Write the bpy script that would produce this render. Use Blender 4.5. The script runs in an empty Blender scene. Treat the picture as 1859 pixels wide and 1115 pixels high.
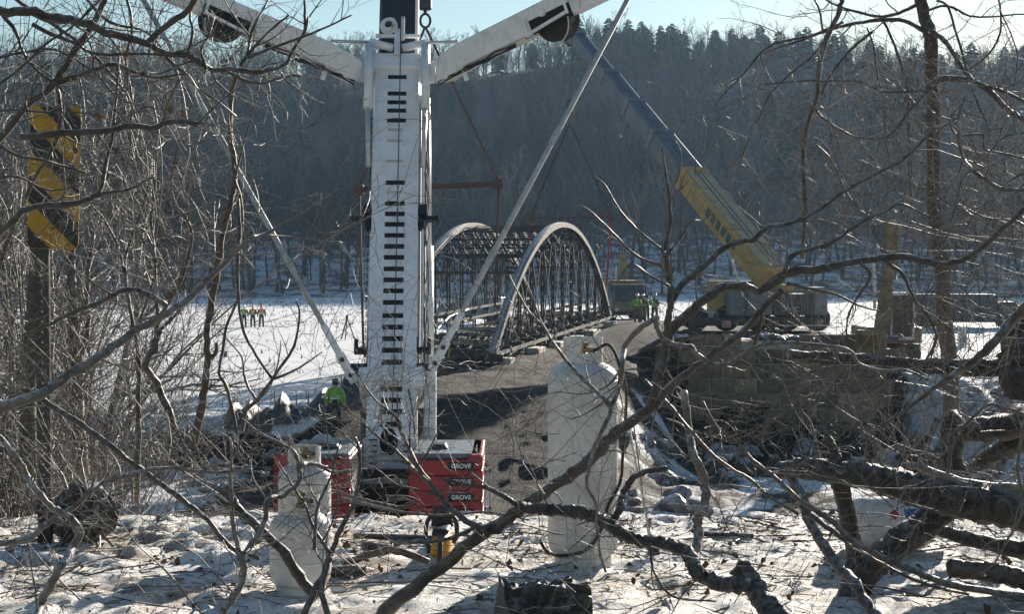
import bpy, bmesh, math, random
import numpy as np
from mathutils import Vector, Matrix
from math import radians, sin, cos, pi, atan2

sc = bpy.context.scene
COL = sc.collection
# ------------------------------------------------------------------ camera
F, CX, CY = 2582.0, 929.5, 557.5
TH = math.atan(77.5 / F)
CAMZ = 1.64
cam_d = bpy.data.cameras.new('camera')
cam_d.sensor_width = 36.0
cam_d.lens = 36.0 * F / 1859.0
cam_d.clip_start = 0.05
cam_d.clip_end = 4000
cam = bpy.data.objects.new('camera', cam_d)
COL.objects.link(cam)
cam.location = (0, 0, CAMZ)
cam.rotation_euler = (pi / 2 - TH, 0, 0)
sc.camera = cam
# ------------------------------------------------------------------ sky and sun
SUN_AZ, SUN_EL = radians(25), radians(16.2)
world = bpy.data.worlds.new('World')
sc.world = world
world.use_nodes = True
wn = world.node_tree
wn.nodes.clear()
sky = wn.nodes.new('ShaderNodeTexSky')
sky.sky_type = 'NISHITA'
sky.sun_disc = False
sky.sun_elevation = SUN_EL
sky.sun_rotation = SUN_AZ
sky.altitude = 300
sky.air_density = 1.5
sky.dust_density = 0.3
sky.ozone_density = 3.5
bg = wn.nodes.new('ShaderNodeBackground')
bg.inputs[1].default_value = 0.056
wo = wn.nodes.new('ShaderNodeOutputWorld')
wn.links.new(sky.outputs[0], bg.inputs[0])
wn.links.new(bg.outputs[0], wo.inputs[0])
sun_d = bpy.data.lights.new('sun', 'SUN')
sun_d.energy = 5.0
sun_d.angle = radians(0.5)
sun_d.color = (1.0, 0.905, 0.775)
sun = bpy.data.objects.new('sun', sun_d)
COL.objects.link(sun)
SUNV = Vector((sin(SUN_AZ) * cos(SUN_EL), cos(SUN_AZ) * cos(SUN_EL), sin(SUN_EL)))
sun.rotation_euler = (-SUNV).to_track_quat('-Z', 'Y').to_euler()
sun.location = (60, 100, 120)
sc.view_settings.view_transform = 'Standard'
sc.view_settings.look = 'None'
sc.view_settings.gamma = 1
sc.view_settings.use_curve_mapping = False
sc.view_settings.exposure = 1.15
sc.cycles.use_denoising = True
sc.cycles.max_bounces = 6
sc.cycles.diffuse_bounces = 2
sc.cycles.glossy_bounces = 2
sc.cycles.transmission_bounces = 4
sc.cycles.transparent_max_bounces = 6
sc.cycles.volume_bounces = 0
sc.cycles.caustics_reflective = False
sc.cycles.caustics_refractive = False

# ------------------------------------------------------------------ helpers
def ray(px, py):
    a, b = (px - CX) / F, -(py - CY) / F
    return Vector((a, cos(TH) + b * sin(TH), -sin(TH) + b * cos(TH)))
def P(px, py, D):
    "the point at depth D (metres along y) that lies on the line of sight of a photo pixel"
    r = ray(px, py)
    return Vector((0, 0, CAMZ)) + r * (D / r.y)
def px2m(n, D):
    return n * D / F
def Gz(px, py, z):
    r = ray(px, py)
    return Vector((0, 0, CAMZ)) + r * ((z - CAMZ) / r.z)

OFF = {}
def base_of(o):
    return OFF.get(o.name, Vector((0, 0, 0)))
def thing(name, label, cat, loc=(0, 0, 0), group=None):
    o = bpy.data.objects.new(name, None)
    COL.objects.link(o)
    o.location = loc
    o.empty_display_size = 0.2
    OFF[o.name] = Vector(loc)
    o['label'] = label
    o['category'] = cat
    if group: o['group'] = group
    return o
def tag(o, label=None, cat=None, group=None, kind=None):
    if label: o['label'] = label
    if cat: o['category'] = cat
    if group: o['group'] = group
    if kind: o['kind'] = kind
    return o

class MB:
    "collects shapes in world coordinates, links them as one mesh object"
    def __init__(self):
        self.v, self.f, self.n = [], [], 0
        self.mi = []
        self.cur = 0
    def add(self, verts, faces):
        b = self.n
        verts = np.asarray(verts, dtype=float).reshape(-1, 3)
        self.v.append(verts)
        self.f.extend([tuple(i + b for i in f) for f in faces])
        self.mi.extend([self.cur] * len(faces))
        self.n += len(verts)
    def box(self, a, b, M=None):
        x0, y0, z0 = a; x1, y1, z1 = b
        vs = [(x0,y0,z0),(x1,y0,z0),(x1,y1,z0),(x0,y1,z0),(x0,y0,z1),(x1,y0,z1),(x1,y1,z1),(x0,y1,z1)]
        if M is not None: vs = [tuple(M @ Vector(v)) for v in vs]
        self.add(vs, [(0,3,2,1),(4,5,6,7),(0,1,5,4),(1,2,6,5),(2,3,7,6),(3,0,4,7)])
    def bar(self, p0, p1, w, h=None, up=(0, 0, 1)):
        "rectangular bar between two points"
        p0, p1 = Vector(p0), Vector(p1)
        h = h or w
        d = (p1 - p0); L = d.length
        if L < 1e-6: return
        d.normalize()
        s = d.cross(Vector(up))
        if s.length < 1e-4: s = d.cross(Vector((1, 0, 0)))
        s.normalize()
        t = s.cross(d)
        vs = []
        for p in (p0, p1):
            for a, b in ((-1,-1),(1,-1),(1,1),(-1,1)):
                vs.append(tuple(p + s * (a * w / 2) + t * (b * h / 2)))
        self.add(vs, [(0,1,2,3),(7,6,5,4),(0,4,5,1),(1,5,6,2),(2,6,7,3),(3,7,4,0)])
    def tube(self, pts, radii, n=6, caps=True, ell=None, rough=0.0, seed=0):
        pts = np.asarray([tuple(p) for p in pts], dtype=float)
        k = len(pts)
        if np.isscalar(radii): radii = np.full(k, radii)
        radii = np.asarray(radii, dtype=float)
        t = np.empty_like(pts)
        t[1:-1] = pts[2:] - pts[:-2]
        t[0] = pts[1] - pts[0]; t[-1] = pts[-1] - pts[-2]
        t /= (np.linalg.norm(t, axis=1)[:, None] + 1e-12)
        m = t.mean(axis=0)
        ref = np.eye(3)[int(np.argmin(np.abs(m)))]
        s = np.cross(t, ref)
        s /= (np.linalg.norm(s, axis=1)[:, None] + 1e-12)
        u = np.cross(s, t)
        ang = np.arange(n) * (2 * pi / n)
        ca, sa = np.cos(ang), np.sin(ang)
        if ell: sa = sa * ell
        RR = np.repeat(radii[:, None], n, axis=1)
        if rough:
            jj, ii = np.meshgrid(np.arange(n), np.arange(k))
            RR = RR * (1 + rough * 2 * (vnoise(jj * 0.83, ii * 0.22, seed) - .5) + rough * 1.2 * (vnoise(jj * 0.4 + 9, ii * 0.9, seed + 5) - .5) + rough * (_h(jj, ii // 5, seed) - .5))
        rings = pts[:, None, :] + RR[:, :, None] * (s[:, None, :] * ca[None, :, None] + u[:, None, :] * sa[None, :, None])
        base = self.n
        self.v.append(rings.reshape(-1, 3))
        i = np.arange(k - 1)[:, None] * n
        j = np.arange(n)[None, :]
        j2 = (j + 1) % n
        q = np.stack([i + j, i + n + j, i + n + j2, i + j2], axis=-1).reshape(-1, 4) + base
        self.f.extend(map(tuple, q.tolist()))
        nf = len(q)
        if caps:
            self.f.append(tuple(range(base, base + n)))
            self.f.append(tuple(range(base + (k - 1) * n + n - 1, base + (k - 1) * n - 1, -1)))
            nf += 2
        self.mi.extend([self.cur] * nf)
        self.n += k * n
    def cyl(self, p0, p1, r0, r1=None, n=12):
        self.tube([p0, p1], [r0, r1 if r1 is not None else r0], n)
    def lathe(self, prof, M, n=24):
        "profile [(r, z)] turned about the local z axis of M"
        vs, fs = [], []
        k = len(prof)
        for r, z in prof:
            for j in range(n):
                a = 2 * pi * j / n
                vs.append(tuple(M @ Vector((r * cos(a), r * sin(a), z))))
        for i in range(k - 1):
            for j in range(n):
                j2 = (j + 1) % n
                fs.append((i*n+j, i*n+j2, (i+1)*n+j2, (i+1)*n+j))
        fs.append(tuple(reversed(range(n))))
        fs.append(tuple(range((k-1)*n, k*n)))
        self.add(vs, fs)
    def prism(self, poly, y0, y1, M=None):
        "polygon in local x-z, extruded along local y"
        k = len(poly)
        vs = [(x, y0, z) for x, z in poly] + [(x, y1, z) for x, z in poly]
        if M is not None: vs = [tuple(M @ Vector(v)) for v in vs]
        fs = [tuple(range(k)), tuple(reversed(range(k, 2*k)))]
        for i in range(k):
            j = (i + 1) % k
            fs.append((i, i + k, j + k, j))
        self.add(vs, fs)
    def loft(self, rings, caps=True):
        k, n = len(rings), len(rings[0])
        vs = [tuple(p) for r in rings for p in r]
        fs = []
        for i in range(k - 1):
            for j in range(n):
                j2 = (j + 1) % n
                fs.append((i*n+j, i*n+j2, (i+1)*n+j2, (i+1)*n+j))
        if caps:
            fs.append(tuple(reversed(range(n)))); fs.append(tuple(range((k-1)*n, k*n)))
        self.add(vs, fs)
    def build(self, name, mat, parent=None, smooth=False, bevel=0, seg=1, fix=True):
        me = bpy.data.meshes.new(name)
        v = np.concatenate(self.v) if self.v else np.zeros((0, 3))
        if parent is not None: v = v - np.array(base_of(parent))
        me.from_pydata(v.tolist(), [], self.f)
        mats = mat if isinstance(mat, (list, tuple)) else [mat]
        for m in mats: me.materials.append(m)
        if len(mats) > 1: me.polygons.foreach_set('material_index', self.mi)
        if smooth: me.polygons.foreach_set('use_smooth', [True] * len(me.polygons))
        if fix and len(self.f) < 20000:
            bm = bmesh.new(); bm.from_mesh(me)
            bmesh.ops.recalc_face_normals(bm, faces=bm.faces)
            bm.to_mesh(me); bm.free()
        me.update()
        o = bpy.data.objects.new(name, me)
        COL.objects.link(o)
        if parent is not None:
            o.parent = parent
            OFF[o.name] = base_of(parent)
        if bevel:
            b = o.modifiers.new('bevel', 'BEVEL'); b.width = bevel; b.segments = seg; b.limit_method = 'ANGLE'
        return o

def mesh_box(name, mat, a, b, parent=None, M=None, bevel=0):
    m = MB(); m.box(a, b, M)
    return m.build(name, mat, parent, bevel=bevel)

def copy_tree(root, loc=None, rz=None, scale=None, label=None, group=None):
    kids = {}
    for o in bpy.data.objects:
        if o.parent: kids.setdefault(o.parent.name, []).append(o)
    def cp(o, par):
        c = o.copy(); COL.objects.link(c)
        if par is not None: c.parent = par
        for ch in kids.get(o.name, []): cp(ch, c)
        return c
    r = cp(root, None)
    if loc is not None: r.location = loc
    if rz is not None: r.rotation_euler = (0, 0, rz)
    if scale is not None: r.scale = (scale,) * 3 if np.isscalar(scale) else scale
    if label: r['label'] = label
    if group: r['group'] = group
    return r

# numpy value noise
def _h(ix, iy, seed):
    n = (ix.astype(np.int64) * 374761393 + iy.astype(np.int64) * 668265263 + seed * 1274126177) & 0x7fffffff
    n = (n ^ (n >> 13)) * 1274126177 & 0x7fffffff
    return ((n ^ (n >> 16)) & 0xffff) / 65535.0
def vnoise(x, y, seed=0):
    ix, iy = np.floor(x), np.floor(y)
    fx, fy = x - ix, y - iy
    fx = fx * fx * fx * (fx * (fx * 6 - 15) + 10); fy = fy * fy * fy * (fy * (fy * 6 - 15) + 10)
    a, b = _h(ix, iy, seed), _h(ix + 1, iy, seed)
    c, d = _h(ix, iy + 1, seed), _h(ix + 1, iy + 1, seed)
    return (a * (1 - fx) + b * fx) * (1 - fy) + (c * (1 - fx) + d * fx) * fy * 1.0
def fbm(x, y, oct=4, seed=0):
    s, a, t = 0, 1.0, 0
    for o in range(oct):
        s = s + a * (vnoise(x * 2**o + 17 * o, y * 2**o - 9 * o, seed + o) - 0.5) * 2
        t += a; a *= 0.5
    return s / t
def sstep(a, b, x):
    t = np.clip((x - a) / (b - a), 0, 1)
    return t * t * (3 - 2 * t)

# ------------------------------------------------------------------ materials
def new_mat(name):
    m = bpy.data.materials.new(name); m.use_nodes = True
    nt = m.node_tree
    return m, nt, nt.nodes['Principled BSDF']
def N(nt, t, **kw):
    n = nt.nodes.new(t)
    for k, v in kw.items(): setattr(n, k, v)
    return n
def noise_node(nt, scale, detail=4, rough=0.6, coord='Object', vec_scale=None):
    tc = N(nt, 'ShaderNodeTexCoord')
    nz = N(nt, 'ShaderNodeTexNoise')
    nz.inputs['Scale'].default_value = scale
    nz.inputs['Detail'].default_value = detail
    nz.inputs['Roughness'].default_value = rough
    src = tc.outputs[coord]
    if vec_scale:
        mp = N(nt, 'ShaderNodeMapping'); mp.inputs['Scale'].default_value = vec_scale
        nt.links.new(src, mp.inputs[0]); src = mp.outputs[0]
    nt.links.new(src, nz.inputs['Vector'])
    return nz
def ramp(nt, src, stops):
    r = N(nt, 'ShaderNodeValToRGB')
    while len(r.color_ramp.elements) < len(stops): r.color_ramp.elements.new(0.5)
    for e, (p, c) in zip(r.color_ramp.elements, stops):
        e.position = p; e.color = (*c, 1) if len(c) == 3 else c
    nt.links.new(src, r.inputs[0])
    return r
def mixc(nt, fac, a, b, mode='MIX'):
    m = N(nt, 'ShaderNodeMix', data_type='RGBA', blend_type=mode)
    for s, v in ((0, fac), (6, a), (7, b)):
        if hasattr(v, 'is_linked') or hasattr(v, 'links'): nt.links.new(v, m.inputs[s])
        else: m.inputs[s].default_value = v if s == 0 else (*v, 1)
    return m.outputs[2]
def bump(nt, bsdf, src, strength=0.4, dist=0.01):
    b = N(nt, 'ShaderNodeBump')
    b.inputs['Strength'].default_value = strength
    b.inputs['Distance'].default_value = dist
    nt.links.new(src, b.inputs['Height'])
    nt.links.new(b.outputs[0], bsdf.inputs['Normal'])
def simple(name, c0, c1=None, scale=8, rough=0.6, metal=0.0, bstr=0.0, bdist=0.005, lo=0.35, hi=0.65, vec_scale=None, rnd=0.0, spec=None, coord='Object'):
    m, nt, b = new_mat(name)
    b.inputs['Roughness'].default_value = rough
    b.inputs['Metallic'].default_value = metal
    if spec is not None: b.inputs['Specular IOR Level'].default_value = spec
    c1 = c1 or tuple(v * 0.6 for v in c0)
    nz = noise_node(nt, scale, 5, 0.65, vec_scale=vec_scale, coord=coord)
    r = ramp(nt, nz.outputs[0], [(lo, c1), (hi, c0)])
    out = r.outputs[0]
    if rnd:
        oi = N(nt, 'ShaderNodeObjectInfo')
        mr = N(nt, 'ShaderNodeMapRange')
        mr.inputs[3].default_value = 1 - rnd; mr.inputs[4].default_value = 1 + rnd
        nt.links.new(oi.outputs['Random'], mr.inputs[0])
        hs = N(nt, 'ShaderNodeHueSaturation')
        nt.links.new(mr.outputs[0], hs.inputs['Value']); nt.links.new(out, hs.inputs['Color'])
        out = hs.outputs[0]
    nt.links.new(out, b.inputs['Base Color'])
    if bstr: bump(nt, b, nz.outputs[0], bstr, bdist)
    return m
def bark(name, c0, c1, frost=0.0, scale=30, bdist=0.006, rough=0.55):
    "streaky bark; faces that look up get frost and painted rim light"
    m, nt, b = new_mat(name)
    b.inputs['Roughness'].default_value = rough
    b.inputs['Specular IOR Level'].default_value = 0.5
    b.inputs['Sheen Weight'].default_value = 0.25
    b.inputs['Sheen Roughness'].default_value = 0.4
    nz = noise_node(nt, scale, 5, 0.7)
    n2 = noise_node(nt, scale * 0.18, 3, 0.6)
    r = ramp(nt, nz.outputs[0], [(0.32, c1), (0.68, c0)])
    r2 = ramp(nt, n2.outputs[0], [(0.35, (0.62, 0.62, 0.64)), (0.65, (1.2, 1.17, 1.12))])
    col = mixc(nt, 1.0, r.outputs[0], r2.outputs[0], 'MULTIPLY')
    if frost:  # upward faces paler: frost, plus rim light put into the colour
        g = N(nt, 'ShaderNodeNewGeometry')
        sp = N(nt, 'ShaderNodeSeparateXYZ'); nt.links.new(g.outputs['Normal'], sp.inputs[0])
        mr = N(nt, 'ShaderNodeMapRange'); mr.inputs[1].default_value = 0.1; mr.inputs[2].default_value = 0.9
        nt.links.new(sp.outputs[2], mr.inputs[0])
        mu = N(nt, 'ShaderNodeMath', operation='MULTIPLY')
        r3 = ramp(nt, nz.outputs[0], [(0.42, (0, 0, 0)), (0.6, (1, 1, 1))])
        nt.links.new(mr.outputs[0], mu.inputs[0]); nt.links.new(r3.outputs[0], mu.inputs[1])
        m2 = N(nt, 'ShaderNodeMath', operation='MULTIPLY'); m2.inputs[1].default_value = frost
        nt.links.new(mu.outputs[0], m2.inputs[0])
        col = mixc(nt, m2.outputs[0], col, (0.62, 0.63, 0.66))
    nt.links.new(col, b.inputs['Base Color'])
    bump(nt, b, nz.outputs[0], 0.7, bdist)
    return m

MT = {}
MT['bark'] = bark('grey_bark', (0.105, 0.086, 0.070), (0.035, 0.028, 0.023), 0.35)
MT['bark_dark'] = bark('dark_bark', (0.065, 0.052, 0.041), (0.018, 0.015, 0.012), 0.25, 26, 0.025)
MT['bark_brown'] = bark('brown_bark', (0.125, 0.085, 0.054), (0.05, 0.034, 0.023), 0.2)
MT['bark_pale'] = bark('pale_weathered_bark', (0.19, 0.165, 0.14), (0.075, 0.063, 0.053), 0.5)
MT['frosted'] = bark('frosted_bark', (0.20, 0.178, 0.152), (0.06, 0.051, 0.043), 0.8, 30)
MT['twig'] = bark('twig_bark', (0.135, 0.112, 0.09), (0.05, 0.04, 0.032), 0.5, 40)
MT['twig_brown'] = bark('brown_twig_bark', (0.14, 0.105, 0.078), (0.055, 0.04, 0.03), 0.3, 30)
MT['far_bark'] = simple('far_bark', (0.07, 0.06, 0.054), (0.03, 0.026, 0.023), 2.0, 0.9, rnd=0.3)
def wood_twig():
    "twig colour drifts over tens of metres, as stands of different trees do"
    m, nt, b = new_mat('far_twig_bark')
    b.inputs['Roughness'].default_value = 0.9
    g = N(nt, 'ShaderNodeNewGeometry')
    nz = N(nt, 'ShaderNodeTexNoise'); nz.inputs['Scale'].default_value = 0.028; nz.inputs['Detail'].default_value = 3
    mp = N(nt, 'ShaderNodeMapping'); mp.inputs['Scale'].default_value = (1, .7, 1.8)
    nt.links.new(g.outputs['Position'], mp.inputs[0]); nt.links.new(mp.outputs[0], nz.inputs['Vector'])
    oi = N(nt, 'ShaderNodeObjectInfo')
    ad = N(nt, 'ShaderNodeMath', operation='MULTIPLY_ADD'); ad.inputs[1].default_value = 0.34; 
    sb = N(nt, 'ShaderNodeMath', operation='SUBTRACT'); sb.inputs[1].default_value = 0.5
    nt.links.new(oi.outputs['Random'], sb.inputs[0]); nt.links.new(sb.outputs[0], ad.inputs[0]); nt.links.new(nz.outputs[0], ad.inputs[2])
    r = ramp(nt, ad.outputs[0], [(0.32, (0.016, 0.017, 0.021)), (0.48, (0.036, 0.033, 0.034)), (0.58, (0.10, 0.083, 0.072)), (0.76, (0.20, 0.165, 0.135))])
    nt.links.new(r.outputs[0], b.inputs['Base Color'])
    return m
MT['far_twig'] = wood_twig()
OLD_ = simple('far_twig_bark', (0.075, 0.063, 0.057), (0.026, 0.023, 0.022), 0.8, 0.9, rnd=0.6)
MT['needle'] = simple('dark_needles', (0.035, 0.05, 0.03), (0.012, 0.02, 0.012), 1.5, 0.8, rnd=0.3)
MT['cutwood'] = simple('cut_wood', (0.55, 0.40, 0.24), (0.35, 0.23, 0.12), 20, 0.8, bstr=0.3)
MT['leaf'] = simple('dead_leaf', (0.20, 0.095, 0.045), (0.09, 0.048, 0.026), 20, 0.8, rnd=0.4)
def worn_white(name, clean, dull, dirt, rough, amt, zs):
    m, nt, b = new_mat(name)
    b.inputs['Roughness'].default_value = rough
    n1 = noise_node(nt, 3.0, 5, 0.65); n2 = noise_node(nt, 5.0, 6, 0.75, vec_scale=(1.6, 1.6, zs)); n3 = noise_node(nt, 38, 3, 0.6)
    r1 = ramp(nt, n1.outputs[0], [(0.3, dull), (0.55, clean)])
    r2 = ramp(nt, n2.outputs[0], [(0.56, (0, 0, 0)), (0.76, (amt, amt, amt))])
    c = mixc(nt, r2.outputs[0], r1.outputs[0], dirt)
    r3 = ramp(nt, n3.outputs[0], [(0.66, (0, 0, 0)), (0.74, (0.7, 0.7, 0.7))])
    c = mixc(nt, r3.outputs[0], c, dirt)
    nt.links.new(c, b.inputs['Base Color'])
    return m
MT['white_paint'] = worn_white('white_crane_paint', (0.78, 0.79, 0.81), (0.64, 0.64, 0.64), (0.22, 0.20, 0.175), 0.38, 0.6, 0.25)
MT['faded'] = simple('faded_marking', (0.56, 0.54, 0.46), (0.42, 0.40, 0.33), 9, 0.5)
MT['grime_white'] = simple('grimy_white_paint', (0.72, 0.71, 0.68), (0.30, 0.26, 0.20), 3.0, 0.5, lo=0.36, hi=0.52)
MT['tank_white'] = worn_white('chalky_white_tank_paint', (0.62, 0.61, 0.595), (0.45, 0.43, 0.40), (0.22, 0.15, 0.10), 0.42, 0.6, 0.2)
MT['black_paint'] = simple('black_paint', (0.022, 0.024, 0.03), (0.012, 0.012, 0.014), 4, 0.35)
MT['boom_black'] = simple('blue_black_boom_paint', (0.028, 0.032, 0.042), (0.016, 0.018, 0.024), 1.5, 0.42)
MT['dark_slot'] = simple('slot_shade', (0.012, 0.012, 0.013), None, 4, 0.8)
MT['red_paint'] = simple('red_paint', (0.40, 0.030, 0.036), (0.26, 0.022, 0.027), 5, 0.5)
MT['red_rig'] = simple('rusty_red_rigging', (0.13, 0.045, 0.035), (0.06, 0.028, 0.024), 6, 0.6)
MT['red_strap'] = simple('red_strap', (0.42, 0.035, 0.035), (0.25, 0.025, 0.025), 6, 0.7)
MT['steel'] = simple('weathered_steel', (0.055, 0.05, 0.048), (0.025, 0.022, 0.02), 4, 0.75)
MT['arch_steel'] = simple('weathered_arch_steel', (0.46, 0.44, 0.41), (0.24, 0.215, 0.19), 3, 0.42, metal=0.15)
MT['grey_metal'] = simple('grey_metal', (0.46, 0.47, 0.48), (0.30, 0.30, 0.30), 6, 0.6, metal=0.1)
MT['bright_metal'] = simple('bright_rod', (0.6, 0.61, 0.62), (0.45, 0.45, 0.45), 6, 0.4, metal=0.3)
MT['yellow'] = simple('faded_yellow_paint', (0.42, 0.28, 0.075), (0.27, 0.18, 0.06), 2.5, 0.45)
MT['boom_top'] = simple('beige_boom_top', (0.46, 0.36, 0.20), (0.28, 0.23, 0.14), 2, 0.5)  # beige, paler than the yellow boom sides
MT['boom_grey'] = simple('slate_boom_paint', (0.11, 0.135, 0.175), (0.065, 0.08, 0.105), 1.2, 0.4)
MT['slate'] = simple('slate_grey_paint', (0.16, 0.185, 0.21), (0.10, 0.115, 0.13), 2, 0.5)
MT['dusty_yellow'] = simple('dusty_yellow_paint', (0.24, 0.17, 0.065), (0.13, 0.095, 0.05), 3, 0.55)
MT['green'] = simple('dark_green_lettering', (0.04, 0.10, 0.06), None, 4, 0.6)
MT['brown_panel'] = simple('brown_machine_panel', (0.085, 0.07, 0.06), (0.04, 0.033, 0.03), 3, 0.6)
MT['rubber'] = simple('black_rubber', (0.02, 0.02, 0.02), (0.03, 0.028, 0.026), 6, 0.75)
MT['glass'] = simple('dark_window_glass', (0.03, 0.04, 0.045), (0.02, 0.025, 0.03), 2, 0.08)
MT['hivis_green'] = simple('hi_vis_green', (0.24, 0.50, 0.07), (0.13, 0.30, 0.04), 8, 0.8)
MT['hivis_yellow'] = simple('hi_vis_yellow', (0.62, 0.45, 0.05), (0.4, 0.3, 0.04), 8, 0.8)
MT['hivis_orange'] = simple('hi_vis_orange', (0.70, 0.26, 0.06), (0.5, 0.2, 0.05), 8, 0.8)
MT['khaki'] = simple('khaki_cloth', (0.20, 0.17, 0.08), (0.12, 0.10, 0.05), 8, 0.85)
MT['navy'] = simple('navy_cloth', (0.03, 0.035, 0.055), (0.02, 0.022, 0.03), 8, 0.9)
MT['skin'] = simple('skin', (0.45, 0.26, 0.19), (0.36, 0.2, 0.14), 8, 0.6)
MT['hat_white'] = simple('white_hard_hat', (0.8, 0.8, 0.8), None, 3, 0.3)
MT['hat_red'] = simple('red_hard_hat', (0.75, 0.04, 0.05), None, 3, 0.3)
MT['tarp'] = simple('black_tarp', (0.055, 0.055, 0.055), (0.028, 0.028, 0.03), 8, 0.55)
MT['rock'] = bark('snow_dusted_rock', (0.12, 0.10, 0.085), (0.04, 0.035, 0.03), 0.9, 3.0, 0.08)
MT['blocking'] = simple('pale_timber_blocking', (0.55, 0.51, 0.44), (0.3, 0.27, 0.22), 3, 0.8)
MT['saw_yellow'] = simple('orange_yellow_plastic', (0.62, 0.33, 0.015), (0.5, 0.25, 0.012), 10, 0.4)
MT['saw_black'] = simple('black_plastic', (0.025, 0.025, 0.027), (0.015, 0.015, 0.016), 10, 0.45)
MT['blue'] = simple('blue_label', (0.02, 0.10, 0.38), None, 5, 0.5)
MT['brass'] = simple('brass', (0.22, 0.17, 0.09), (0.12, 0.09, 0.05), 10, 0.5, metal=0.6)
MT['sign_yellow'] = simple('reflective_yellow_sheeting', (0.46, 0.25, 0.01), (0.36, 0.19, 0.01), 6, 0.5)
MT['sign_black'] = simple('black_sheeting', (0.018, 0.018, 0.02), None, 5, 0.5)
MT['char'] = bark('charred_bark', (0.05, 0.042, 0.036), (0.012, 0.011, 0.010), 0.25, 22, 0.03)
MT['bluetruck'] = simple('dark_blue_paint', (0.02, 0.035, 0.07), None, 2, 0.3)
MT['whitetruck'] = simple('white_truck_paint', (0.7, 0.7, 0.7), None, 2, 0.3)
MT['olive'] = simple('dusty_olive_paint', (0.20, 0.17, 0.08), (0.12, 0.10, 0.06), 2, 0.6)
def stone_mat():
    m, nt, b = new_mat('abutment_stone')
    b.inputs['Roughness'].default_value = 0.95
    oi = N(nt, 'ShaderNodeObjectInfo')
    nz = noise_node(nt, 3.0, 6, 0.7)
    r0 = ramp(nt, oi.outputs['Random'], [(0.0, (0.085, 0.06, 0.043)), (0.35, (0.23, 0.17, 0.10)), (0.6, (0.15, 0.115, 0.075)), (1.0, (0.30, 0.225, 0.14))])
    r1 = ramp(nt, nz.outputs[0], [(0.3, (0.5, 0.5, 0.5)), (0.7, (1.25, 1.22, 1.15))])
    nt.links.new(mixc(nt, 1.0, r0.outputs[0], r1.outputs[0], 'MULTIPLY'), b.inputs['Base Color'])
    bump(nt, b, nz.outputs[0], 0.8, 0.04)
    return m
MT['stone'] = stone_mat()
MT['mortar'] = simple('pale_mortar', (0.38, 0.35, 0.30), (0.25, 0.23, 0.20), 5, 0.95)
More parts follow.
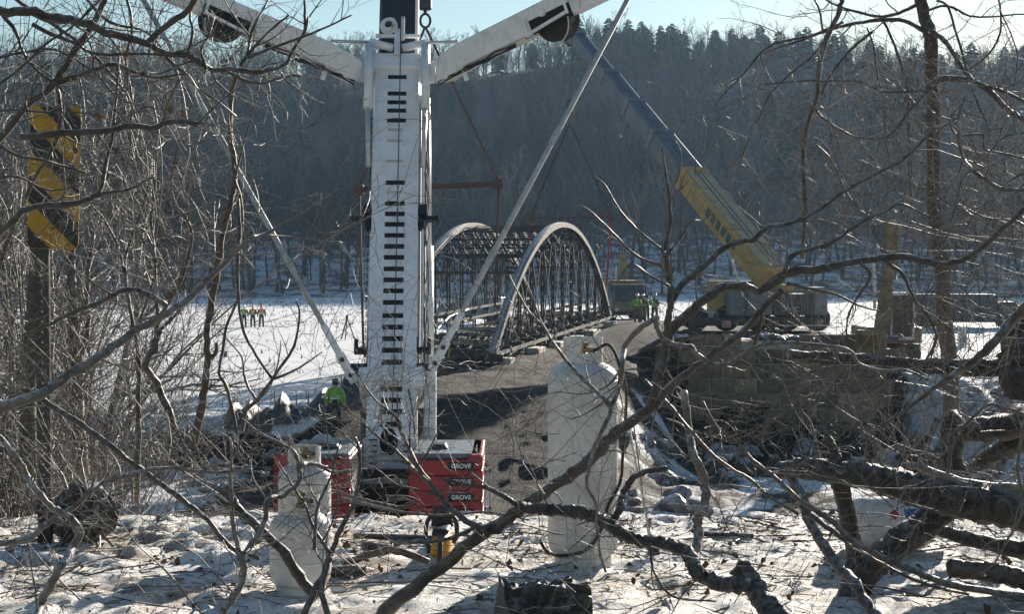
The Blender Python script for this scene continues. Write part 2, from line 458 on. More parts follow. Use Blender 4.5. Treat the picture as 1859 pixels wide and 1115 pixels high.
# ------------------------------------------------------------------ terrain
def hill_top(x):
    px = np.array([-900, -300, 0, 300, 560, 750, 900, 1000, 1100, 1180, 1300, 1400, 1500, 1600, 1700, 1859, 2300, 3000])
    tops = np.array([150, 120, 95, 90, 80, 84, 78, 62, 44, 50, 52, 62, 78, 88, 92, 92, 110, 130])
    D = 420.0
    X = (px - CX) / F * D
    H = CAMZ + (480 - (tops + 58)) / F * D
    return np.interp(x, X, H)
def height(x, y):
    x = np.asarray(x, float); y = np.asarray(y, float)
    wob = fbm(x / 6.0, y / 6.0, 3, 5)
    edge = 9.35 + 0.25 * fbm(x / 1.3, y * 0 + 3, 3, 8)
    yy = y - (edge - 9.35)
    left = np.interp(yy, [0, 9.3, 9.8, 14, 30, 38, 45.2, 46.6, 48.2, 219], [0, 0, -.28, -4.2, -4.7, -5.0, -4.95, -4.3, -3.5, -3.46])
    mid = np.interp(yy, [0, 9.3, 9.8, 14, 30, 39, 41, 50, 60, 95, 120, 150, 219], [0, 0, -.28, -4.2, -4.8, -5.3, -5.1, -2.95, -2.45, -2.4, -2.9, -3.3, -3.46])
    right = np.interp(yy, [0, 9.3, 9.8, 14, 30, 38, 50, 59.7, 60.6, 80, 95, 120, 150, 219], [0, 0, -.28, -4.2, -4.9, -5.4, -5.9, -6.3, -1.62, -1.7, -2.2, -2.9, -3.3, -3.46])
    far_r = np.interp(yy, [0, 9.3, 9.8, 14, 30, 40, 52, 58, 90, 219], [0, 0, -.28, -4.0, -4.8, -5.2, -3.6, -3.0, -3.0, -3.46])
    xl = np.where(y < 60, -6.2 + 0.6 * wob, -6.6 + (y - 60) * 0.2 + 0.5 * wob)
    wl = sstep(xl - 1.2, xl + 0.8, x)
    z = left * (1 - wl) + mid * wl
    xr = np.where(y < 60, np.interp(y, [0, 36, 44, 52, 60], [0.5, 0.8, 2.2, 4.4, 6.2]), 6.0)
    wr = sstep(xr - 1.0, xr + 2.6, x)
    wr = np.where(y > 60, sstep(4.0, 7.4, x), wr)
    z = z * (1 - wr) + right * wr
    wf = np.where(y > 59.7, sstep(15.2, 16.8, x), sstep(15.6, 18.5, x))
    z = z * (1 - wf) + far_r * wf
    # roughness
    near = (y < 11)
    lump = fbm(x * 2.3, y * 2.3, 4, 21)
    lump2 = np.maximum(fbm(x * 0.9 + 5, y * 0.9, 3, 31), 0)
    n_amp = np.where(near, 0.032 * lump + 0.10 * np.maximum(fbm(x * 4.2, y * 4.2, 3, 33) - 0.12, 0) * sstep(0.6, 1.6, -x) + 0.16 * lump2 * sstep(1.3, 3.0, np.abs(x - 0.2)) + 0.02 * fbm(x * 9, y * 9, 3, 3), 0)
    slope = sstep(9, 12, y) * (1 - sstep(56, 66, y))
    n_amp = n_amp + slope * (0.10 + 0.22 * wr) * (1.0 * fbm(x / 1.7, y / 1.7, 4, 41) + 0.25 * fbm(x * 1.7, y * 1.7, 3, 43))
    fld = sstep(46, 50, y) * (1 - sstep(205, 225, y)) * (1 - wl * (1 - sstep(95, 125, y)) * (1 - wf))
    n_amp = n_amp + fld * (0.10 * fbm(x / 9.0, y / 2.6, 4, 51) + 0.05 * fbm(x / 2.2, y / 0.9, 3, 53))
    pad = wl * (1 - wr) * sstep(36, 60, y) * (1 - sstep(95, 120, y))
    n_amp = n_amp + pad * (0.07 * fbm(x / 1.2, y / 4.0, 3, 61) + 0.06 * fbm(x * 1.6, y / 1.3, 4, 63))
    z = z + n_amp
    # wooded hill
    y0 = 221 + 7 * fbm(x / 45.0, y * 0, 3, 71)
    s = np.clip((y - y0) / 200.0, 0, 1.6)
    H = hill_top(x * 420.0 / np.maximum(y, 200))
    prof = np.where(s < 1, 0.30 * s + 0.70 * sstep(0.0, 1.0, s) , 1.0 - 0.05 * (s - 1))
    spur = 7.0 * fbm(x / 70.0, y / 70.0, 3, 73) * np.sin(np.clip(s, 0, 1) * pi)
    z = np.where(y > y0, z + (H + 3.46) * prof + spur, z)
    return z
def dirt_and_shade_mask(x, y):
    wob = fbm(x / 3.0, y / 3.0, 4, 81) + 0.6 * fbm(x * 1.1, y * 1.1, 3, 83)
    xl = np.where(y < 60, -6.4, -6.8 + (y - 60) * 0.2)
    xr = np.interp(y, [0, 36, 44, 52, 60, 70], [0.5, 0.8, 2.0, 4.2, 7.5, 18])
    d = sstep(-0.7, 0.7, x - xl + 0.9 * wob) * sstep(-0.8, 0.8, xr - x + 1.0 * wob)
    d = d * (1 - sstep(92, 112, y + 6 * wob))
    # bare cut bank under the field edge
    cut = sstep(44.6, 45.6, y) * (1 - sstep(47.0, 48.0, y + 0.8 * wob)) * sstep(-13, -11, x + wob)
    d = np.maximum(d, cut * (x < -5))
    rip = sstep(5.2, 7.0, x + wob) * (1 - sstep(15.5, 17.5, x + wob)) * sstep(49, 53, y + 2 * wob) * (1 - sstep(60.5, 61.5, y))
    d = np.maximum(d, rip)
    patch = sstep(0.5, 2.5, x) * sstep(12, 16, y) * (1 - sstep(54, 58, y)) * np.clip(0.42 + 0.75 * wob, 0, 0.75)  # dark patches put in as shade on the right-hand snow slope
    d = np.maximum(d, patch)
    pit = sstep(-9.5, -7.6, x + 0.9 * wob) * (x < -3) * sstep(26, 30, y + wob) * (1 - sstep(46.2, 47.4, y + 0.6 * wob))
    d = np.maximum(d, pit)
    d = np.where(y < 11, 0, d)
    return d
def sheet(name, xs_of, ys, mat, stepc, extra=None):
    "grid of rows at distances ys; every row spans xs_of(y)"
    ys = np.asarray(ys)
    t = np.linspace(0, 1, stepc)
    lo = np.array([xs_of(y)[0] for y in ys]); hi = np.array([xs_of(y)[1] for y in ys])
    X = lo[:, None] * (1 - t)[None, :] + hi[:, None] * t[None, :]
    Y = np.repeat(ys[:, None], stepc, axis=1)
    Z = height(X, Y)
    me = bpy.data.meshes.new(name)
    nv = X.size
    co = np.stack([X, Y, Z], -1).reshape(-1, 3)
    r, c = len(ys), stepc
    i = (np.arange(r - 1)[:, None] * c + np.arange(c - 1)[None, :]).reshape(-1)
    q = np.stack([i, i + 1, i + c + 1, i + c], -1)
    me.vertices.add(nv); me.vertices.foreach_set('co', co.reshape(-1))
    me.loops.add(q.size); me.loops.foreach_set('vertex_index', q.reshape(-1))
    me.polygons.add(len(q)); me.polygons.foreach_set('loop_start', np.arange(len(q)) * 4)
    me.polygons.foreach_set('use_smooth', np.ones(len(q), bool))
    me.update(calc_edges=True)
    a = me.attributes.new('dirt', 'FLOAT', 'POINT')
    a.data.foreach_set('value', dirt_and_shade_mask(X, Y).reshape(-1))
    me.materials.append(mat)
    o = bpy.data.objects.new(name, me); COL.objects.link(o)
    o['kind'] = 'structure'
    return o
def snow_near_mat():
    m, nt, b = new_mat('littered_snow')
    b.inputs['Roughness'].default_value = 0.7
    b.inputs['Specular IOR Level'].default_value = 0.3
    n1 = noise_node(nt, 1.6, 6, 0.72); n2 = noise_node(nt, 22, 6, 0.75); n3 = noise_node(nt, 70, 4, 0.7)
    snow = ramp(nt, n3.outputs[0], [(0.3, (0.80, 0.78, 0.75)), (0.6, (0.90, 0.89, 0.87))])
    litter = ramp(nt, n2.outputs[0], [(0.35, (0.12, 0.085, 0.06)), (0.5, (0.36, 0.27, 0.19)), (0.7, (0.58, 0.49, 0.38))])
    add = N(nt, 'ShaderNodeMath', operation='ADD')
    sc1 = N(nt, 'ShaderNodeMath', operation='MULTIPLY'); sc1.inputs[1].default_value = 1.0
    nt.links.new(n1.outputs[0], sc1.inputs[0])
    nt.links.new(sc1.outputs[0], add.inputs[0]); nt.links.new(n2.outputs[0], add.inputs[1])
    fac = ramp(nt, add.outputs[0], [(0.0, (0, 0, 0)), (1.0, (1, 1, 1))])
    mr = N(nt, 'ShaderNodeMapRange'); mr.inputs[1].default_value = 0.95; mr.inputs[2].default_value = 1.15
    nt.links.new(add.outputs[0], mr.inputs[0])
    nt.links.new(mixc(nt, mr.outputs[0], snow.outputs[0], litter.outputs[0]), b.inputs['Base Color'])
    ad2 = N(nt, 'ShaderNodeMath', operation='ADD')
    nt.links.new(n2.outputs[0], ad2.inputs[0]); nt.links.new(n3.outputs[0], ad2.inputs[1])
    bump(nt, b, ad2.outputs[0], 0.65, 0.04)
    return m
def ground_mat(name, snow_lo, snow_hi, bscale, stubble=False):
    m, nt, b = new_mat(name)
    b.inputs['Roughness'].default_value = 0.8
    b.inputs['Specular IOR Level'].default_value = 0.2
    at = N(nt, 'ShaderNodeAttribute', attribute_name='dirt')
    n1 = noise_node(nt, 0.35, 6, 0.7); n2 = noise_node(nt, 2.6, 6, 0.72); n3 = noise_node(nt, 9, 4, 0.7)
    snow = ramp(nt, n2.outputs[0], [(0.3, snow_lo), (0.6, snow_hi)])
    dsum = N(nt, 'ShaderNodeMath', operation='MULTIPLY_ADD'); dsum.inputs[1].default_value = 0.5
    nt.links.new(n3.outputs[0], dsum.inputs[0])
    dh = N(nt, 'ShaderNodeMath', operation='MULTIPLY'); dh.inputs[1].default_value = 0.5; nt.links.new(n2.outputs[0], dh.inputs[0]); nt.links.new(dh.outputs[0], dsum.inputs[2])
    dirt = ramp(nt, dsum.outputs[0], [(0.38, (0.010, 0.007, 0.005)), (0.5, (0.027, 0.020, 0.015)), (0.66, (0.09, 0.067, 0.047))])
    add = N(nt, 'ShaderNodeMath', operation='ADD')
    nt.links.new(at.outputs['Fac'], add.inputs[0])
    s = N(nt, 'ShaderNodeMath', operation='MULTIPLY_ADD'); s.inputs[1].default_value = 0.9; s.inputs[2].default_value = -0.45
    nt.links.new(n2.outputs[0], s.inputs[0]); nt.links.new(s.outputs[0], add.inputs[1])
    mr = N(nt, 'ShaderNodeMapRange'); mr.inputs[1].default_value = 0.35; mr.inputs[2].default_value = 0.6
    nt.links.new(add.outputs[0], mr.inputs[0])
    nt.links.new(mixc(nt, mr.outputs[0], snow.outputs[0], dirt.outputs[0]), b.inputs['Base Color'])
    nb = noise_node(nt, bscale, 9, 0.72, vec_scale=(0.35, 1.0, 1.0))
    adb = N(nt, 'ShaderNodeMath', operation='MULTIPLY_ADD'); adb.inputs[1].default_value = 0.35
    nt.links.new(n3.outputs[0], adb.inputs[0]); nt.links.new(nb.outputs[0], adb.inputs[2])
    bump(nt, b, adb.outputs[0], 0.85, 0.4)
    return m
def hill_mat():
    m, nt, b = new_mat('leaf_litter_and_snow')
    b.inputs['Roughness'].default_value = 0.95
    tc = N(nt, 'ShaderNodeTexCoord'); sp = N(nt, 'ShaderNodeSeparateXYZ')
    nt.links.new(tc.outputs['Object'], sp.inputs[0])
    mr = N(nt, 'ShaderNodeMapRange'); mr.inputs[1].default_value = 5.0; mr.inputs[2].default_value = 24.0
    nt.links.new(sp.outputs[2], mr.inputs[0])
    nz = noise_node(nt, 0.22, 6, 0.75)
    ad = N(nt, 'ShaderNodeMath', operation='ADD')
    nt.links.new(mr.outputs[0], ad.inputs[0]); nt.links.new(nz.outputs[0], ad.inputs[1])
    r = ramp(nt, ad.outputs[0], [(0.0, (0.72, 0.74, 0.78)), (0.46, (0.66, 0.68, 0.72)), (0.56, (0.13, 0.10, 0.08)), (1.0, (0.10, 0.08, 0.065))])
    nt.links.new(r.outputs[0], b.inputs['Base Color'])
    bump(nt, b, nz.outputs[0], 0.6, 1.0)
    return m
MT['near_snow'] = snow_near_mat()
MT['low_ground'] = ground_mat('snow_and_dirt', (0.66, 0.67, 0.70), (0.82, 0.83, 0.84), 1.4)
MT['field'] = ground_mat('field_snow', (0.76, 0.77, 0.79), (0.86, 0.86, 0.86), 0.8)
MT['hill'] = hill_mat()
w6 = lambda y: (-0.62 * y - 2.5, 0.62 * y + 2.5)
sheet('snowy_ground', w6, np.concatenate([np.arange(0.6, 5, 0.12), np.arange(5, 9.0, 0.028), np.arange(9.0, 11.0, 0.03)]), MT['near_snow'], 420)
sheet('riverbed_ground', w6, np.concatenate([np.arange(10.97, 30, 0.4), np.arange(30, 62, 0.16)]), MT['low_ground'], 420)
sheet('snow_field', w6, np.concatenate([np.arange(61.84, 120, 0.5), np.arange(120, 214, 1.0)]), MT['field'], 380)
w8 = lambda y: (-0.55 * y - 180, 0.55 * y + 200)
sheet('wooded_hillside', w8, np.concatenate([np.arange(213, 440, 3.0), np.arange(440, 900, 30)]), MT['hill'], 220)
wb = lambda y: (-260, 260)
bpy.data.objects['snow_field'].data.materials.clear(); bpy.data.objects['snow_field'].data.materials.append(MT['field'])

# ------------------------------------------------------------------ trees
def grow(rng, start, d, L, r, level, maxlev, out, up=0.12, jitter=0.22, kids=(5, 6, 4), shrink=0.55, segs=5, ang=(25, 60), rmin=0.004, tstart=0.3):
    pts = [Vector(start)]
    d = Vector(d).normalized()
    st = L / segs
    for i in range(segs):
        d = (d + Vector((rng.gauss(0, jitter), rng.gauss(0, jitter), rng.gauss(0, jitter) + up)) * (0.6 if level == 0 else 1)).normalized()
        pts.append(pts[-1] + d * st)
    rr = [max(rmin, r * (1 - 0.8 * i / segs)) for i in range(segs + 1)]
    out.append((level, pts, rr))
    if level >= maxlev: return
    k = kids[min(level, len(kids) - 1)]
    for c in range(k):
        t = tstart + (1 - tstart) * (c + rng.random()) / k if level == 0 else 0.15 + 0.85 * rng.random()
        fi = min(t * segs, segs - 1e-3); i = int(fi); fr = fi - i
        p = pts[i].lerp(pts[i + 1], fr)
        tg = (pts[i + 1] - pts[i]).normalized()
        a = radians(rng.uniform(*ang))
        perp = tg.orthogonal().normalized()
        perp.rotate(Matrix.Rotation(rng.uniform(0, 2 * pi), 3, tg))
        cd = tg * cos(a) + perp * sin(a)
        cl = L * shrink * (1.15 - 0.6 * t) * rng.uniform(0.7, 1.25)
        grow(rng, p, cd, cl, max(rmin, rr[i] * 0.62), level + 1, maxlev, out, up, jitter, kids, shrink, max(3, segs - 1), ang, rmin)
def tree_meshes(seed, H, r, kids, levels=3, ang=(22, 55), up=0.10, shrink=0.5, tstart=0.3, rmin=0.006, split=1):
    rng = random.Random(seed)
    out = []
    grow(rng, (0, 0, -0.3), (rng.gauss(0, .04), rng.gauss(0, .04), 1), H, r, 0, levels, out, up, 0.16, kids, shrink, 6, ang, rmin, tstart)
    tr, cr = MB(), MB()
    for lev, pts, rr in out:
        if lev < split: tr.tube(pts, rr, 6 if lev == 0 else 4, caps=False)
        elif lev == levels: cr.tube(pts, rr, 3, caps=False)
        else: cr.tube(pts, rr, 3 if lev > 1 else 4, caps=False)
    return tr, cr
PROTO = []
def tree_proto(name, label, tr, cr, mt, mc, group):
    t = thing(name, label, 'tree', (0, 0, 0), group)
    tr.build('trunk', mt, t, smooth=True, fix=False)
    cr.build('crown', mc, t, fix=False)
    return t
def conifer(seed, H):
    rng = random.Random(seed)
    tr, cr = MB(), MB()
    tr.tube([(0, 0, -.3), (0, 0, H)], [0.18, 0.03], 5)
    z = H * 0.12
    while z < H:
        f = 1 - z / H
        n = 9
        for i in range(n):
            a = rng.uniform(0, 2 * pi); L = (0.27 * H * f ** 0.55 + 0.3) * rng.uniform(0.45, 1.25)
            dz = -0.18 * L
            p = [(0, 0, z), (cos(a) * L * .5, sin(a) * L * .5, z + dz * .2), (cos(a) * L, sin(a) * L, z + dz)]
            w = 0.10 * L + 0.12
            s = np.array([-sin(a) * w, cos(a) * w, 0])
            P0, P1, P2 = map(np.array, p)
            for tilt in (0.0, 1.0):
                s2 = s if tilt == 0 else np.array([0, 0, w * 0.9])
                cr.add([P0, P1 - s2, P2, P1 + s2], [(0, 1, 2, 3)])
            for k in range(3):
                q = P0 + (P2 - P0) * rng.uniform(.35, .95); b = a + rng.choice([-1, 1]) * rng.uniform(.5, 1)
                l2 = L * .32
                e = q + np.array([cos(b) * l2, sin(b) * l2, -0.15 * l2])
                cr.add([q + [0, 0, .08], q - [0, 0, .12], e], [(0, 1, 2)])
        z += 0.32 + 0.25 * f
    return tr, cr
G_FOOT = 'bare trees at the foot of the wooded hill'
L_FOOT = 'bare grey-brown tree at the snowy foot of the wooded hill'
foot = []
for k, (H, r) in enumerate(((15.5, .27), (18, .36), (13, .22), (16.5, .30))):
    tr, cr = tree_meshes(100 + k, H, r, (12, 6, 4), 3, up=0.13, tstart=0.42, rmin=0.018, shrink=.42)
    foot.append(tree_proto('bare_tree', L_FOOT, tr, cr, MT['far_bark'], MT['far_twig'], G_FOOT))
conis = []
for k, H in enumerate((10, 12, 8.5)):
    tr, cr = conifer(300 + k, H)
    conis.append(tree_proto('pine_tree', 'dark pine tree on the crest of the wooded hill', tr, cr, MT['far_bark'], MT['needle'], 'pine trees along the hill crest'))
def put(lst, n, xy, group_first, rng, smin=.75, smax=1.2, label=None, group=None):
    used = group_first
    for i in range(n):
        x, y = xy(i)
        z = float(height(x, y))
        k = rng.randrange(len(lst))
        s = rng.uniform(smin, smax)
        if k not in used and label is None:
            o = lst[k]; o.location = (x, y, z); o.rotation_euler = (0, 0, rng.uniform(0, 6.28)); o.scale = (s,) * 3
            used.add(k)
        else:
            kids = TREEKIDS[lst[k].name]
            o = lst[k].copy(); COL.objects.link(o)
            o.location = (x, y, z); o.rotation_euler = (0, 0, rng.uniform(0, 6.28)); o.scale = (s,) * 3
            if label: o['label'] = label; o['group'] = group
            for ch in kids:
                c = ch.copy(); COL.objects.link(c); c.parent = o
TREEKIDS = {}
for o in foot + conis:
    TREEKIDS[o.name] = [c for c in bpy.data.objects if c.parent == o]
rng = random.Random(7)
fx = lambda i: ((lambda y: (rng.uniform(-0.42, 0.42) * y, y))(225 + 34 * rng.random() ** 1.2))
put(foot, 190, fx, set(), rng, 0.75, 1.2)
def crest(i):
    y = rng.uniform(396, 424)
    px = rng.choice([rng.uniform(1080, 1420), rng.uniform(1080, 1420), rng.uniform(1300, 1750), rng.uniform(-200, 2050)])
    return ((px - CX) / F * y, y)
put(conis, 55, crest, set(), rng, 0.6, 0.95)
def crest2(i):
    y = rng.uniform(405, 425); px = rng.uniform(-150, 2000)
    return ((px - CX) / F * y, y)
put(foot, 130, crest2, set(range(9)), rng, 0.5, 0.75, 'bare pale tree standing against the sky on the hill crest', 'bare trees along the hill crest')

# the wood on the slope reads as one mass: one object that scatters trees
wood_col = bpy.data.collections.new('woodland_trees')
for k, (H, r) in enumerate(((10, .13), (9, .11), (8, .10), (11, .14), (7, .09))):
    tr, cr = tree_meshes(500 + k, H, r, (12, 7, 4), 3, up=0.16, ang=(18, 48), tstart=0.12, rmin=0.014, shrink=0.46)
    cr.cur = 1
    b = MB(); b.v, b.f, b.n = tr.v + cr.v, tr.f + [tuple(i + tr.n for i in f) for f in cr.f], tr.n + cr.n
    b.mi = [0] * len(tr.f) + [1] * len(cr.f)
    o = b.build('wood_tree', [MT['far_bark'], MT['far_twig']], fix=False)
    COL.objects.unlink(o); wood_col.objects.link(o)
tr, cr = conifer(420, 10)
b = MB(); b.v, b.f, b.n = tr.v + cr.v, tr.f + [tuple(i + tr.n for i in f) for f in cr.f], tr.n + cr.n
b.mi = [0] * len(tr.f) + [1] * len(cr.f)
o = b.build('wood_tree', [MT['far_bark'], MT['needle']], fix=False)
COL.objects.unlink(o); wood_col.objects.link(o)
nr = np.random.RandomState(3)
n_try = 5200
yy = 236 + (438 - 236) * nr.rand(n_try)
xx = (nr.rand(n_try) - 0.5) * 2 * (0.50 * yy)
dens = fbm(xx / 30.0, yy / 30.0, 3, 91)
keep = nr.rand(n_try) < (0.72 + 1.0 * dens) * np.maximum(0.25, sstep(250, 276, yy))
xx, yy = xx[keep], yy[keep]
zz = height(xx, yy) - 0.1
con = (nr.rand(len(xx)) < np.where((yy > 385) & (xx > 15), 0.40, 0.02))
idx = np.where(con, 5, nr.randint(0, 5, len(xx))).astype(np.int32)
scl = (0.7 + 0.75 * nr.rand(len(xx)) ** 2 + 0.25 * fbm(xx / 14.0, yy / 14.0, 2, 93)) * (1 - 0.12 * sstep(300, 420, yy))
me = bpy.data.meshes.new('woodland')
me.vertices.add(len(xx)); me.vertices.foreach_set('co', np.stack([xx, yy, zz], -1).reshape(-1))
a = me.attributes.new('idx', 'INT', 'POINT'); a.data.foreach_set('value', idx)
a = me.attributes.new('scl', 'FLOAT', 'POINT'); a.data.foreach_set('value', scl)
a = me.attributes.new('rot', 'FLOAT', 'POINT'); a.data.foreach_set('value', nr.rand(len(xx)) * 6.28)
def scatter_group(name, coll):
    g = bpy.data.node_groups.new(name, 'GeometryNodeTree')
    g.interface.new_socket('Geometry', in_out='INPUT', socket_type='NodeSocketGeometry')
    g.interface.new_socket('Geometry', in_out='OUTPUT', socket_type='NodeSocketGeometry')
    gi = g.nodes.new('NodeGroupInput'); go = g.nodes.new('NodeGroupOutput')
    ci = g.nodes.new('GeometryNodeCollectionInfo'); ci.inputs[0].default_value = coll
    ci.inputs[1].default_value = True; ci.inputs[2].default_value = True
    ip = g.nodes.new('GeometryNodeInstanceOnPoints')
    ip.inputs['Pick Instance'].default_value = True
    def na(nm, t):
        n = g.nodes.new('GeometryNodeInputNamedAttribute'); n.data_type = t; n.inputs[0].default_value = nm
        return n.outputs[0]
    cx = g.nodes.new('ShaderNodeCombineXYZ'); g.links.new(na('rot', 'FLOAT'), cx.inputs[2])
    er = g.nodes.new('FunctionNodeEulerToRotation'); g.links.new(cx.outputs[0], er.inputs[0])
    g.links.new(gi.outputs[0], ip.inputs['Points']); g.links.new(ci.outputs[0], ip.inputs['Instance'])
    g.links.new(na('idx', 'INT'), ip.inputs['Instance Index'])
    g.links.new(er.outputs[0], ip.inputs['Rotation']); g.links.new(na('scl', 'FLOAT'), ip.inputs['Scale'])
    g.links.new(ip.outputs[0], go.inputs[0])
    return g
wo_ = bpy.data.objects.new('woodland', me); COL.objects.link(wo_)
wo_['kind'] = 'stuff'
wo_['label'] = 'dense leafless wood covering the hillside'
md = wo_.modifiers.new('scatter', 'NODES'); md.node_group = scatter_group('scatter_trees', wood_col)

# stubble poking through the snow of the far field
st = MB(); rng = random.Random(4)
for i in range(3600):
    y = rng.choice([rng.uniform(120, 205), rng.uniform(138, 190), rng.uniform(60, 130)])
    if y < 118 and rng.random() < .72: continue
    row = round(rng.uniform(-.42, .15) * y / 0.9) * 0.9
    x = row + rng.gauss(0, .12)
    if x > -6 and y < 110: continue
    z = float(height(x, y))
    for k in range(2):
        dx, dy = rng.gauss(0, .10), rng.gauss(0, .1); h = rng.uniform(.12, .34)
        w = rng.uniform(.02, .05)
        st.add([(x + dx - w, y + dy, z - .05), (x + dx + w, y + dy, z - .05), (x + dx + rng.gauss(0, .12), y + dy, z + h)], [(0, 1, 2)])
tag(st.build('stubble', MT['far_twig'], fix=False), 'dry crop stubble poking out of the snow field', None, None, 'stuff')
# ------------------------------------------------------------------ stone abutment
def stone_mesh(seed, w, h, d):
    rng = random.Random(seed)
    bm = bmesh.new()
    bmesh.ops.create_cube(bm, size=1.0)
    for v in bm.verts: v.co = Vector((v.co.x * w, v.co.y * d, v.co.z * h))
    front = [f for f in bm.faces if f.normal.y < -0.9]
    r = bmesh.ops.inset_region(bm, faces=front, thickness=0.035, depth=0.05)
    front = [f for f in bm.faces if f.normal.y < -0.9 and f.calc_area() > 0.2 * w * h]
    bmesh.ops.poke(bm, faces=front)
    for v in bm.verts:
        v.co += Vector((rng.gauss(0, .010), rng.gauss(0, .014), rng.gauss(0, .010)))
    me = bpy.data.meshes.new('stone'); bm.to_mesh(me); bm.free()
    me.materials.append(MT['stone'])
    return me
def link_mesh(name, me, parent, loc, rz=0, scale=None):
    o = bpy.data.objects.new(name, me); COL.objects.link(o)
    o.parent = parent; o.location = Vector(loc) - base_of(parent); o.rotation_euler = (0, 0, rz)
    if scale: o.scale = scale
    return o
AX0, AX1, AY = 7.45, 15.9, 60.0
ABUT = thing('stone_abutment', 'old dark stone block abutment wall below the yellow crane', 'abutment', (11.6, AY, -6.9))
mesh_box('core_wall', MT['mortar'], (AX0 + .06, AY + 0.04, -7.2), (AX1 - .06, AY + 2.6, -1.60), ABUT)
rng = random.Random(11)
STW = [0.8, 1.0, 1.2, 1.45, 1.7]
smesh = [[stone_mesh(40 + 5 * i + k, w - .06, .575, .5) for k in range(2)] for i, w in enumerate(STW)]
for row in range(9):
    z = -7.0 + row * 0.635 + 0.3
    x = AX0 - rng.uniform(0, .5) * (row % 2)
    while x < AX1 - 0.3:
        i = rng.randrange(5)
        w = STW[i]
        if x + w > AX1 + .25: i = 0; w = STW[0]
        if not (row == 8 and rng.random() < .18):
            link_mesh('stone', rng.choice(smesh[i]), ABUT, (x + w / 2, AY + 0.22 + rng.gauss(0, .018), z))
        x += w
# broken coping soil and stones on the wall head
m = MB()
rng = random.Random(12)
for i in range(70):
    x = rng.uniform(AX0 - .5, AX1 + .3); s = rng.uniform(.12, .4)
    pts = [(x + rng.gauss(0, s * .4), AY + rng.uniform(.0, .9), -1.52 + rng.uniform(-.1, .25) * s) for _ in range(1)]
    c = Vector(pts[0])
    rings = []
    for k, (f, zz) in enumerate(((.5, -.5), (1, -.1), (.9, .3), (.3, .6))):
        rings.append([c + Vector((cos(a) * s * f * rng.uniform(.7, 1.3), sin(a) * s * f * rng.uniform(.7, 1.3), zz * s * .7)) for a in [2 * pi * q / 6 for q in range(6)]])
    m.loft(rings)
tag(m.build('coping_rubble', MT['rock'], ABUT), 'rough rubble along the top of the wall', kind='stuff')

# boulders on the banks
def rock_mesh(seed):
    rng = random.Random(seed)
    bm = bmesh.new(); bmesh.ops.create_icosphere(bm, subdivisions=3, radius=0.5)
    ax = Vector((rng.uniform(.8, 1.3), rng.uniform(.7, 1.1), rng.uniform(.45, .8)))
    pl = [Vector((rng.gauss(0, 1), rng.gauss(0, 1), rng.gauss(0, 1))).normalized() for _ in range(9)]
    for v in bm.verts:
        c = v.co.copy()
        for n in pl:
            d = c.dot(n) - 0.30
            if d > 0: c -= n * d
        v.co = Vector((c.x * ax.x, c.y * ax.y, c.z * ax.z)) + Vector([rng.gauss(0, .006) for _ in range(3)])
    me = bpy.data.meshes.new('boulder'); bm.to_mesh(me); bm.free(); me.materials.append(MT['rock'])
    return me
rocks = [rock_mesh(60 + k) for k in range(6)]
rng = random.Random(13)
def boulder(x, y, s, label, group, dz=0.0):
    o = bpy.data.objects.new('boulder', rng.choice(rocks)); COL.objects.link(o)
    o.location = (x, y, float(height(x, y)) + 0.12 * s + dz); o.scale = (s * rng.uniform(.8, 1.3), s, s * rng.uniform(.7, 1.1))
    o.rotation_euler = (rng.gauss(0, .3), rng.gauss(0, .3), rng.uniform(0, 6.28))
    tag(o, label, 'boulder', group)
for i in range(60):
    y = rng.uniform(36, 59)
    x = np.interp(y, [36, 44, 52, 60], [1.2, 2.6, 4.6, 6.6]) + abs(rng.gauss(0, 2.3))
    if i > 34: x = rng.uniform(6.5, 16); y = rng.uniform(52, 59)
    boulder(x, y, rng.choice([.4, .6, .8, 1.0, 1.3]), 'dark boulder in the snow on the slope below the stone abutment', 'boulders below the stone abutment')
for i in range(26):
    y = rng.uniform(42, 58); x = rng.uniform(15.5, 22)
    boulder(x, y, rng.choice([.5, .8, 1.1]), 'dark boulder on the snowy bank right of the stone abutment', 'boulders right of the abutment')
for i in range(30):
    boulder(rng.uniform(-13, -5.5), rng.uniform(41, 46.2), rng.choice([.3, .45, .6, .9]), 'lump of dark earth below the cut edge of the snow field', 'earth lumps under the field edge')

# ------------------------------------------------------------------ the near white crane
D0, D1 = 24.5, 29.5
BO = P(708, 862, D0); BT = P(722, 105, D1)
BU = (BT - BO).normalized(); BL = (BT - BO).length
hd = Vector((BU.x, BU.y, 0)).normalized(); BR = Vector((hd.y, -hd.x, 0))
BN = BU.cross(BR)  # points away behind the boom
if BN.y < 0: BN = -BN
BM = Matrix((( BR.x, BN.x, BU.x, BO.x), (BR.y, BN.y, BU.y, BO.y), (BR.z, BN.z, BU.z, BO.z), (0, 0, 0, 1)))
BMI = BM.inverted()
def on_boom(px, py, off=0.0):
    "local boom coordinates of the spot of its front face seen at a pixel"
    o = BMI @ Vector((0, 0, CAMZ)); d = BMI.to_3x3() @ ray(px, py)
    return o + d * ((off - o.y) / d.y)
bx = lambda m, a, b: m.box(a, b, BM)
CR = thing('white_mobile_crane', 'large mobile crane with tall white slotted boom and two spread white arms', 'crane', (BO.x, BO.y + 1.0, -4.5))
zc0, zc1 = on_boom(710, 693).z, on_boom(710, 668).z
zt = on_boom(722, 128).z
slot_py = [139, 169, 185, 200, 218, 331, 369, 388, 407, 427, 447, 467, 488, 508, 528, 549, 573, 594, 615, 636, 658, 707, 727, 748, 771]
slots = sorted(on_boom(700, y).z for y in slot_py)
hw = 0.44
fp = MB()   # the front plate is a ladder: two rails with rungs between open slots
sx0, sx1 = -0.19, 0.19
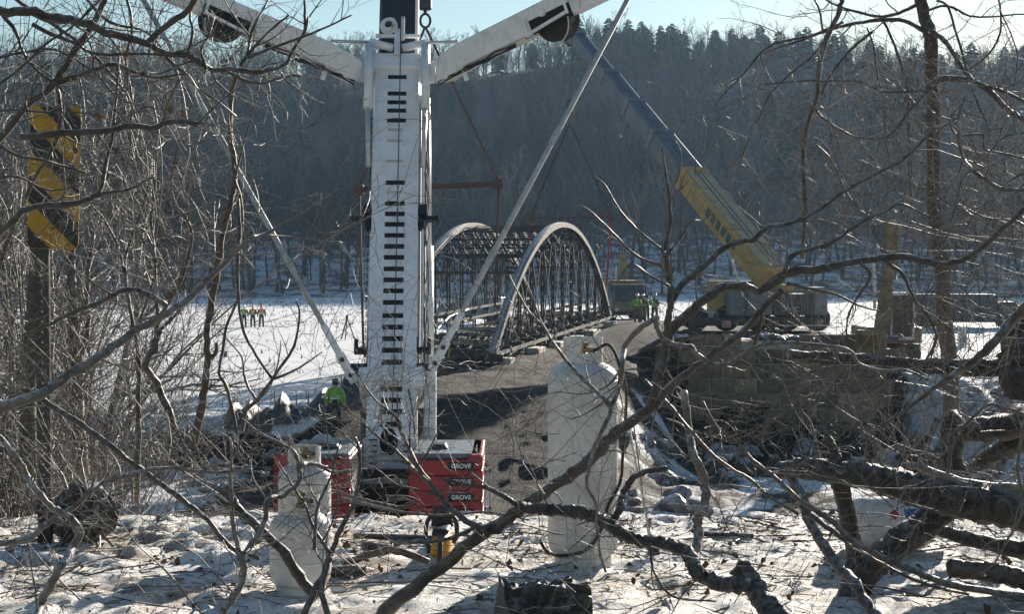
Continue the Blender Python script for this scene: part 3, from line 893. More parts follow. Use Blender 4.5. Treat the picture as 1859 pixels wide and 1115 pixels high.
for (a, b, o) in ((0.0, zc0, .40), (zc1, zt, hw)):
    bx(fp, (-o, 0, a), (sx0, 0.012, b)); bx(fp, (sx1, 0, a), (o, 0.012, b))
    zz = [s for s in slots if a < s < b]
    lo = a
    for s in zz:
        bx(fp, (sx0, 0, lo), (sx1, 0.012, s - .056)); lo = s + .056
    bx(fp, (sx0, 0, lo), (sx1, 0.012, b))
fp.build('front_plate', MT['white_paint'], CR)
for s in slots:
    mesh_box('slot', MT['dark_slot'], (sx0 - .01, .016, s - .066), (sx1 + .01, .04, s + .066), CR, BM)
b = MB()
for (a, c, o) in ((0.0, zc0, .39), (zc1, zt, hw - .01)):
    b.prism([(-o, .065), (o, .065), (o + .06, .25), (o + .06, 1.0), (o - .1, 1.25), (-o + .1, 1.25), (-o - .06, 1.0), (-o - .06, .25)], a, c,
            BM @ Matrix(((1,0,0,0),(0,0,1,0),(0,1,0,0),(0,0,0,1))))
b.build('boom_section', MT['white_paint'], CR, bevel=.02)
rng = random.Random(5)
for py, w in ((235, .3), (255, .32), (292, .34), (349, .3), (110, .0)):
    if w:
        s = on_boom(705, py).z
        mesh_box('worn_patch', MT['faded'], (-w / 2 - .02, -.002, s - .035), (w / 2 - .02, .001, s + .035), CR, BM)
cb = MB(); bx(cb, (-.60, -.06, zc0), (.60, .9, zc1)); cb.build('boom_collar', MT['white_paint'], CR, bevel=.04, seg=2)
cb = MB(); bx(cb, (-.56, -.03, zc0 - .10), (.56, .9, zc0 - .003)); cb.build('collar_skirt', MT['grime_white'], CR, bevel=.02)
# perforated side rails right of the boom
rl = MB()
for k in range(44):
    z = zc1 + .1 + k * (zt - zc1 - .3) / 44
    bx(rl, (hw + .063, .35, z), (hw + .075, .45, z + .09))
rl.build('side_perforation', MT['dark_slot'], CR)
b = MB(); bx(b, (hw + .08, .12, zc1), (hw + .12, .30, zt - .4)); b.build('side_rail', MT['white_paint'], CR)
b = MB(); bx(b, (.57, .35, -.2), (.80, .72, zc0 + .7)); b.build('side_column', MT['grime_white'], CR, bevel=.04, seg=2)
b = MB(); b.tube([BM @ Vector((.67, .5, zc0 + .7)), BM @ Vector((.66, .5, zt - 4.0))], .085, 10); b.tube([BM @ Vector((.66, .5, zt - 4.0)), BM @ Vector((.62, .4, zt - .4))], .05, 8)
b.build('side_tube', MT['white_paint'], CR, smooth=True)
# ladder rungs seen on left edge
b = MB()
for k in range(34):
    z = zc1 + .2 + k * .17
    bx(b, (-hw - .075, .2, z), (-hw - .062, .3, z + .08))
b.build('side_perforation', MT['dark_slot'], CR)
# brackets sticking out of the boom
for z0 in (on_boom(708, 390).z,):
    for s in (-1, 1):
        b = MB()
        bx(b, (min(s * .47, s * .82), .1, z0 - .05), (max(s * .47, s * .82), .2, z0 + .06)); bx(b, (min(s * .78, s * .84), .05, z0 - .09), (max(s * .78, s * .84), .25, z0 + .04))
        bx(b, (min(s * .46, s * .62), .0, z0 + .06), (max(s * .46, s * .62), .25, z0 + .26)); bx(b, (min(s * .46, s * .56), .05, z0 - .25), (max(s * .46, s * .56), .2, z0 - .05))
        b.build('clamp_bracket', MT['black_paint'], CR, bevel=.01)
for py, L in ((632, .70), (662, .76)):
    z0 = on_boom(708, py).z
    for s in (-1, 1):
        b = MB(); bx(b, (min(s * .45, s * L), .05, z0 - .03), (max(s * .45, s * L), .2, z0 + .05))
        if py == 632:
            bx(b, (min(s * (L - .07), s * L), .05, z0 + .05), (max(s * (L - .07), s * L), .2, z0 + .22)); bx(b, (min(s * (L - .24), s * (L - .28)), .05, z0 + .05), (max(s * (L - .24), s * (L - .28)), .2, z0 + .26))
        b.build('pin_bracket', MT['black_paint'], CR)
# hoses, bolts and seams on the boom
rg = random.Random(17)
for k, xx in enumerate((hw + .13, hw + .165, hw + .20)):
    b = MB(); b.tube([BM @ Vector((xx + rg.gauss(0, .012), .16 + .03 * k, z)) for z in np.linspace(zc1 + .25, zt - .3, 26)], .012, 5); b.build('hydraulic_hose', MT['rubber'], CR, smooth=True)
b = MB(); b.tube(([BM @ Vector(p) for p in ((.30, -.02, zc0 - .15), (.36, -.05, zc0 - .5), (.42, -.03, zc0 - 1.0), (.37, -.02, zc0 - 1.5))]), .014, 6); b.build('hydraulic_hose', MT['rubber'], CR, smooth=True)
for a, c, o in ((zc1, zt, hw), (0, zc0, .40)):
    b = MB()
    for s in (-1, 1):
        z = a + .15
        while z < c - .1:
            b.cyl(BM @ Vector((s * (o - .045), -.008, z)), BM @ Vector((s * (o - .045), .002, z)), .012, n=6); z += .32
    tag(b.build('bolts', MT['grey_metal'], CR), None, None, None, 'stuff')
for z in np.linspace(zc1 + 1.2, zt - .8, 4):
    mesh_box('weld_seam', MT['grime_white'], (-hw + .01, -.003, z), (sx0 - .02, .001, z + .012), CR, BM)
# head of the base section
b = MB(); bx(b, (-.62, -.10, zt), (.62, 1.25, zt + .42)); b.build('boom_head', MT['white_paint'], CR, bevel=.06, seg=2)
b = MB(); bx(b, (-.07, -.20, zt + .3), (.07, -.11, zt + .98)); b.build('mast_plate', MT['white_paint'], CR, bevel=.015)
b = MB(); b.cyl(BM @ Vector((-.46, -.15, zt + .80)), BM @ Vector((.46, -.15, zt + .80)), .045, n=10); b.build('cross_bar', MT['white_paint'], CR, smooth=True)
def turned(name, mat, c, axis, prof, parent, n=20):
    q = Vector(axis).to_track_quat('Z', 'Y').to_matrix().to_4x4(); q.translation = c
    m = MB(); m.lathe(prof, q, n); return m.build(name, mat, parent, smooth=False, bevel=.006)
turned('sheave', MT['grime_white'], BM @ Vector((-.19, -.22, zt + 1.02)), BM.to_3x3() @ Vector((.3, 1, 0)), [(.03, -.06), (.16, -.06), (.19, -.05), (.15, -.015), (.15, .015), (.19, .05), (.16, .06), (.03, .06)], CR)
turned('sheave_hub', MT['steel'], BM @ Vector((-.19, -.29, zt + 1.0)), BM.to_3x3() @ Vector((.3, 1, 0)), [(.02, -.02), (.08, -.02), (.08, .1), (.02, .1)], CR, 12)
b = MB(); bx(b, (.06, -.2, zt + .7), (.14, -.1, zt + 1.32)); b.build('rope_guide', MT['grime_white'], CR, bevel=.02)
# black telescopic sections up to the boom tip, far above the picture
zz = zt - 1.0; w = .41
for k, ln in enumerate((13, 12, 12, 12)):
    b = MB()
    o = w - .035 * k; y0, y1 = .12 + .03 * k, 1.12 - .03 * k
    sec = [(-o + .06, y0), (o - .06, y0), (o, y0 + .08), (o, y1 - .2), (o - .2, y1), (-o + .2, y1), (-o, y1 - .2), (-o, y0 + .08)]
    b.prism(sec, zz, zz + ln + .8, BM @ Matrix(((1,0,0,0),(0,0,1,0),(0,1,0,0),(0,0,0,1))))
    b.build('telescopic_section', MT['boom_black'], CR)
    zz += ln
TIPB = BM @ Vector((0, .6, zz + .8))
b = MB(); bx(b, (-.3, .1, zz + .8), (.3, 1.6, zz + 1.4)); b.build('boom_tip', MT['white_paint'], CR)
# hoist rope lying along the front of the boom
b = MB()
b.tube([on_boom(728, -120, -.25) and BM @ on_boom(728, -120, -.25), BM @ on_boom(727, 100, -.27), BM @ on_boom(721, 400, -.16), BM @ on_boom(714, 700, -.10), BM @ on_boom(708, 860, .0)], .011, 5)
b.build('hoist_rope', MT['black_paint'], CR)
# the two spread arms
def arm(side):
    s = side
    roots = {1: ((790, 127, 29.4), (845, 101, 28.9), (1120, -36, 26.6)), -1: ((652, 125, 29.4), (597, 96, 28.9), (262, -38, 26.6))}[s]
    A, B, C = [P(*r) for r in roots]
    d = (C - A).normalized()
    dep = Vector((0, 1, 0)); dep = (dep - d * dep.dot(d)).normalized()
    upv = d.cross(dep) if s < 0 else dep.cross(d)
    if upv.z < 0: upv = -upv
    Ms = lambda p: Matrix(((d.x, dep.x, upv.x, p.x), (d.y, dep.y, upv.y, p.y), (d.z, dep.z, upv.z, p.z), (0, 0, 0, 1)))
    L = (C - A).length
    b = MB()
    def ring(x, h0, h1, y0, y1):
        c = A + d * x
        return [c + dep * y + upv * h for y, h in ((y0, h0), (y1, h0), (y1, h1), (y0, h1))]
    b.loft([ring(-.12, -.24, .10, -.22, .30), ring(.35, -.30, .20, -.20, .3), ring(.85, -.22, .27, -.16, .3), ring(L, -.22, .27, -.16, .28)])
    am = b.build('arm', MT['white_paint'], CR, bevel=.025)
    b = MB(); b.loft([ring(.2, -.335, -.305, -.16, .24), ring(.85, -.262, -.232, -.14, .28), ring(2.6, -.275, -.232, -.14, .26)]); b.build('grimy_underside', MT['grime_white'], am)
    rg = random.Random(3)
    b = MB()
    for k in range(3):
        pts = [A + d * (x) + dep * (-.18) + upv * (-.27 - .02 * k + rg.gauss(0, .02)) for x in np.linspace(.1, 2.2, 9)]
        b.tube(pts, .018, 5)
    b.build('hose', MT['rubber'], am)
    M = Ms(A)
    b = MB(); b.box((.75, -.19, -.50), (.83, -.13, -.22), M); b.build('hanging_tab', MT['white_paint'], am)
    # rope drum in its guard near the outer end
    dm = (P(1008, 45, 27.45), P(408, 42, 27.45))[s < 0]
    x0 = (dm - A).dot(d)
    turned('rope_drum', MT['black_paint'], A + d * x0 + upv * -.16 + dep * .02, dep, [(.05, -.15), (.40, -.15), (.42, -.13), (.36, -.08), (.36, .1), (.42, .18), (.40, .2), (.05, .2)], CR, 28)
    b = MB(); b.box((x0 - .50, -.165, -.26), (x0 + .50, -.14, .02), M); b.build('drum_opening', MT['dark_slot'], am)
    b = MB()
    g0 = lambda x, y, h: M @ Vector((x, y, h))
    for p, q in (((x0 - .52, -.34, .05), (x0 - .52, -.34, -.28)), ((x0 + .50, -.34, .10), (x0 + .50, -.34, -.20)), ((x0 - .52, -.34, -.24), (x0 + .50, -.34, -.16)),
                 ((x0 - .52, -.34, .05), (x0 - .52, -.1, .05)), ((x0 + .5, -.34, .1), (x0 + .5, -.1, .1)), ((x0 - .52, -.34, -.26), (x0 - .52, -.1, -.26))):
        b.bar(g0(*p), g0(*q), .05, .05)
    b.build('drum_guard', MT['white_paint'], am)
    b = MB(); pts = [M @ Vector((x0 + cos(a) * .46, -.3, -.20 + sin(a) * .46)) for a in np.linspace(-pi * .95, -.1, 12)]
    b.tube(pts, .014, 5); b.build('rope_keeper', MT['bright_metal'], am)
    turned('boss', MT['white_paint'], M @ Vector((x0 - .12, -.22, .05)), dep, [(.03, -.03), (.075, -.03), (.075, .08), (.03, .08)], am, 12)
    # luffing ram between mast and arm
    b = MB(); b.tube([BM @ Vector((s * .09, -.12, zt + .50)), BM @ Vector((s * .58, -.16, zt + .62))], .085, 10); b.build('ram_barrel', MT['white_paint'], CR, smooth=True)
    b = MB(); b.tube([BM @ Vector((s * .58, -.16, zt + .62)), A + d * .85 + upv * .30 + dep * -.1], .032, 8); b.build('ram_rod', MT['bright_metal'], CR, smooth=True)
    # upright cylinder beside the boom head
    b = MB(); b.tube([BM @ Vector((s * .575, -.22, zt + .50)), BM @ Vector((s * .575, -.12, zt - 1.08))], .088, 12); b.build('upright_cylinder', MT['white_paint'], CR, smooth=True)
    b = MB(); b.tube([BM @ Vector((s * .575, -.12, zt - 1.08)), BM @ Vector((s * .535, -.02, zt - 2.45))], .048, 10); b.build('cylinder_rod', MT['bright_metal'], CR, smooth=True)
    # long pendant rod down to the collar
    zp = (zc0 + zc1) / 2 + .1
    foot = BM @ Vector((s * .80, .12, zp))
    Dp = foot.y
    p0 = P(785, 668, Dp) if s > 0 else P(642, 690, Dp)
    pe = P(1142, -6, 26.3) if s > 0 else P(262, 2, 26.3)
    dd = (pe - p0).normalized(); LL = (pe - p0).length
    b = MB(); b.tube([p0 + dd * 1.0, p0 + dd * 1.4, p0 + dd * (LL + 1.5)], [.04, .05, .05], 8)
    fj = .50
    pd = b.build('pendant_rod', MT['grey_metal'], CR, smooth=True)
    b = MB(); b.bar(p0 - dd * .05, p0 + dd * .55, .17, .06, up=(0, 1, 0)); b.bar(p0 + dd * .45, p0 + dd * 1.15, .12, .08, up=(0, 1, 0)); b.build('end_link', MT['white_paint'], pd, bevel=.02)
    for f in ((.30 if s > 0 else .30), .62):
        q = p0 + dd * (LL * f)
        b = MB()
        side_v = dd.cross(Vector((0, 1, 0))).normalized()
        for sg in (-1, 1):
            b.bar(q - dd * .17 + side_v * .045 * sg, q + dd * .17 + side_v * .045 * sg, .03, .05, up=(0, 1, 0))
        b.build('rod_joint', MT['grey_metal'], pd, bevel=.008)
    for f in (.1, .42):
        b = MB(); b.cyl(p0 + dd * f - Vector((0, .06, 0)), p0 + dd * f + Vector((0, .05, 0)), .045, n=10); b.build('pin', MT['black_paint'], pd)
arm(1); arm(-1)
# superstructure and boom foot
b = MB(); bx(b, (-.46, -.02, -.30), (.50, .05, -.003)); b.build('foot_plate', MT['white_paint'], CR)
b = MB(); bx(b, (-.47, -.06, -.30), (.49, -.022, -.22)); b.build('foot_rib', MT['brown_panel'], CR)
hz = on_boom(707, 800).z
# lower nose plate with oval hole stands in front of the boom foot
NP = Matrix.Translation(P(708, 862, D0 - .35))
s105 = D0 / F
b = MB(); b.box((-.46, 0, .10), (.46, .05, .62), NP); b.build('nose_plate', MT['white_paint'], CR)
b = MB()
b.loft([[NP @ Vector((-.02 + cos(a) * .155 * q, yy, .56 + sin(a) * .24 * q)) for a in [2 * pi * k / 24 for k in range(24)]] for yy, q in ((-.012, 1), (.04, .97))])
b.build('oval_opening', MT['dark_slot'], CR)
b = MB()
for sx in (-1, 1):
    for k in range(5):
        b.box((sx * .29 - .07, -.008, .18 + k * .10), (sx * .29 + .07, .01, .205 + k * .10), NP)
b.build('vent_slot', MT['dark_slot'], CR)
b = MB(); b.box((-.50, -.1, -.06), (.55, .3, .10), NP); b.build('cross_beam', MT['black_paint'], CR, bevel=.02)
b = MB(); b.box((-.62, -.02, -.17), (.40, .4, -.06), NP); b.build('white_beam', MT['white_paint'], CR, bevel=.02)
b = MB(); b.box((-.66, -.3, -1.4), (.66, 1.8, -.18), NP); b.build('slewing_frame', MT['black_paint'], CR)
b = MB()
b.cyl(BM @ Vector((.0, 1.5, -.2)) + Vector((0, 3.4, -.6)), BM @ Vector((0, 1.2, 5.2)), .19, .17, 12); b.build('lift_ram', MT['grey_metal'], CR, smooth=True)
# red counterweight slabs with name plates
def text_mesh(txt, size, ext, offset=0.0):
    cu = bpy.data.curves.new('lettering', 'FONT'); cu.body = txt; cu.size = size; cu.extrude = ext; cu.offset = offset
    cu.align_x = 'CENTER'; cu.align_y = 'CENTER'; cu.resolution_u = 3
    o = bpy.data.objects.new('lettering_tmp', cu); COL.objects.link(o)
    dg = bpy.context.evaluated_depsgraph_get()
    me = bpy.data.meshes.new_from_object(o.evaluated_get(dg))
    bpy.data.objects.remove(o); bpy.data.curves.remove(cu)
    me.materials.clear()
    return me
DW = 21.8
gm = text_mesh('GROVE', .094, .003, .003); gm.materials.append(MT['white_paint'])
def stack(px0, px1, ear):
    x0, x1 = P(px0, 900, DW).x, P(px1, 900, DW).x
    th = px2m(28.6, DW)
    ztop = P(800, 833, DW).z
    e = .055
    for k in range(7):
        z1 = ztop - k * th; z0 = z1 - th + .012
        if ear > 0: poly = [(x0, z0), (x0 + .14, z0), (x0 + .19, z0 - e * .6), (x1 - .24, z0 - e * .6), (x1 - .18, z0 + e), (x1, z0 + e), (x1, z1 + e), (x1 - .18, z1 + e), (x1 - .24, z1 - e * .6), (x0 + .19, z1 - e * .6), (x0 + .14, z1), (x0, z1)]
        else: poly = [(x1, z0), (x1 - .14, z0), (x1 - .19, z0 - e * .6), (x0 + .24, z0 - e * .6), (x0 + .18, z0 + e), (x0, z0 + e), (x0, z1 + e), (x0 + .18, z1 + e), (x0 + .24, z1 - e * .6), (x1 - .19, z1 - e * .6), (x1 - .14, z1), (x1, z1)]
        if ear < 0: poly = poly[::-1]
        b = MB(); b.prism(poly, DW, DW + 1.9)
        slab = b.build('counterweight_slab', MT['red_paint'], CR, bevel=.012)
        if ear > 0:
            cx, cz = P(837, 845, DW).x, z1 - .118
            b = MB(); b.box((cx - .195, DW - .014, cz - .062), (cx + .195, DW + .004, cz + .062)); pl = b.build('name_plate', MT['dark_slot'], slab)
            t = bpy.data.objects.new('lettering', gm); COL.objects.link(t); t.parent = slab
            t.location = Vector((cx, DW - .019, cz)) - base_of(CR); t.rotation_euler = (pi / 2, 0, 0)
    b = MB(); b.box((x0 + .03, DW + .15, ztop - .03), (x1 - .03, DW + 1.9, ztop + .055)); b.build('deck_cover', MT['slate'], CR, bevel=.02)
    b = MB(); b.box((x0 + .01, DW + 1.905, ztop - 7 * th), (x1 - .01, DW + 1.93, ztop - .04)); b.build('rear_bounce_blocker', MT['black_paint'], CR)  # unseen black sheet added to stop red bounce off the slab backs
    cx = P(793 if ear > 0 else 590, 820, DW).x
    b = MB()
    b.prism([(cx - .14, ztop + .05), (cx + .14, ztop + .05), (cx + .09, ztop + .13), (cx - .09, ztop + .13)], DW + .7, DW + 1.0)
    b.build('deck_hatch', MT['black_paint'], CR, bevel=.01)
    return x0, x1, ztop, th
x0, x1, ztop, th = stack(742, 876, 1)
b = MB()
for xx in (x1 + .02, x1 + .10): b.box((xx, DW + .05, ztop - 1.3), (xx + .03, DW + .1, ztop - .15))
b.box((x1 + .02, DW + .05, ztop - .22), (x1 + .13, DW + .10, ztop - .18)); b.box((x1 + .02, DW + .05, ztop - .8), (x1 + .13, DW + .10, ztop - .76))
b.build('side_frame', MT['grey_metal'], CR)
lx0, lx1, _a, _b = stack(497, 636, -1)
b = MB(); b.box((lx1 + .001, DW + .10, ztop - 1.6), (lx1 + .012, DW + 1.88, ztop - .02)); b.build('inner_bounce_blocker', MT['black_paint'], CR)  # added black sheet, keeps red bounce off the nose plate
b = MB(); b.box((x0 - .012, DW + .10, ztop - 1.6), (x0 - .001, DW + 1.88, ztop - .02)); b.build('inner_bounce_blocker', MT['black_paint'], CR)  # same added bounce blocker on the right stack
b = MB(); b.prism([(P(560, 815, DW).x - .2, ztop + .06), (P(560, 815, DW).x + .22, ztop + .06), (P(560, 815, DW).x + .1, ztop + .18), (P(560, 815, DW).x - .1, ztop + .18)], DW + 1.2, DW + 1.7); b.build('exhaust_cover', MT['grey_metal'], CR, bevel=.02)
xm = BO.x
b = MB(); b.box((xm - 1.4, DW + .4, -3.35), (xm + 1.4, DW + 12.5, -2.75)); b.build('carrier', MT['black_paint'], CR, bevel=.05)
b = MB(); b.box((xm - 1.35, DW + 10.5, -2.9), (xm + .2, DW + 12.6, -1.6)); b.build('driver_cab', MT['black_paint'], CR, bevel=.1)
for sx in (-1, 1):
    for k in range(5):
        c = Vector((xm + sx * 1.15, DW + 1.6 + k * 2.1, -3.75))
        wl = turned('wheel', MT['rubber'], c, (1, 0, 0), [(.2, -.18), (.55, -.18), (.66, -.12), (.66, .12), (.55, .18), (.2, .18)], CR, 20)

# ------------------------------------------------------------------ lifting gear of the white crane
HK = P(772, 14, 62.5)
LR = thing('hook_block', 'black crane hook block hanging beside the dark boom above the bridge', 'hook block', HK)
b = MB(); b.box((HK.x - .28, HK.y - .2, HK.z - .1), (HK.x + .28, HK.y + .2, HK.z + .95)); b.build('block_body', MT['black_paint'], LR, bevel=.1, seg=2)
b = MB(); pts = [HK + Vector((cos(a) * .22, 0, -.55 + sin(a) * .30)) for a in np.linspace(0, 2 * pi, 14)]; b.tube(pts, .055, 6); b.cyl(HK + Vector((0, 0, -.1)), HK + Vector((0, 0, -.3)), .08, n=8); b.build('hook', MT['steel'], LR)
b = MB(); tp = TIPB + Vector((0, 1.0, 0))
for k in (-1, 1): b.tube([HK + Vector((k * .12, 0, .9)), tp + Vector((k * .12, 0, 0))], .02, 4)
b.build('hoist_line', MT['black_paint'], LR)
def spreader(name, label, hook, pl, pr, drop_l, drop_r, barw, mat_sling):
    t = thing(name, label, 'spreader beam', pl.lerp(pr, .5))
    b = MB(); b.bar(pl, pr, barw, barw); b.build('beam', MT['red_rig'], t, bevel=.02)
    for p, dr in ((pl, drop_l), (pr, drop_r)):
        strap = MT['red_rig'] if mat_sling is MT['red_rig'] else MT['red_strap']
        b = MB(); b.box((p.x - .2, p.y - .2, p.z - .22), (p.x + .2, p.y + .2, p.z + .22)); b.build('end_fitting', MT['red_rig'], t, bevel=.05)
        b = MB(); b.tube([p + Vector((0, 0, .15)), hook], .055, 6); b.build('sling', mat_sling, t)
        b = MB(); b.tube([p + Vector((0, 0, -.2)), dr], .06, 6); b.build('lifting_strap', strap, t)
    return t
spreader('lifting_beam', 'rusty red lifting beam hung level behind the white crane boom', HK + Vector((0, 0, -.8)), P(652, 344, 61.5), P(905, 334, 63.5), P(660, 640, 61), P(898, 560, 63), .24, MT['red_rig'])

# ------------------------------------------------------------------ the yellow crane
C2 = thing('yellow_mobile_crane', 'yellow mobile crane with long slate-grey telescopic boom behind the stone abutment', 'crane', (13.0, 70, -1.7))
QO = P(1404, 506, 69.0); QT = P(1043, 62, 87.0)
QU = (QT - QO).normalized(); QL = (QT - QO).length
h2 = Vector((QU.x, QU.y, 0)).normalized(); QR = Vector((h2.y, -h2.x, 0)); QN = QU.cross(QR)
if QN.z < 0: QN = -QN     # QN = up side of the boom, towards us
QM = Matrix(((QR.x, QN.x, QU.x, QO.x), (QR.y, QN.y, QU.y, QO.y), (QR.z, QN.z, QU.z, QO.z), (0, 0, 0, 1)))
SW = Matrix(((1,0,0,0),(0,0,1,0),(0,1,0,0),(0,0,0,1)))
def s_at(py):
    return QL * min((abs((QO + QU * QL * f - P(CX, CY, 1)).z) * 0 + abs(project(QO + QU * QL * f)[1] - py), f) for f in np.linspace(0, 1, 400))[1]
def project(p):
    d = Vector(p) - Vector((0, 0, CAMZ))
    fz = d.y * cos(TH) - d.z * sin(TH); uz = d.y * sin(TH) + d.z * cos(TH)
    return (CX + F * d.x / fz, CY - F * uz / fz)
ends = [s_at(y) for y in (322, 250, 192, 137, 66)]
w, h = .70, .60
cur = 0.0
for k, e in enumerate(ends):
    o, hh = w - .07 * k, h - .06 * k
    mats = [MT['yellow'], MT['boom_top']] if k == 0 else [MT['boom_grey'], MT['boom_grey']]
    b = MB()
    sec = [(-o, -hh), (o, -hh), (o, hh), (-o, hh)]
    b.prism(sec, cur, e, QM @ SW)
    part = b.build('boom_section', mats[0], C2, bevel=.06, seg=2)
    if k == 0:
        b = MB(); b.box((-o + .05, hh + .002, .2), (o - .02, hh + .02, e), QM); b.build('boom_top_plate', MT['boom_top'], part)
    b = MB()
    for xx in (-.18, .12): b.box((xx * (1 - .1 * k), hh + .021, max(cur, 0)), (xx * (1 - .1 * k) + .05, hh + .04, e), QM)
    b.build('top_cable', MT['slate'] if k else MT['green'], part)
    b = MB(); b.box((-o - .06, -hh - .06, e - .35), (o + .06, hh + .06, e + .05), QM); b.build('section_collar', MT['yellow'] if k == 0 else MT['slate'], part, bevel=.03)
    cur = e
b = MB()
rng = random.Random(2)
for k in range(6):
    z = ends[0] * (.30 + .062 * k)
    b.box((-w - .012, -.28, z), (-w - .002, .22, z + ends[0] * .042), QM)
b.build('side_emblem', MT['green'], C2)
TIP2 = QM @ Vector((0, 0, QL))
b = MB(); b.box((-.4, -.75, QL - .3), (.4, .35, QL + .5), QM); b.build('boom_head', MT['black_paint'], C2, bevel=.05)
b = MB(); b.cyl(P(1412, 470, 71.0), QM @ Vector((-.3, -.9, ends[0] * .45)), .16, n=10); b.build('lift_ram', MT['bright_metal'], C2, smooth=True)
b = MB(); b.cyl(P(1345, 522, 70.0), P(1316, 438, 71.5), .07, n=8); b.build('ram_rod', MT['bright_metal'], C2, smooth=True)
def pxbox(name, mat, px0, py0, px1, py1, D, dep, parent, bevel=.03):
    a, c = P(px0, py1, D), P(px1, py0, D)
    b = MB(); b.box((a.x, D, a.z), (c.x, D + dep, c.z)); return b.build(name, mat, parent, bevel=bevel)
pxbox('cab_panel', MT['yellow'], 1291, 510, 1319, 574, 69.4, 1.6, C2)
pxbox('counterweight', MT['slate'], 1320, 524, 1355, 576, 68.6, 2.2, C2, .12)
pxbox('counterweight', MT['slate'], 1355.5, 524, 1402, 576, 68.6, 2.2, C2, .12)
pxbox('machinery_housing', MT['brown_panel'], 1403, 534, 1477, 573, 68.9, 2.4, C2)
for k in range(6): pxbox('panel_rib', MT['slate'], 1406 + 12 * k, 536, 1407.5 + 12 * k, 571, 68.85, .05, C2, 0)
pxbox('housing_top', MT['yellow'], 1411, 517, 1443, 533, 69.2, 1.8, C2, .1)
pxbox('end_box', MT['slate'], 1477.5, 522, 1503, 573, 68.8, 2.4, C2, .06)
pxbox('housing_deck', MT['slate'], 1300, 510, 1412, 523, 69.6, 2.0, C2, .05)
gm2 = text_mesh('GO  C', .32, .004, .006); gm2.materials.append(MT['grey_metal'])
t = bpy.data.objects.new('lettering', gm2); COL.objects.link(t); t.parent = C2
pp = P(1434, 562, 68.88); t.location = pp - base_of(C2); t.rotation_euler = (pi / 2, 0, 0)
pxbox('carrier_deck', MT['black_paint'], 1235, 577, 1494, 592, 68.9, 2.6, C2)
pxbox('front_deck', MT['grey_metal'], 1268, 565, 1301, 576.5, 69.2, 2.2, C2)
pxbox('side_step', MT['bright_metal'], 1415, 590.5, 1512, 592.5, 68.3, .4, C2, 0)
def striped(px0, py0, px1, py1, D):
    a, c = P(px0, py1, D), P(px1, py0, D)
    b = MB(); b.box((a.x, D, a.z), (c.x, D + .04, c.z)); p = b.build('warning_plate', MT['whitetruck'], C2)
    W, H = c.x - a.x, c.z - a.z
    for k in range(-2, 4):
        x = a.x + k * W / 3.2
        poly = [(x, c.z), (x + W / 6, c.z), (x + W / 6 + H * .9, a.z), (x + H * .9, a.z)]
        poly = [(min(max(q, a.x), c.x), zq) for q, zq in poly]
        if abs(poly[0][0] - poly[1][0]) + abs(poly[2][0] - poly[3][0]) < .02: continue
        b = MB(); b.prism(poly, D - .012, D - .002); b.build('stripe', MT['red_paint'], p)
striped(1311, 582, 1327, 595, 68.7); striped(1398, 582, 1413, 595, 68.7); striped(1484, 581, 1494, 590, 68.7); striped(1266, 595, 1276, 604, 68.7)
for k in range(5):
    c = P(1262 + 55 * k, 600, 69.4)
    turned('wheel', MT['rubber'], Vector((c.x, 69.2, -1.0)), (0, 1, 0), [(.2, -.2), (.5, -.2), (.62, -.14), (.62, .14), (.5, .2), (.2, .2)], C2, 18)
for px in (1256, 1400):
    a = P(px, 596, 68.2)
    b = MB(); b.box((a.x - .15, 68.0, -1.5), (a.x + .15, 68.6, -.85)); b.box((a.x - .4, 67.8, -1.68), (a.x + .4, 68.7, -1.5)); b.build('outrigger', MT['black_paint'], C2)
HK2 = P(1034, 205, 85.0)
L2 = thing('hook_block', 'small dark hook block beside the upper part of the right white pendant rod', 'hook block', HK2)
b = MB(); b.box((HK2.x - .25, HK2.y - .2, HK2.z - .1), (HK2.x + .25, HK2.y + .2, HK2.z + .75)); b.build('block_body', MT['black_paint'], L2, bevel=.12, seg=2)
b = MB(); pts = [HK2 + Vector((cos(a) * .22, 0, -.4 + sin(a) * .28)) for a in np.linspace(0, 2 * pi, 14)]; b.tube(pts, .06, 6); b.build('hook', MT['brass'], L2)
b = MB(); b.tube([HK2 + Vector((0, 0, .7)), TIP2 + Vector((0, 0, -.6))], .022, 4); b.build('hoist_line', MT['black_paint'], L2)
spreader('lifting_beam', 'thin lifting beam with red straps over the far end of the arched bridge', HK2 + Vector((0, 0, -.6)), P(964, 396, 84.0), P(1109, 394, 85.5), P(968, 560, 84), P(1101, 520, 85.3), .11, MT['steel'])

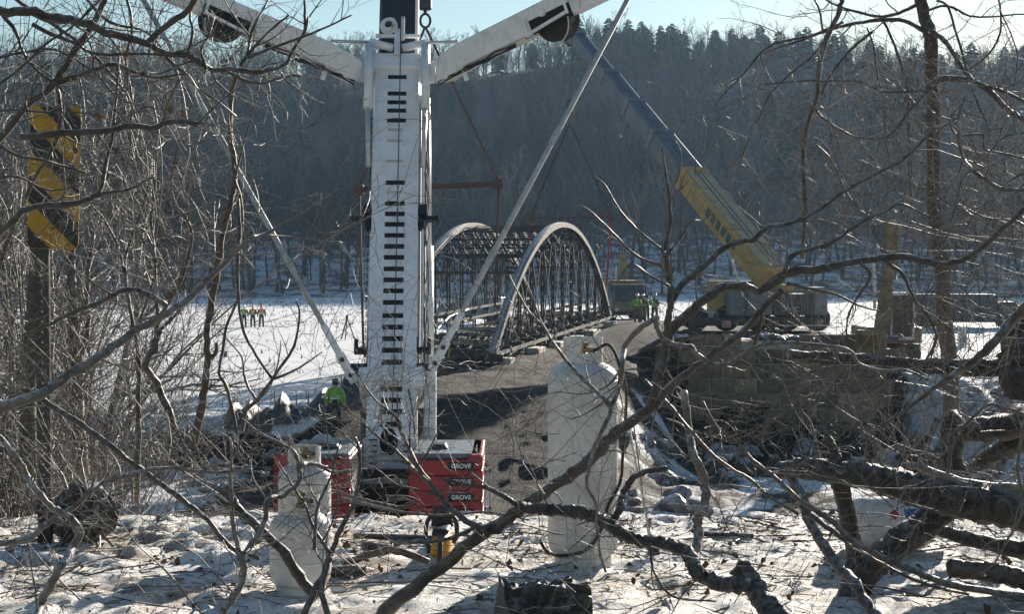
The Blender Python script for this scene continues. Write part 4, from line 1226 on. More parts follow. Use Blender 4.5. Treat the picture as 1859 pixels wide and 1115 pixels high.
# ------------------------------------------------------------------ the arched bridge
NRt, FRt = Vector((-0.79, 59.0, -2.1)), Vector((5.98, 88.0, -1.65))
along = (FRt - NRt); BLn = along.length; al = along.normalized()
lat = Vector((-al.y, al.x, 0)).normalized()
WB = 4.7; HB = 5.55; NPAN = 12
BG = thing('arched_truss_bridge', 'old iron truss bridge with two tall arches resting on the dirt bank', 'bridge', NRt)
def bp(t, z, side):
    return NRt + along * t + lat * (WB * side) + Vector((0, 0, z))
hz_ = lambda t: HB * (4 * t * (1 - t)) ** 0.92
ts = np.linspace(0, 1, 49)
for side in (0, 1):
    def ringset(dw, y0, y1):
        rings = []
        for t in ts:
            t0, t1 = max(t - .004, 0), min(t + .004, 1)
            c = bp(t, hz_(t), side); tg = (bp(t1, hz_(t1), side) - bp(t0, hz_(t0), side)).normalized()
            nr_ = lat.cross(tg)
            if nr_.z < 0: nr_ = -nr_
            rings.append([c + lat * a + nr_ * q for a, q in ((dw[0], y0), (dw[1], y0), (dw[1], y1), (dw[0], y1))])
        return rings
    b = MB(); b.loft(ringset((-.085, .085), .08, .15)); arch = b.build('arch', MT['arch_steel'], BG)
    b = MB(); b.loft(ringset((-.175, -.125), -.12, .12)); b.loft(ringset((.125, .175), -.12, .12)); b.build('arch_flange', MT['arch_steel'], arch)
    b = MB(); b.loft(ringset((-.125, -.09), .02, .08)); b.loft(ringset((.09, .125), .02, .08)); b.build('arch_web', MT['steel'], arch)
    # (edge angles only)
    # bottom chord
    b = MB()
    for o in (-.16, .16):
        b.bar(bp(0, .0, side) + lat * o, bp(1, .0, side) + lat * o, .06, .16)
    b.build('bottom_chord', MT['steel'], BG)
    # latticed posts
    for k in range(1, NPAN):
        t = k / NPAN; H = hz_(t) - .12
        c0 = bp(t, 0, side); wdt = .22
        b = MB()
        for o in (-wdt, wdt):
            b.bar(c0 + al * o, c0 + al * o + Vector((0, 0, H)), .085, .085)
        n = max(2, int(H / .46))
        for q in range(n):
            z0, z1 = H * q / n, H * (q + 1) / n
            b.bar(c0 - al * wdt + Vector((0, 0, z0)), c0 + al * wdt + Vector((0, 0, z1)), .036, .025)
            b.bar(c0 + al * wdt + Vector((0, 0, z0)), c0 - al * wdt + Vector((0, 0, z1)), .036, .025)
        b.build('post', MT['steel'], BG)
    # diagonal rods
    for k in range(1, NPAN - 1):
        t0, t1 = k / NPAN, (k + 1) / NPAN
        b = MB()
        b.bar(bp(t0, 0, side), bp(t1, hz_(t1) - .1, side), .05); b.bar(bp(t0, hz_(t0) - .1, side), bp(t1, 0, side), .05)
        b.build('diagonal_rod', MT['steel'], BG)
    # hand rails
    for z in (.75, 1.25):
        b = MB(); b.bar(bp(.03, z, side) + lat * (.12 - .24 * side), bp(.97, z, side) + lat * (.12 - .24 * side), .08, .12); b.build('railing', MT['steel'], BG)
    # outrigger brace of the end and shoe
    for t in (0.0, 1.0):
        c = bp(t, 0, side)
        b = MB(); b.box((c.x - .42, c.y - .3, c.z - .30), (c.x + .42, c.y + .3, c.z + .02)); b.build('end_shoe', MT['steel'], BG, bevel=.03)
        sgn = 1 if side else -1
        b = MB(); tt = .05 if t == 0 else .95
        b.bar(bp(tt, hz_(tt) * .8, side), c + lat * sgn * .9 + Vector((0, 0, -.1)), .05); b.build('side_brace', MT['steel'], BG)
# floor beams, stringers, top struts
for k in range(0, NPAN + 1):
    t = min(max(k / NPAN, .01), .99)
    b = MB(); b.bar(bp(t, -.02, -.04), bp(t, -.02, 1.04), .16, .42); b.build('floor_beam', MT['steel'], BG)
for q in range(6):
    s = .1 + .8 * q / 5
    b = MB(); b.bar(bp(.01, .24, s), bp(.99, .24, s), .09, .16); b.build('stringer', MT['steel'], BG)
for k in range(26):
    t = .02 + .96 * k / 25
    if k in (3, 4, 7, 11, 12, 17): continue
    b = MB(); b.bar(bp(t, .355, .05), bp(t, .355, .95), .24, .07); b.build('deck_plank', MT['brown_panel'], BG)
for k in range(3, NPAN - 2):
    t = k / NPAN; zt_ = hz_(t) - .18; dp = .85
    a0, a1 = bp(t, zt_, 0), bp(t, zt_, 1)
    b = MB()
    for dz in (0, -dp):
        b.bar(a0 + Vector((0, 0, dz)), a1 + Vector((0, 0, dz)), .13, .10)
    n = 9
    for q in range(n):
        p0, p1 = a0.lerp(a1, q / n), a0.lerp(a1, (q + 1) / n)
        b.bar(p0, p1 + Vector((0, 0, -dp)), .055, .03); b.bar(p0 + Vector((0, 0, -dp)), p1, .055, .03)
    b.build('top_strut', MT['steel'], BG)
for k in range(3, NPAN - 3):
    t0, t1 = k / NPAN, (k + 1) / NPAN
    b = MB(); b.bar(bp(t0, hz_(t0), 0), bp(t1, hz_(t1), 1), .035); b.bar(bp(t0, hz_(t0), 1), bp(t1, hz_(t1), 0), .035); b.build('top_brace', MT['steel'], BG)
b = MB(); b.tube([bp(.01, .9, .2), bp(.05, .95, .6), bp(.2, 1.25, .75), bp(.4, 1.3, .9)], .03, 5); b.build('loose_cable', MT['bright_metal'], BG)
b = MB(); b.tube([bp(.0, .5, .42), bp(.0, .15, .40), bp(.0, -.2, .41)], .035, 5); b.build('yellow_strap', MT['hivis_yellow'], BG)
# timber blocks under the right arch
rng = random.Random(8)
names = ['pale block under the near foot of the right arch', 'second pale block along the right side of the bridge', 'pale block lying at the middle of the bridge side',
         'pair-sized pale block past the middle of the bridge', 'long pale block near the far foot of the right arch', 'last pale block under the far foot of the right arch', 'squat pale block under the near left arch foot']
for i, (t, sd, w) in enumerate(((.012, -.10, .8), (.22, -.09, 1.6), (.40, -.08, 1.5), (.56, -.08, 1.7), (.74, -.07, 2.4), (.97, -.05, 1.8), (.012, 1.05, .8))):
    c = bp(t, 0, sd); zg = float(height(c.x, c.y))
    b = MB()
    M = Matrix.Translation((c.x, c.y, zg)) @ Matrix.Rotation(atan2(al.y, al.x), 4, 'Z')
    b.box((-w / 2, -.28, -.1), (w / 2, .28, max(c.z - .3 - zg, .25)), M)
    o = b.build('timber_block', MT['blocking'], bevel=.03); tag(o, names[i], 'timber block', 'pale blocks under the bridge')
# ------------------------------------------------------------------ people
def person(label, X, Y, face, H, jacket, trousers, hat, mat_arm=None, pose=0, group=None, zoff=0):
    z = float(height(X, Y)) + zoff
    t = thing('person', label, 'person', (X, Y, z), group)
    rg = random.Random(int(X * 100) + int(Y))
    k = H / 1.78
    M = Matrix.Translation((X, Y, z)) @ Matrix.Rotation(face, 4, 'Z') @ Matrix.Scale(k, 4)
    st = .11 + .03 * rg.random()
    aw = (.30, .27)[pose % 2]
    J = {'pel': (0, 0, .95), 'wst': (0, .01, 1.10), 'chs': (0, .02, 1.32), 'nck': (0, .0, 1.50), 'hd0': (0, -.015, 1.60), 'hd1': (0, -.02, 1.70)}
    for s, n in ((-1, 'l'), (1, 'r')):
        J['hip' + n] = (s * .09, 0, .90); J['kne' + n] = (s * st, -.03, .50); J['ank' + n] = (s * (st + .01), .02, .09); J['toe' + n] = (s * (st + .03), -.13, .035)
        J['sho' + n] = (s * .19, .02, 1.42)
        J['elb' + n] = (s * aw, .05, 1.14)
        if pose == 1: J['wri' + n] = (s * .17, -.16, 1.05); J['han' + n] = (s * .10, -.20, 1.04)
        elif pose == 2 and s > 0: J['wri' + n] = (s * .26, -.24, 1.20); J['han' + n] = (s * .22, -.31, 1.24)
        else: J['wri' + n] = (s * (aw + .01), -.02, .90); J['han' + n] = (s * (aw + .01), -.05, .81)
    E = [('pel', 'wst'), ('wst', 'chs'), ('chs', 'nck'), ('nck', 'hd0'), ('hd0', 'hd1')]
    for n in 'lr': E += [('pel', 'hip' + n), ('hip' + n, 'kne' + n), ('kne' + n, 'ank' + n), ('ank' + n, 'toe' + n), ('chs', 'sho' + n), ('sho' + n, 'elb' + n), ('elb' + n, 'wri' + n), ('wri' + n, 'han' + n)]
    R = {'pel': .13, 'wst': .125, 'chs': .14, 'nck': .055, 'hd0': .085, 'hd1': .09, 'hip': .09, 'kne': .06, 'ank': .045, 'toe': .04, 'sho': .065, 'elb': .045, 'wri': .035, 'han': .04}
    names = list(J)
    me = bpy.data.meshes.new('body')
    me.from_pydata([tuple(M.to_3x3() @ Vector(J[n])) for n in names], [(names.index(a), names.index(b)) for a, b in E], [])
    bm = bmesh.new(); bm.from_mesh(me)
    ly = bm.verts.layers.skin.verify(); bm.verts.ensure_lookup_table()
    for i, n in enumerate(names):
        r = R.get(n, R.get(n[:3])) * k
        bm.verts[i][ly].radius = (r, r); bm.verts[i][ly].use_root = (n == 'pel')
    bm.to_mesh(me); bm.free()
    me.materials.append(MT['skin'])
    o = bpy.data.objects.new('body', me); COL.objects.link(o); o.parent = t
    o.modifiers.new('skin', 'SKIN'); sb = o.modifiers.new('sub', 'SUBSURF'); sb.levels = 1; sb.render_levels = 1
    W = lambda n: M @ Vector(J[n])
    V = lambda *a: M @ Vector(a)
    b = MB()
    for n in 'lr':
        b.tube([W('hip' + n) + Vector((0, 0, .04)), W('kne' + n), W('ank' + n) + Vector((0, 0, -.02))], [.105 * k, .085 * k, .075 * k], 10)
    b.tube([V(0, .0, .82), V(0, 0, .95), V(0, .01, 1.06)], [.15 * k, .175 * k, .165 * k], 12, ell=.72)
    b.build('trousers', trousers, t, smooth=True)
    b = MB()
    for n in 'lr': b.tube([W('ank' + n) + Vector((0, 0, .06)), W('ank' + n) + Vector((0, 0, -.02)), W('toe' + n)], [.07 * k, .07 * k, .055 * k], 8)
    b.build('boots', MT['rubber'], t, smooth=True)
    b = MB(); b.loft([[V(cos(a) * rx, .015 + sin(a) * ry, zz) for a in [2 * pi * q / 14 for q in range(14)]] for rx, ry, zz in ((.19, .135, .90), (.195, .14, 1.05), (.20, .14, 1.25), (.205, .13, 1.38), (.13, .10, 1.48), (.07, .07, 1.51))])
    jk = b.build('jacket', jacket, t, smooth=True)
    b = MB()
    for n in 'lr': b.tube([W('sho' + n), W('elb' + n), W('wri' + n)], [.085 * k, .068 * k, .055 * k], 9)
    b.build('sleeves', mat_arm or jacket, t, smooth=True)
    b = MB(); b.loft([[V(cos(a) * rx, .015 + sin(a) * ry, zz) for a in [2 * pi * q / 14 for q in range(14)]] for rx, ry, zz in ((.199, .144, 1.08), (.201, .145, 1.13))], caps=False)
    b.build('reflective_band', MT['whitetruck'], jk)
    q = M @ Matrix.Translation((0, -.018, 1.70))
    if hat is not None:
        b = MB(); b.lathe([(.135, -.005), (.135, .012), (.112, .02), (.108, .06), (.085, .105), (.04, .125), (.01, .128)], q, 16); b.build('hard_hat', hat, t, smooth=True)
    else:
        b = MB(); b.lathe([(.10, -.12), (.115, .0), (.10, .07), (.05, .105), (.01, .11)], q @ Matrix.Translation((0, .02, 0)), 14); b.build('hood', MT['navy'], t, smooth=True)
    return t
def ground_at(px, py, D): return P(px, py, D).x
for (lab, px, jk, hat, pose) in (('leftmost of three workers on the snow field, in a green vest and white hard hat', 443, 'hivis_green', 'hat_white', 0),
                           ('middle of three workers on the snow field, in a yellow vest', 459, 'hivis_yellow', 'hat_red', 1),
                           ('rightmost of three workers on the snow field, in an orange vest and red hard hat', 474.5, 'hivis_orange', 'hat_red', 0)):
    person(lab, ground_at(px, 560, 116), 116, 0.1, 1.78, MT[jk], MT['navy'], MT[hat], MT['navy'], pose, 'workers watching from the snow field')
person('worker in a bright green jacket standing below the edge of the snow field', ground_at(609, 740, 46.3), 46.3, 0.0, 1.66, MT['hivis_green'], MT['navy'], None, None, 0, zoff=.05)
for (lab, px, D, jk, hat, face, pose, tr) in (
        ('leftmost worker of the group by the bridge, in green jacket and white hard hat', 1156.5, 90, 'hivis_green', 'hat_white', 2.6, 0, 'khaki'),
        ('worker in drab khaki clothes between the two green jackets by the bridge', 1167.5, 90.6, 'khaki', 'hat_white', 3.4, 0, 'khaki'),
        ('farthest worker of the group by the bridge, in a dull olive vest', 1174, 98, 'olive', 'navy', 0.3, 2, 'navy'),
        ('rightmost worker of the group by the bridge, in green jacket leaning sideways', 1188.5, 88.5, 'hivis_green', 'hat_white', 2.9, 1, 'khaki')):
    person(lab, ground_at(px, 560, D), D, face, 1.78, MT[jk], MT[tr], MT[hat], None, pose, 'workers standing near the far end of the bridge')

# survey tripod and equipment case on the field
X = ground_at(630, 600, 96); z = float(height(X, 96))
t = thing('tripod', 'dark survey tripod standing on the snow field beside the white boom', 'tripod', (X, 96, z))
for a in (0.4, 2.5, 4.6):
    b = MB(); b.bar((X + cos(a) * .55, 96 + sin(a) * .55, z), (X + cos(a) * .05, 96 + sin(a) * .05, z + 1.35), .06); b.build('leg', MT['navy'], t)
b = MB(); b.box((X - .1, 95.9, z + 1.33), (X + .1, 96.1, z + 1.42)); b.box((X - .08, 95.93, z + 1.42), (X + .08, 96.07, z + 1.68)); b.build('instrument', MT['navy'], t, bevel=.02)
X = ground_at(408, 645, 78); z = float(height(X, 78))
t = thing('equipment_case', 'small dark case standing alone on the snow field', 'case', (X, 78, z))
b = MB(); b.box((X - .13, 77.9, z), (X + .13, 78.1, z + .30)); b.build('case_body', MT['navy'], t, bevel=.03)
b = MB(); b.tube([(X - .08, 78, z + .30), (X - .06, 78, z + .37), (X + .06, 78, z + .37), (X + .08, 78, z + .30)], .015, 5); b.build('handle', MT['black_paint'], t)

# black tarps on the bank edge
def tarp(label, px0, px1, D, peaks, seed, hgt):
    X0, X1 = ground_at(px0, 740, D), ground_at(px1, 740, D)
    nx, ny = 34, 16
    xs = np.linspace(X0, X1, nx); ys = np.linspace(D - 1.0, D + 1.3, ny)
    XX, YY = np.meshgrid(xs, ys)
    u = (XX - X0) / (X1 - X0); v = (YY - ys[0]) / (ys[-1] - ys[0])
    Z = height(XX, YY) + .06
    for (pu, ph, pw) in peaks:
        Z = Z + ph * hgt * np.maximum(0, 1 - np.abs(u - pu) / pw) ** 1.4 * np.sin(np.clip(v, 0, 1) * pi) ** .8
    Z = Z + .14 * hgt * np.abs(fbm(XX * 1.6, YY * 1.6, 3, seed)) + .10 * hgt * np.sin(XX * 7 + fbm(XX, YY, 2, seed) * 6) * np.sin(v * pi)
    b = MB()
    vs = np.stack([XX, YY, Z], -1).reshape(-1, 3)
    lower = vs - np.array([0, 0, .012])
    fs = [(i * nx + j, i * nx + j + 1, (i + 1) * nx + j + 1, (i + 1) * nx + j) for i in range(ny - 1) for j in range(nx - 1)]
    b.add(vs, fs); b.add(lower, [f[::-1] for f in fs])
    o = b.build('tarp', MT['tarp'], fix=False)
    tag(o, label, 'tarp', 'black tarps along the edge of the field')
tarp('black tarp with one sharp peak on the edge of the snow field', 496, 548, 48.6, [(.32, 1.0, .42)], 4, .75)
tarp('large crumpled black tarp sloping up toward the white boom', 552, 668, 48.9, [(.30, .9, .3), (.62, .75, .3), (.92, 1.5, .42)], 9, .75)
tarp('flat dark tarp at the left end of the field edge', 415, 500, 48.2, [(.1, .8, .2), (.45, .8, .25), (.8, .4, .2)], 14, .5)
rng = random.Random(21)
for i in range(9):
    px = (432, 470, 499, 538, 560, 620, 632, 648, 655)[i]
    X = ground_at(px, 700, 49.6); z = float(height(X, 49.6)); h = rng.uniform(.55, 1.0)
    b = MB(); b.box((X - .02, 49.58, z - .1), (X + .02, 49.62, z + h)); o = b.build('wooden_stake', MT['cutwood'])
    tag(o, 'thin wooden stake standing along the tarps at the field edge', 'stake', 'stakes along the field edge')

# ------------------------------------------------------------------ gas cylinders
def gas_cylinder(label, c, r, h, collar_h, mat, collar_open=True, group=None, foot=True):
    t = thing('gas_cylinder', label, 'gas cylinder', c, group)
    M = Matrix.Translation(c)
    prof = [(r * .3, .025), (r * .80, .03), (r * .95, .07), (r, .12)]
    prof += [(r, h * .5), (r, h - r * .55)]
    for a in np.linspace(0.1, pi / 2 - .12, 8): prof.append((r * cos(a), h - r * .55 + r * .55 * sin(a)))
    prof.append((.02, h))
    m = MB(); m.lathe(prof, M, 40); m.build('shell', mat, t, smooth=True)
    for zz in (h - r * .62, .16):
        m = MB(); m.lathe([(r, zz - .008), (r + .0022, zz - .004), (r + .0022, zz + .004), (r, zz + .008)], M, 40); m.build('weld_seam', mat, t, smooth=True)
    if foot:
        m = MB()
        for a0 in np.linspace(0, 2 * pi, 25)[:-1]:
            a1 = a0 + 2 * pi / 24; q = r * .82
            pts = [(cos(a) * rr, sin(a) * rr) for a in (a0, a1) for rr in (q, q - .006)]
            m.add([tuple(M @ Vector((x, y, z))) for z in (-.02, .05) for x, y in pts], [(0, 2, 6, 4), (3, 1, 5, 7), (4, 6, 7, 5)])
        m.build('foot_ring', mat, t)
    rc = r * .56 if r > .17 else r * .62
    m = MB(); seg = 40
    z0 = h - r * .10
    for k in range(seg):
        a0, a1 = 2 * pi * k / seg, 2 * pi * (k + 1) / seg
        am = (a0 + a1) / 2
        rel = (am - 1.5 * pi + pi) % (2 * pi) - pi     # angle from the side facing us
        zz = [(z0, z0 + collar_h)]
        if collar_open and (-0.22 < rel < .95): zz = [(z0, z0 + collar_h * .40)]
        if collar_open and (2.2 < abs(rel)): zz = [(z0, z0 + collar_h * .35), (z0 + collar_h * .72, z0 + collar_h)]
        for za, zb in zz:
            vs = [tuple(M @ Vector((cos(a) * q, sin(a) * q, z))) for z in (za, zb) for q in (rc, rc - .007) for a in (a0, a1)]
            m.add(vs, [(0, 1, 5, 4), (3, 2, 6, 7), (4, 5, 7, 6), (1, 3, 7, 5), (2, 0, 4, 6), (0, 2, 3, 1)])
    m.build('collar', mat, t)
    m = MB(); m.lathe([(.022, h - .02), (.024, h + .03), (.016, h + .035), (.016, h + .07), (.03, h + .072), (.03, h + .09), (.01, h + .095)], M, 12)
    m.cyl(M @ Vector((0, 0, h + .05)), M @ Vector((.06, -.05, h + .05)), .013, n=8)
    m.build('valve', MT['brass'], t)
    return t
zg = lambda x, y: float(height(x, y))
tc = P(1058, 1000, 7.75); T1 = Vector((tc.x, 7.75, zg(tc.x, 7.75) + .01))
h1 = (P(1058, 652, 7.75).z - T1.z)
gas_cylinder('tall white gas cylinder standing upright in the snow with a black hose', T1, px2m(64, 7.75), h1, px2m(46, 7.75), MT['tank_white'])
b = MB()
top = T1 + Vector((.06, -.05, h1 + .05)); rr = px2m(64, 7.75) + .012
pts = [top, top + Vector((.08, -.03, .03)), T1 + Vector((.20, -.08, h1 - .05)), T1 + Vector((.235, -.02, h1 - .2)), T1 + Vector((.215, -.05, h1 - .5)), T1 + Vector((.20, -.07, h1 - .66)),
       T1 + Vector((.13, -.155, h1 - .78)), T1 + Vector((.09, -.18, h1 - .90)), T1 + Vector((.02, -rr, h1 - 1.0)), T1 + Vector((-.09, -rr * .93, h1 - 1.04)), T1 + Vector((-.185, -.09, h1 - 1.05)), T1 + Vector((-.23, 0, h1 - 1.0)), T1 + Vector((-.19, .12, h1 - .98))]
def crom(pts, n=5):
    pts = [Vector(p) for p in pts]
    q = [pts[0] * 2 - pts[1]] + pts + [pts[-1] * 2 - pts[-2]]
    out = []
    for i in range(1, len(q) - 2):
        a, b_, c, d = q[i - 1:i + 3]
        for k in range(n):
            t = k / n
            out.append(0.5 * ((2 * b_) + (c - a) * t + (2 * a - 5 * b_ + 4 * c - d) * t * t + (-a + 3 * b_ - 3 * c + d) * t ** 3))
    out.append(pts[-1])
    return out
b.tube(crom(pts, 6), .0085, 8)
tag(b.build('gas_hose', MT['rubber'], smooth=True), 'black rubber hose wound round the tall white gas cylinder', 'hose')
tc = P(546, 1000, 7.05); T2 = Vector((tc.x, 7.05, zg(tc.x, 7.05)))
r2 = px2m(56, 7.05); h2_ = P(546, 926, 7.05).z - T2.z
gas_cylinder('squat white gas cylinder in front, half hidden behind frosted branches', T2, r2, h2_, px2m(34, 7.05), MT['tank_white'])
tc = P(553, 900, 8.3); T3 = Vector((tc.x, 8.3, zg(tc.x, 8.3)))
r3 = px2m(48, 8.3); h3 = P(553, 838, 8.3).z - T3.z
gas_cylinder('narrower white gas cylinder standing behind the squat one', T3, r3, h3, px2m(32, 8.3), MT['tank_white'])
b = MB()
for k in range(4): b.box((T3.x - .1, T3.y - r3 - .004 + .002 * abs(k - 1.5), T3.z + .35 - .022 * k), (T3.x + .0, T3.y - r3 + .02, T3.z + .358 - .022 * k))
# lying cylinder on the right with red diamond and blue label
lc = P(1612, 985, 8.1); r4 = .155
z4 = zg(lc.x, 8.1) + r4
t = thing('gas_cylinder', 'white gas cylinder lying on its side with a red diamond and a blue label', 'gas cylinder', (lc.x, 8.1, z4))
AXL = Vector((1, .25, 0)).normalized()
q = AXL.to_track_quat('Z', 'Y').to_matrix().to_4x4(); q.translation = (lc.x - .24, 8.04, z4)
prof = [(.02, 0)] + [(r4 * sin(a), .09 - .09 * cos(a)) for a in np.linspace(.25, pi / 2, 6)] + [(r4, .4)] + [(r4 * cos(a), .42 + .09 * sin(a)) for a in np.linspace(.1, 1.3, 6)]
m = MB(); m.lathe(prof, q, 36); m.build('shell', MT['tank_white'], t, smooth=True)
m = MB(); m.lathe([(.10, .50), (.10, .60), (.093, .60), (.093, .50)], q, 24); m.build('collar', MT['tank_white'], t)
def patch(name, mat, poly, sz, parent):
    "label bent round the lying shell; poly in (along, angle) coordinates"
    b = MB()
    base = len(poly)
    def onshell(u, a, rr): return q @ Vector((cos(a) * rr, sin(a) * rr, u))
    nu = 6
    b.add([onshell(u, a, r4 + .004) for u, a in poly] + [onshell(u, a, r4 - .002) for u, a in poly], [tuple(range(base)), tuple(reversed(range(base, 2 * base)))] + [(i, i + base, (i + 1) % base + base, (i + 1) % base) for i in range(base)])
    return b.build(name, mat, parent)
def ang_facing(zrel):
    best = min(np.linspace(0, 2 * pi, 720), key=lambda a: (lambda v: (v.y - 8.04) * 1.0 + abs((v.z - z4) - zrel) * 4)(q @ Vector((cos(a) * r4, sin(a) * r4, .2))))
    return best
ac = ang_facing(.075)
s_ = 1 if (q @ Vector((cos(ac + .1) * r4, sin(ac + .1) * r4, .2))).z > (q @ Vector((cos(ac) * r4, sin(ac) * r4, .2))).z else -1
patch('hazard_diamond', MT['red_paint'], [(.21, ac - .2 * s_), (.24, ac), (.21, ac + .2 * s_), (.18, ac)], 1, t)
for k in range(4): patch('blue_label', MT['blue'], [(.28, ac - .26 * s_ + .11 * k * s_), (.40, ac - .26 * s_ + .11 * k * s_), (.40, ac - .15 * s_ + .11 * k * s_), (.28, ac - .15 * s_ + .11 * k * s_)], 1, t)

# leaning torch wand right of the tall cylinder
a0, a1 = P(1141, 770, 8.25), P(1184, 958, 7.95); a1.z = zg(a1.x, a1.y) + .06
t = thing('torch_wand', 'thin grey metal torch wand leaning upright right of the tall cylinder', 'torch', a1)
b = MB(); b.tube([a0, a1], .008, 6); b.build('tube', MT['grey_metal'], t, smooth=True)
b = MB(); b.tube([a0 + Vector((.03, .02, 0)), a1 + Vector((-.012, .02, 0))], .004, 5); b.build('gas_pipe', MT['brass'], t)
b = MB(); b.tube([a1 + Vector((0, 0, .03)), a1 + Vector((.01, -.01, -.045))], [.03, .036], 12); b.build('burner', MT['black_paint'], t)

# ------------------------------------------------------------------ chainsaw, seen from behind
cc = P(798, 1010, 7.8); cx, cy = cc.x, 7.8; cz = zg(cx, cy)
t = thing('chainsaw', 'orange-yellow and black chainsaw set on the ground pointing away', 'chainsaw', (cx, cy, cz))
SM = Matrix.Translation((cx, cy, cz)) @ Matrix.Rotation(radians(-4), 4, 'Z')
def sring(y, w0, w1, z0, z1, n=16, p=.55):
    out = []
    for k in range(n):
        a = 2 * pi * k / n
        ca, sa = cos(a), sin(a)
        x = math.copysign(abs(ca) ** p, ca); zq = math.copysign(abs(sa) ** p, sa)
        f = (zq + 1) / 2
        out.append(SM @ Vector((x * (w0 + (w1 - w0) * f) / 2, y, z0 + (z1 - z0) * f)))
    return out
b = MB(); b.loft([sring(-.02, .075, .06, .05, .10), sring(.0, .110, .085, .02, .140), sring(.06, .118, .090, .012, .150), sring(.22, .112, .088, .012, .150), sring(.25, .09, .07, .03, .13)]); b.build('engine_housing', MT['saw_yellow'], t, smooth=True, bevel=.004)
b = MB(); b.loft([sring(-.005, .090, .08, .146, .172), sring(.03, .098, .085, .146, .182), sring(.20, .09, .08, .146, .180), sring(.24, .07, .06, .15, .165)]); b.build('top_cover', MT['saw_black'], t, smooth=True)
b = MB()
pts = [(.012, .02, .148), (.014, -.045, .135), (.016, -.10, .10), (.018, -.13, .055), (.02, -.115, .018), (.02, -.05, .008), (.015, .02, .012)]
b.tube(crom([SM @ Vector(p) for p in pts], 4), .015, 8); b.build('rear_handle', MT['saw_black'], t, smooth=True)
b = MB()
pts = [(-.070, .10, .03), (-.088, .10, .11), (-.086, .11, .19), (-.06, .12, .235), (0, .125, .25), (.055, .12, .238), (.082, .11, .20), (.084, .10, .13), (.066, .10, .09)]
b.tube(crom([SM @ Vector(p) for p in pts], 4), .0125, 8); b.build('front_handle', MT['saw_black'], t, smooth=True)
b = MB(); b.loft([[SM @ Vector(p) for p in ((-.075, .20, .16), (.055, .20, .16), (.055, .21, .16), (-.075, .21, .16))], [SM @ Vector(p) for p in ((-.06, .22, .27), (.03, .22, .27), (.03, .23, .27), (-.06, .23, .27))]]); b.build('hand_guard', MT['saw_black'], t, bevel=.006)
b = MB(); b.box((-.012, .12, .03), (-.002, .66, .115), SM); bar = b.build('guide_bar', MT['bright_metal'], t, bevel=.002)
b = MB(); b.box((-.014, .2, .116), (0.0, .67, .124), SM); b.box((-.014, .2, .021), (0.0, .67, .029), SM); b.build('chain', MT['steel'], bar)
b = MB(); b.cyl(SM @ Vector((-.06, .08, .06)), SM @ Vector((-.075, .08, .06)), .022, n=14); b.build('fuel_cap', MT['saw_black'], t)

# ------------------------------------------------------------------ striped marker sign
DS = 8.3
a, c = P(46, 452, DS), P(142, 192, DS)
sg = thing('object_marker_sign', 'tall yellow and black diagonally striped road marker on a black post', 'road sign', (P(80, 800, DS + .05).x, DS + .05, zg(-2.7, DS)))
SWd, SHt = c.x - a.x, c.z - a.z
sm = Matrix.Translation((a.x + SWd / 2, DS, a.z)) @ Matrix.Rotation(radians(2), 4, 'Y') @ Matrix.Rotation(radians(-8), 4, 'Z')
def rrect(w, h, r, n=6):
    out = []
    for cx_, cz_, a0 in ((w/2 - r, r, -pi/2), (w/2 - r, h - r, 0), (-w/2 + r, h - r, pi/2), (-w/2 + r, r, pi)):
        for k in range(n + 1):
            q_ = a0 + pi / 2 * k / n; out.append((cx_ + r * cos(q_), cz_ + r * sin(q_)))
    return out
b = MB(); b.prism(rrect(SWd, SHt, .035), 0, .003, sm); pn = b.build('sign_panel', MT['sign_yellow'], sg)
def clip_poly(poly, inside, inter):
    out = []
    for i in range(len(poly)):
        p, q_ = poly[i - 1], poly[i]
        if inside(q_):
            if not inside(p): out.append(inter(p, q_))
            out.append(q_)
        elif inside(p): out.append(inter(p, q_))
    return out
rr_ = rrect(SWd - .006, SHt - .006, .033); rr_ = [(x, z + .003) for x, z in rr_]
slope = -0.88
for k in range(-2, 6):
    lo = -.16 + k * .30 + .0; hi = lo + .15
    fz = lambda p: p[1] - slope * p[0]
    poly = rr_
    for lim, sgn in ((lo, 1), (hi, -1)):
        ins = lambda p: sgn * (fz(p) - lim) >= 0
        itx = lambda p, q_: (lambda s: (p[0] + (q_[0] - p[0]) * s, p[1] + (q_[1] - p[1]) * s))((lim - fz(p)) / (fz(q_) - fz(p)))
        if len(poly) >= 3: poly = clip_poly(poly, ins, itx)
    if len(poly) >= 3:
        b = MB(); b.prism(poly, -.0022, -.0006, sm); b.build('stripe', MT['sign_black'], pn)
pz = zg(-2.7, DS + .05)
px_ = P(80, 600, DS + .05).x
b = MB(); b.prism([(-.04, 0), (.04, 0), (.04, 1), (-.04, 1)], 0, 1)
b = MB()
for x0_, x1_, y0_, y1_ in ((-.040, .040, .02, .026), (-.040, -.034, .026, .05), (.034, .040, .026, .05)):
    b.box((px_ + x0_, DS + y0_, pz - .3), (px_ + x1_, DS + y1_, c.z - .02))
b.build('post', MT['black_paint'], sg)
b = MB()
for k in range(26): b.box((px_ - .006, DS + .018, pz + .1 + k * .06), (px_ + .006, DS + .0195, pz + .112 + k * .06))
b.build('post_hole', MT['grey_metal'], sg)
for zz in (.12, SHt * .55):
    b = MB(); b.cyl(sm @ Vector((0, -.008, zz)), sm @ Vector((0, .03, zz)), .009, n=8); b.build('bolt', MT['steel'], sg)

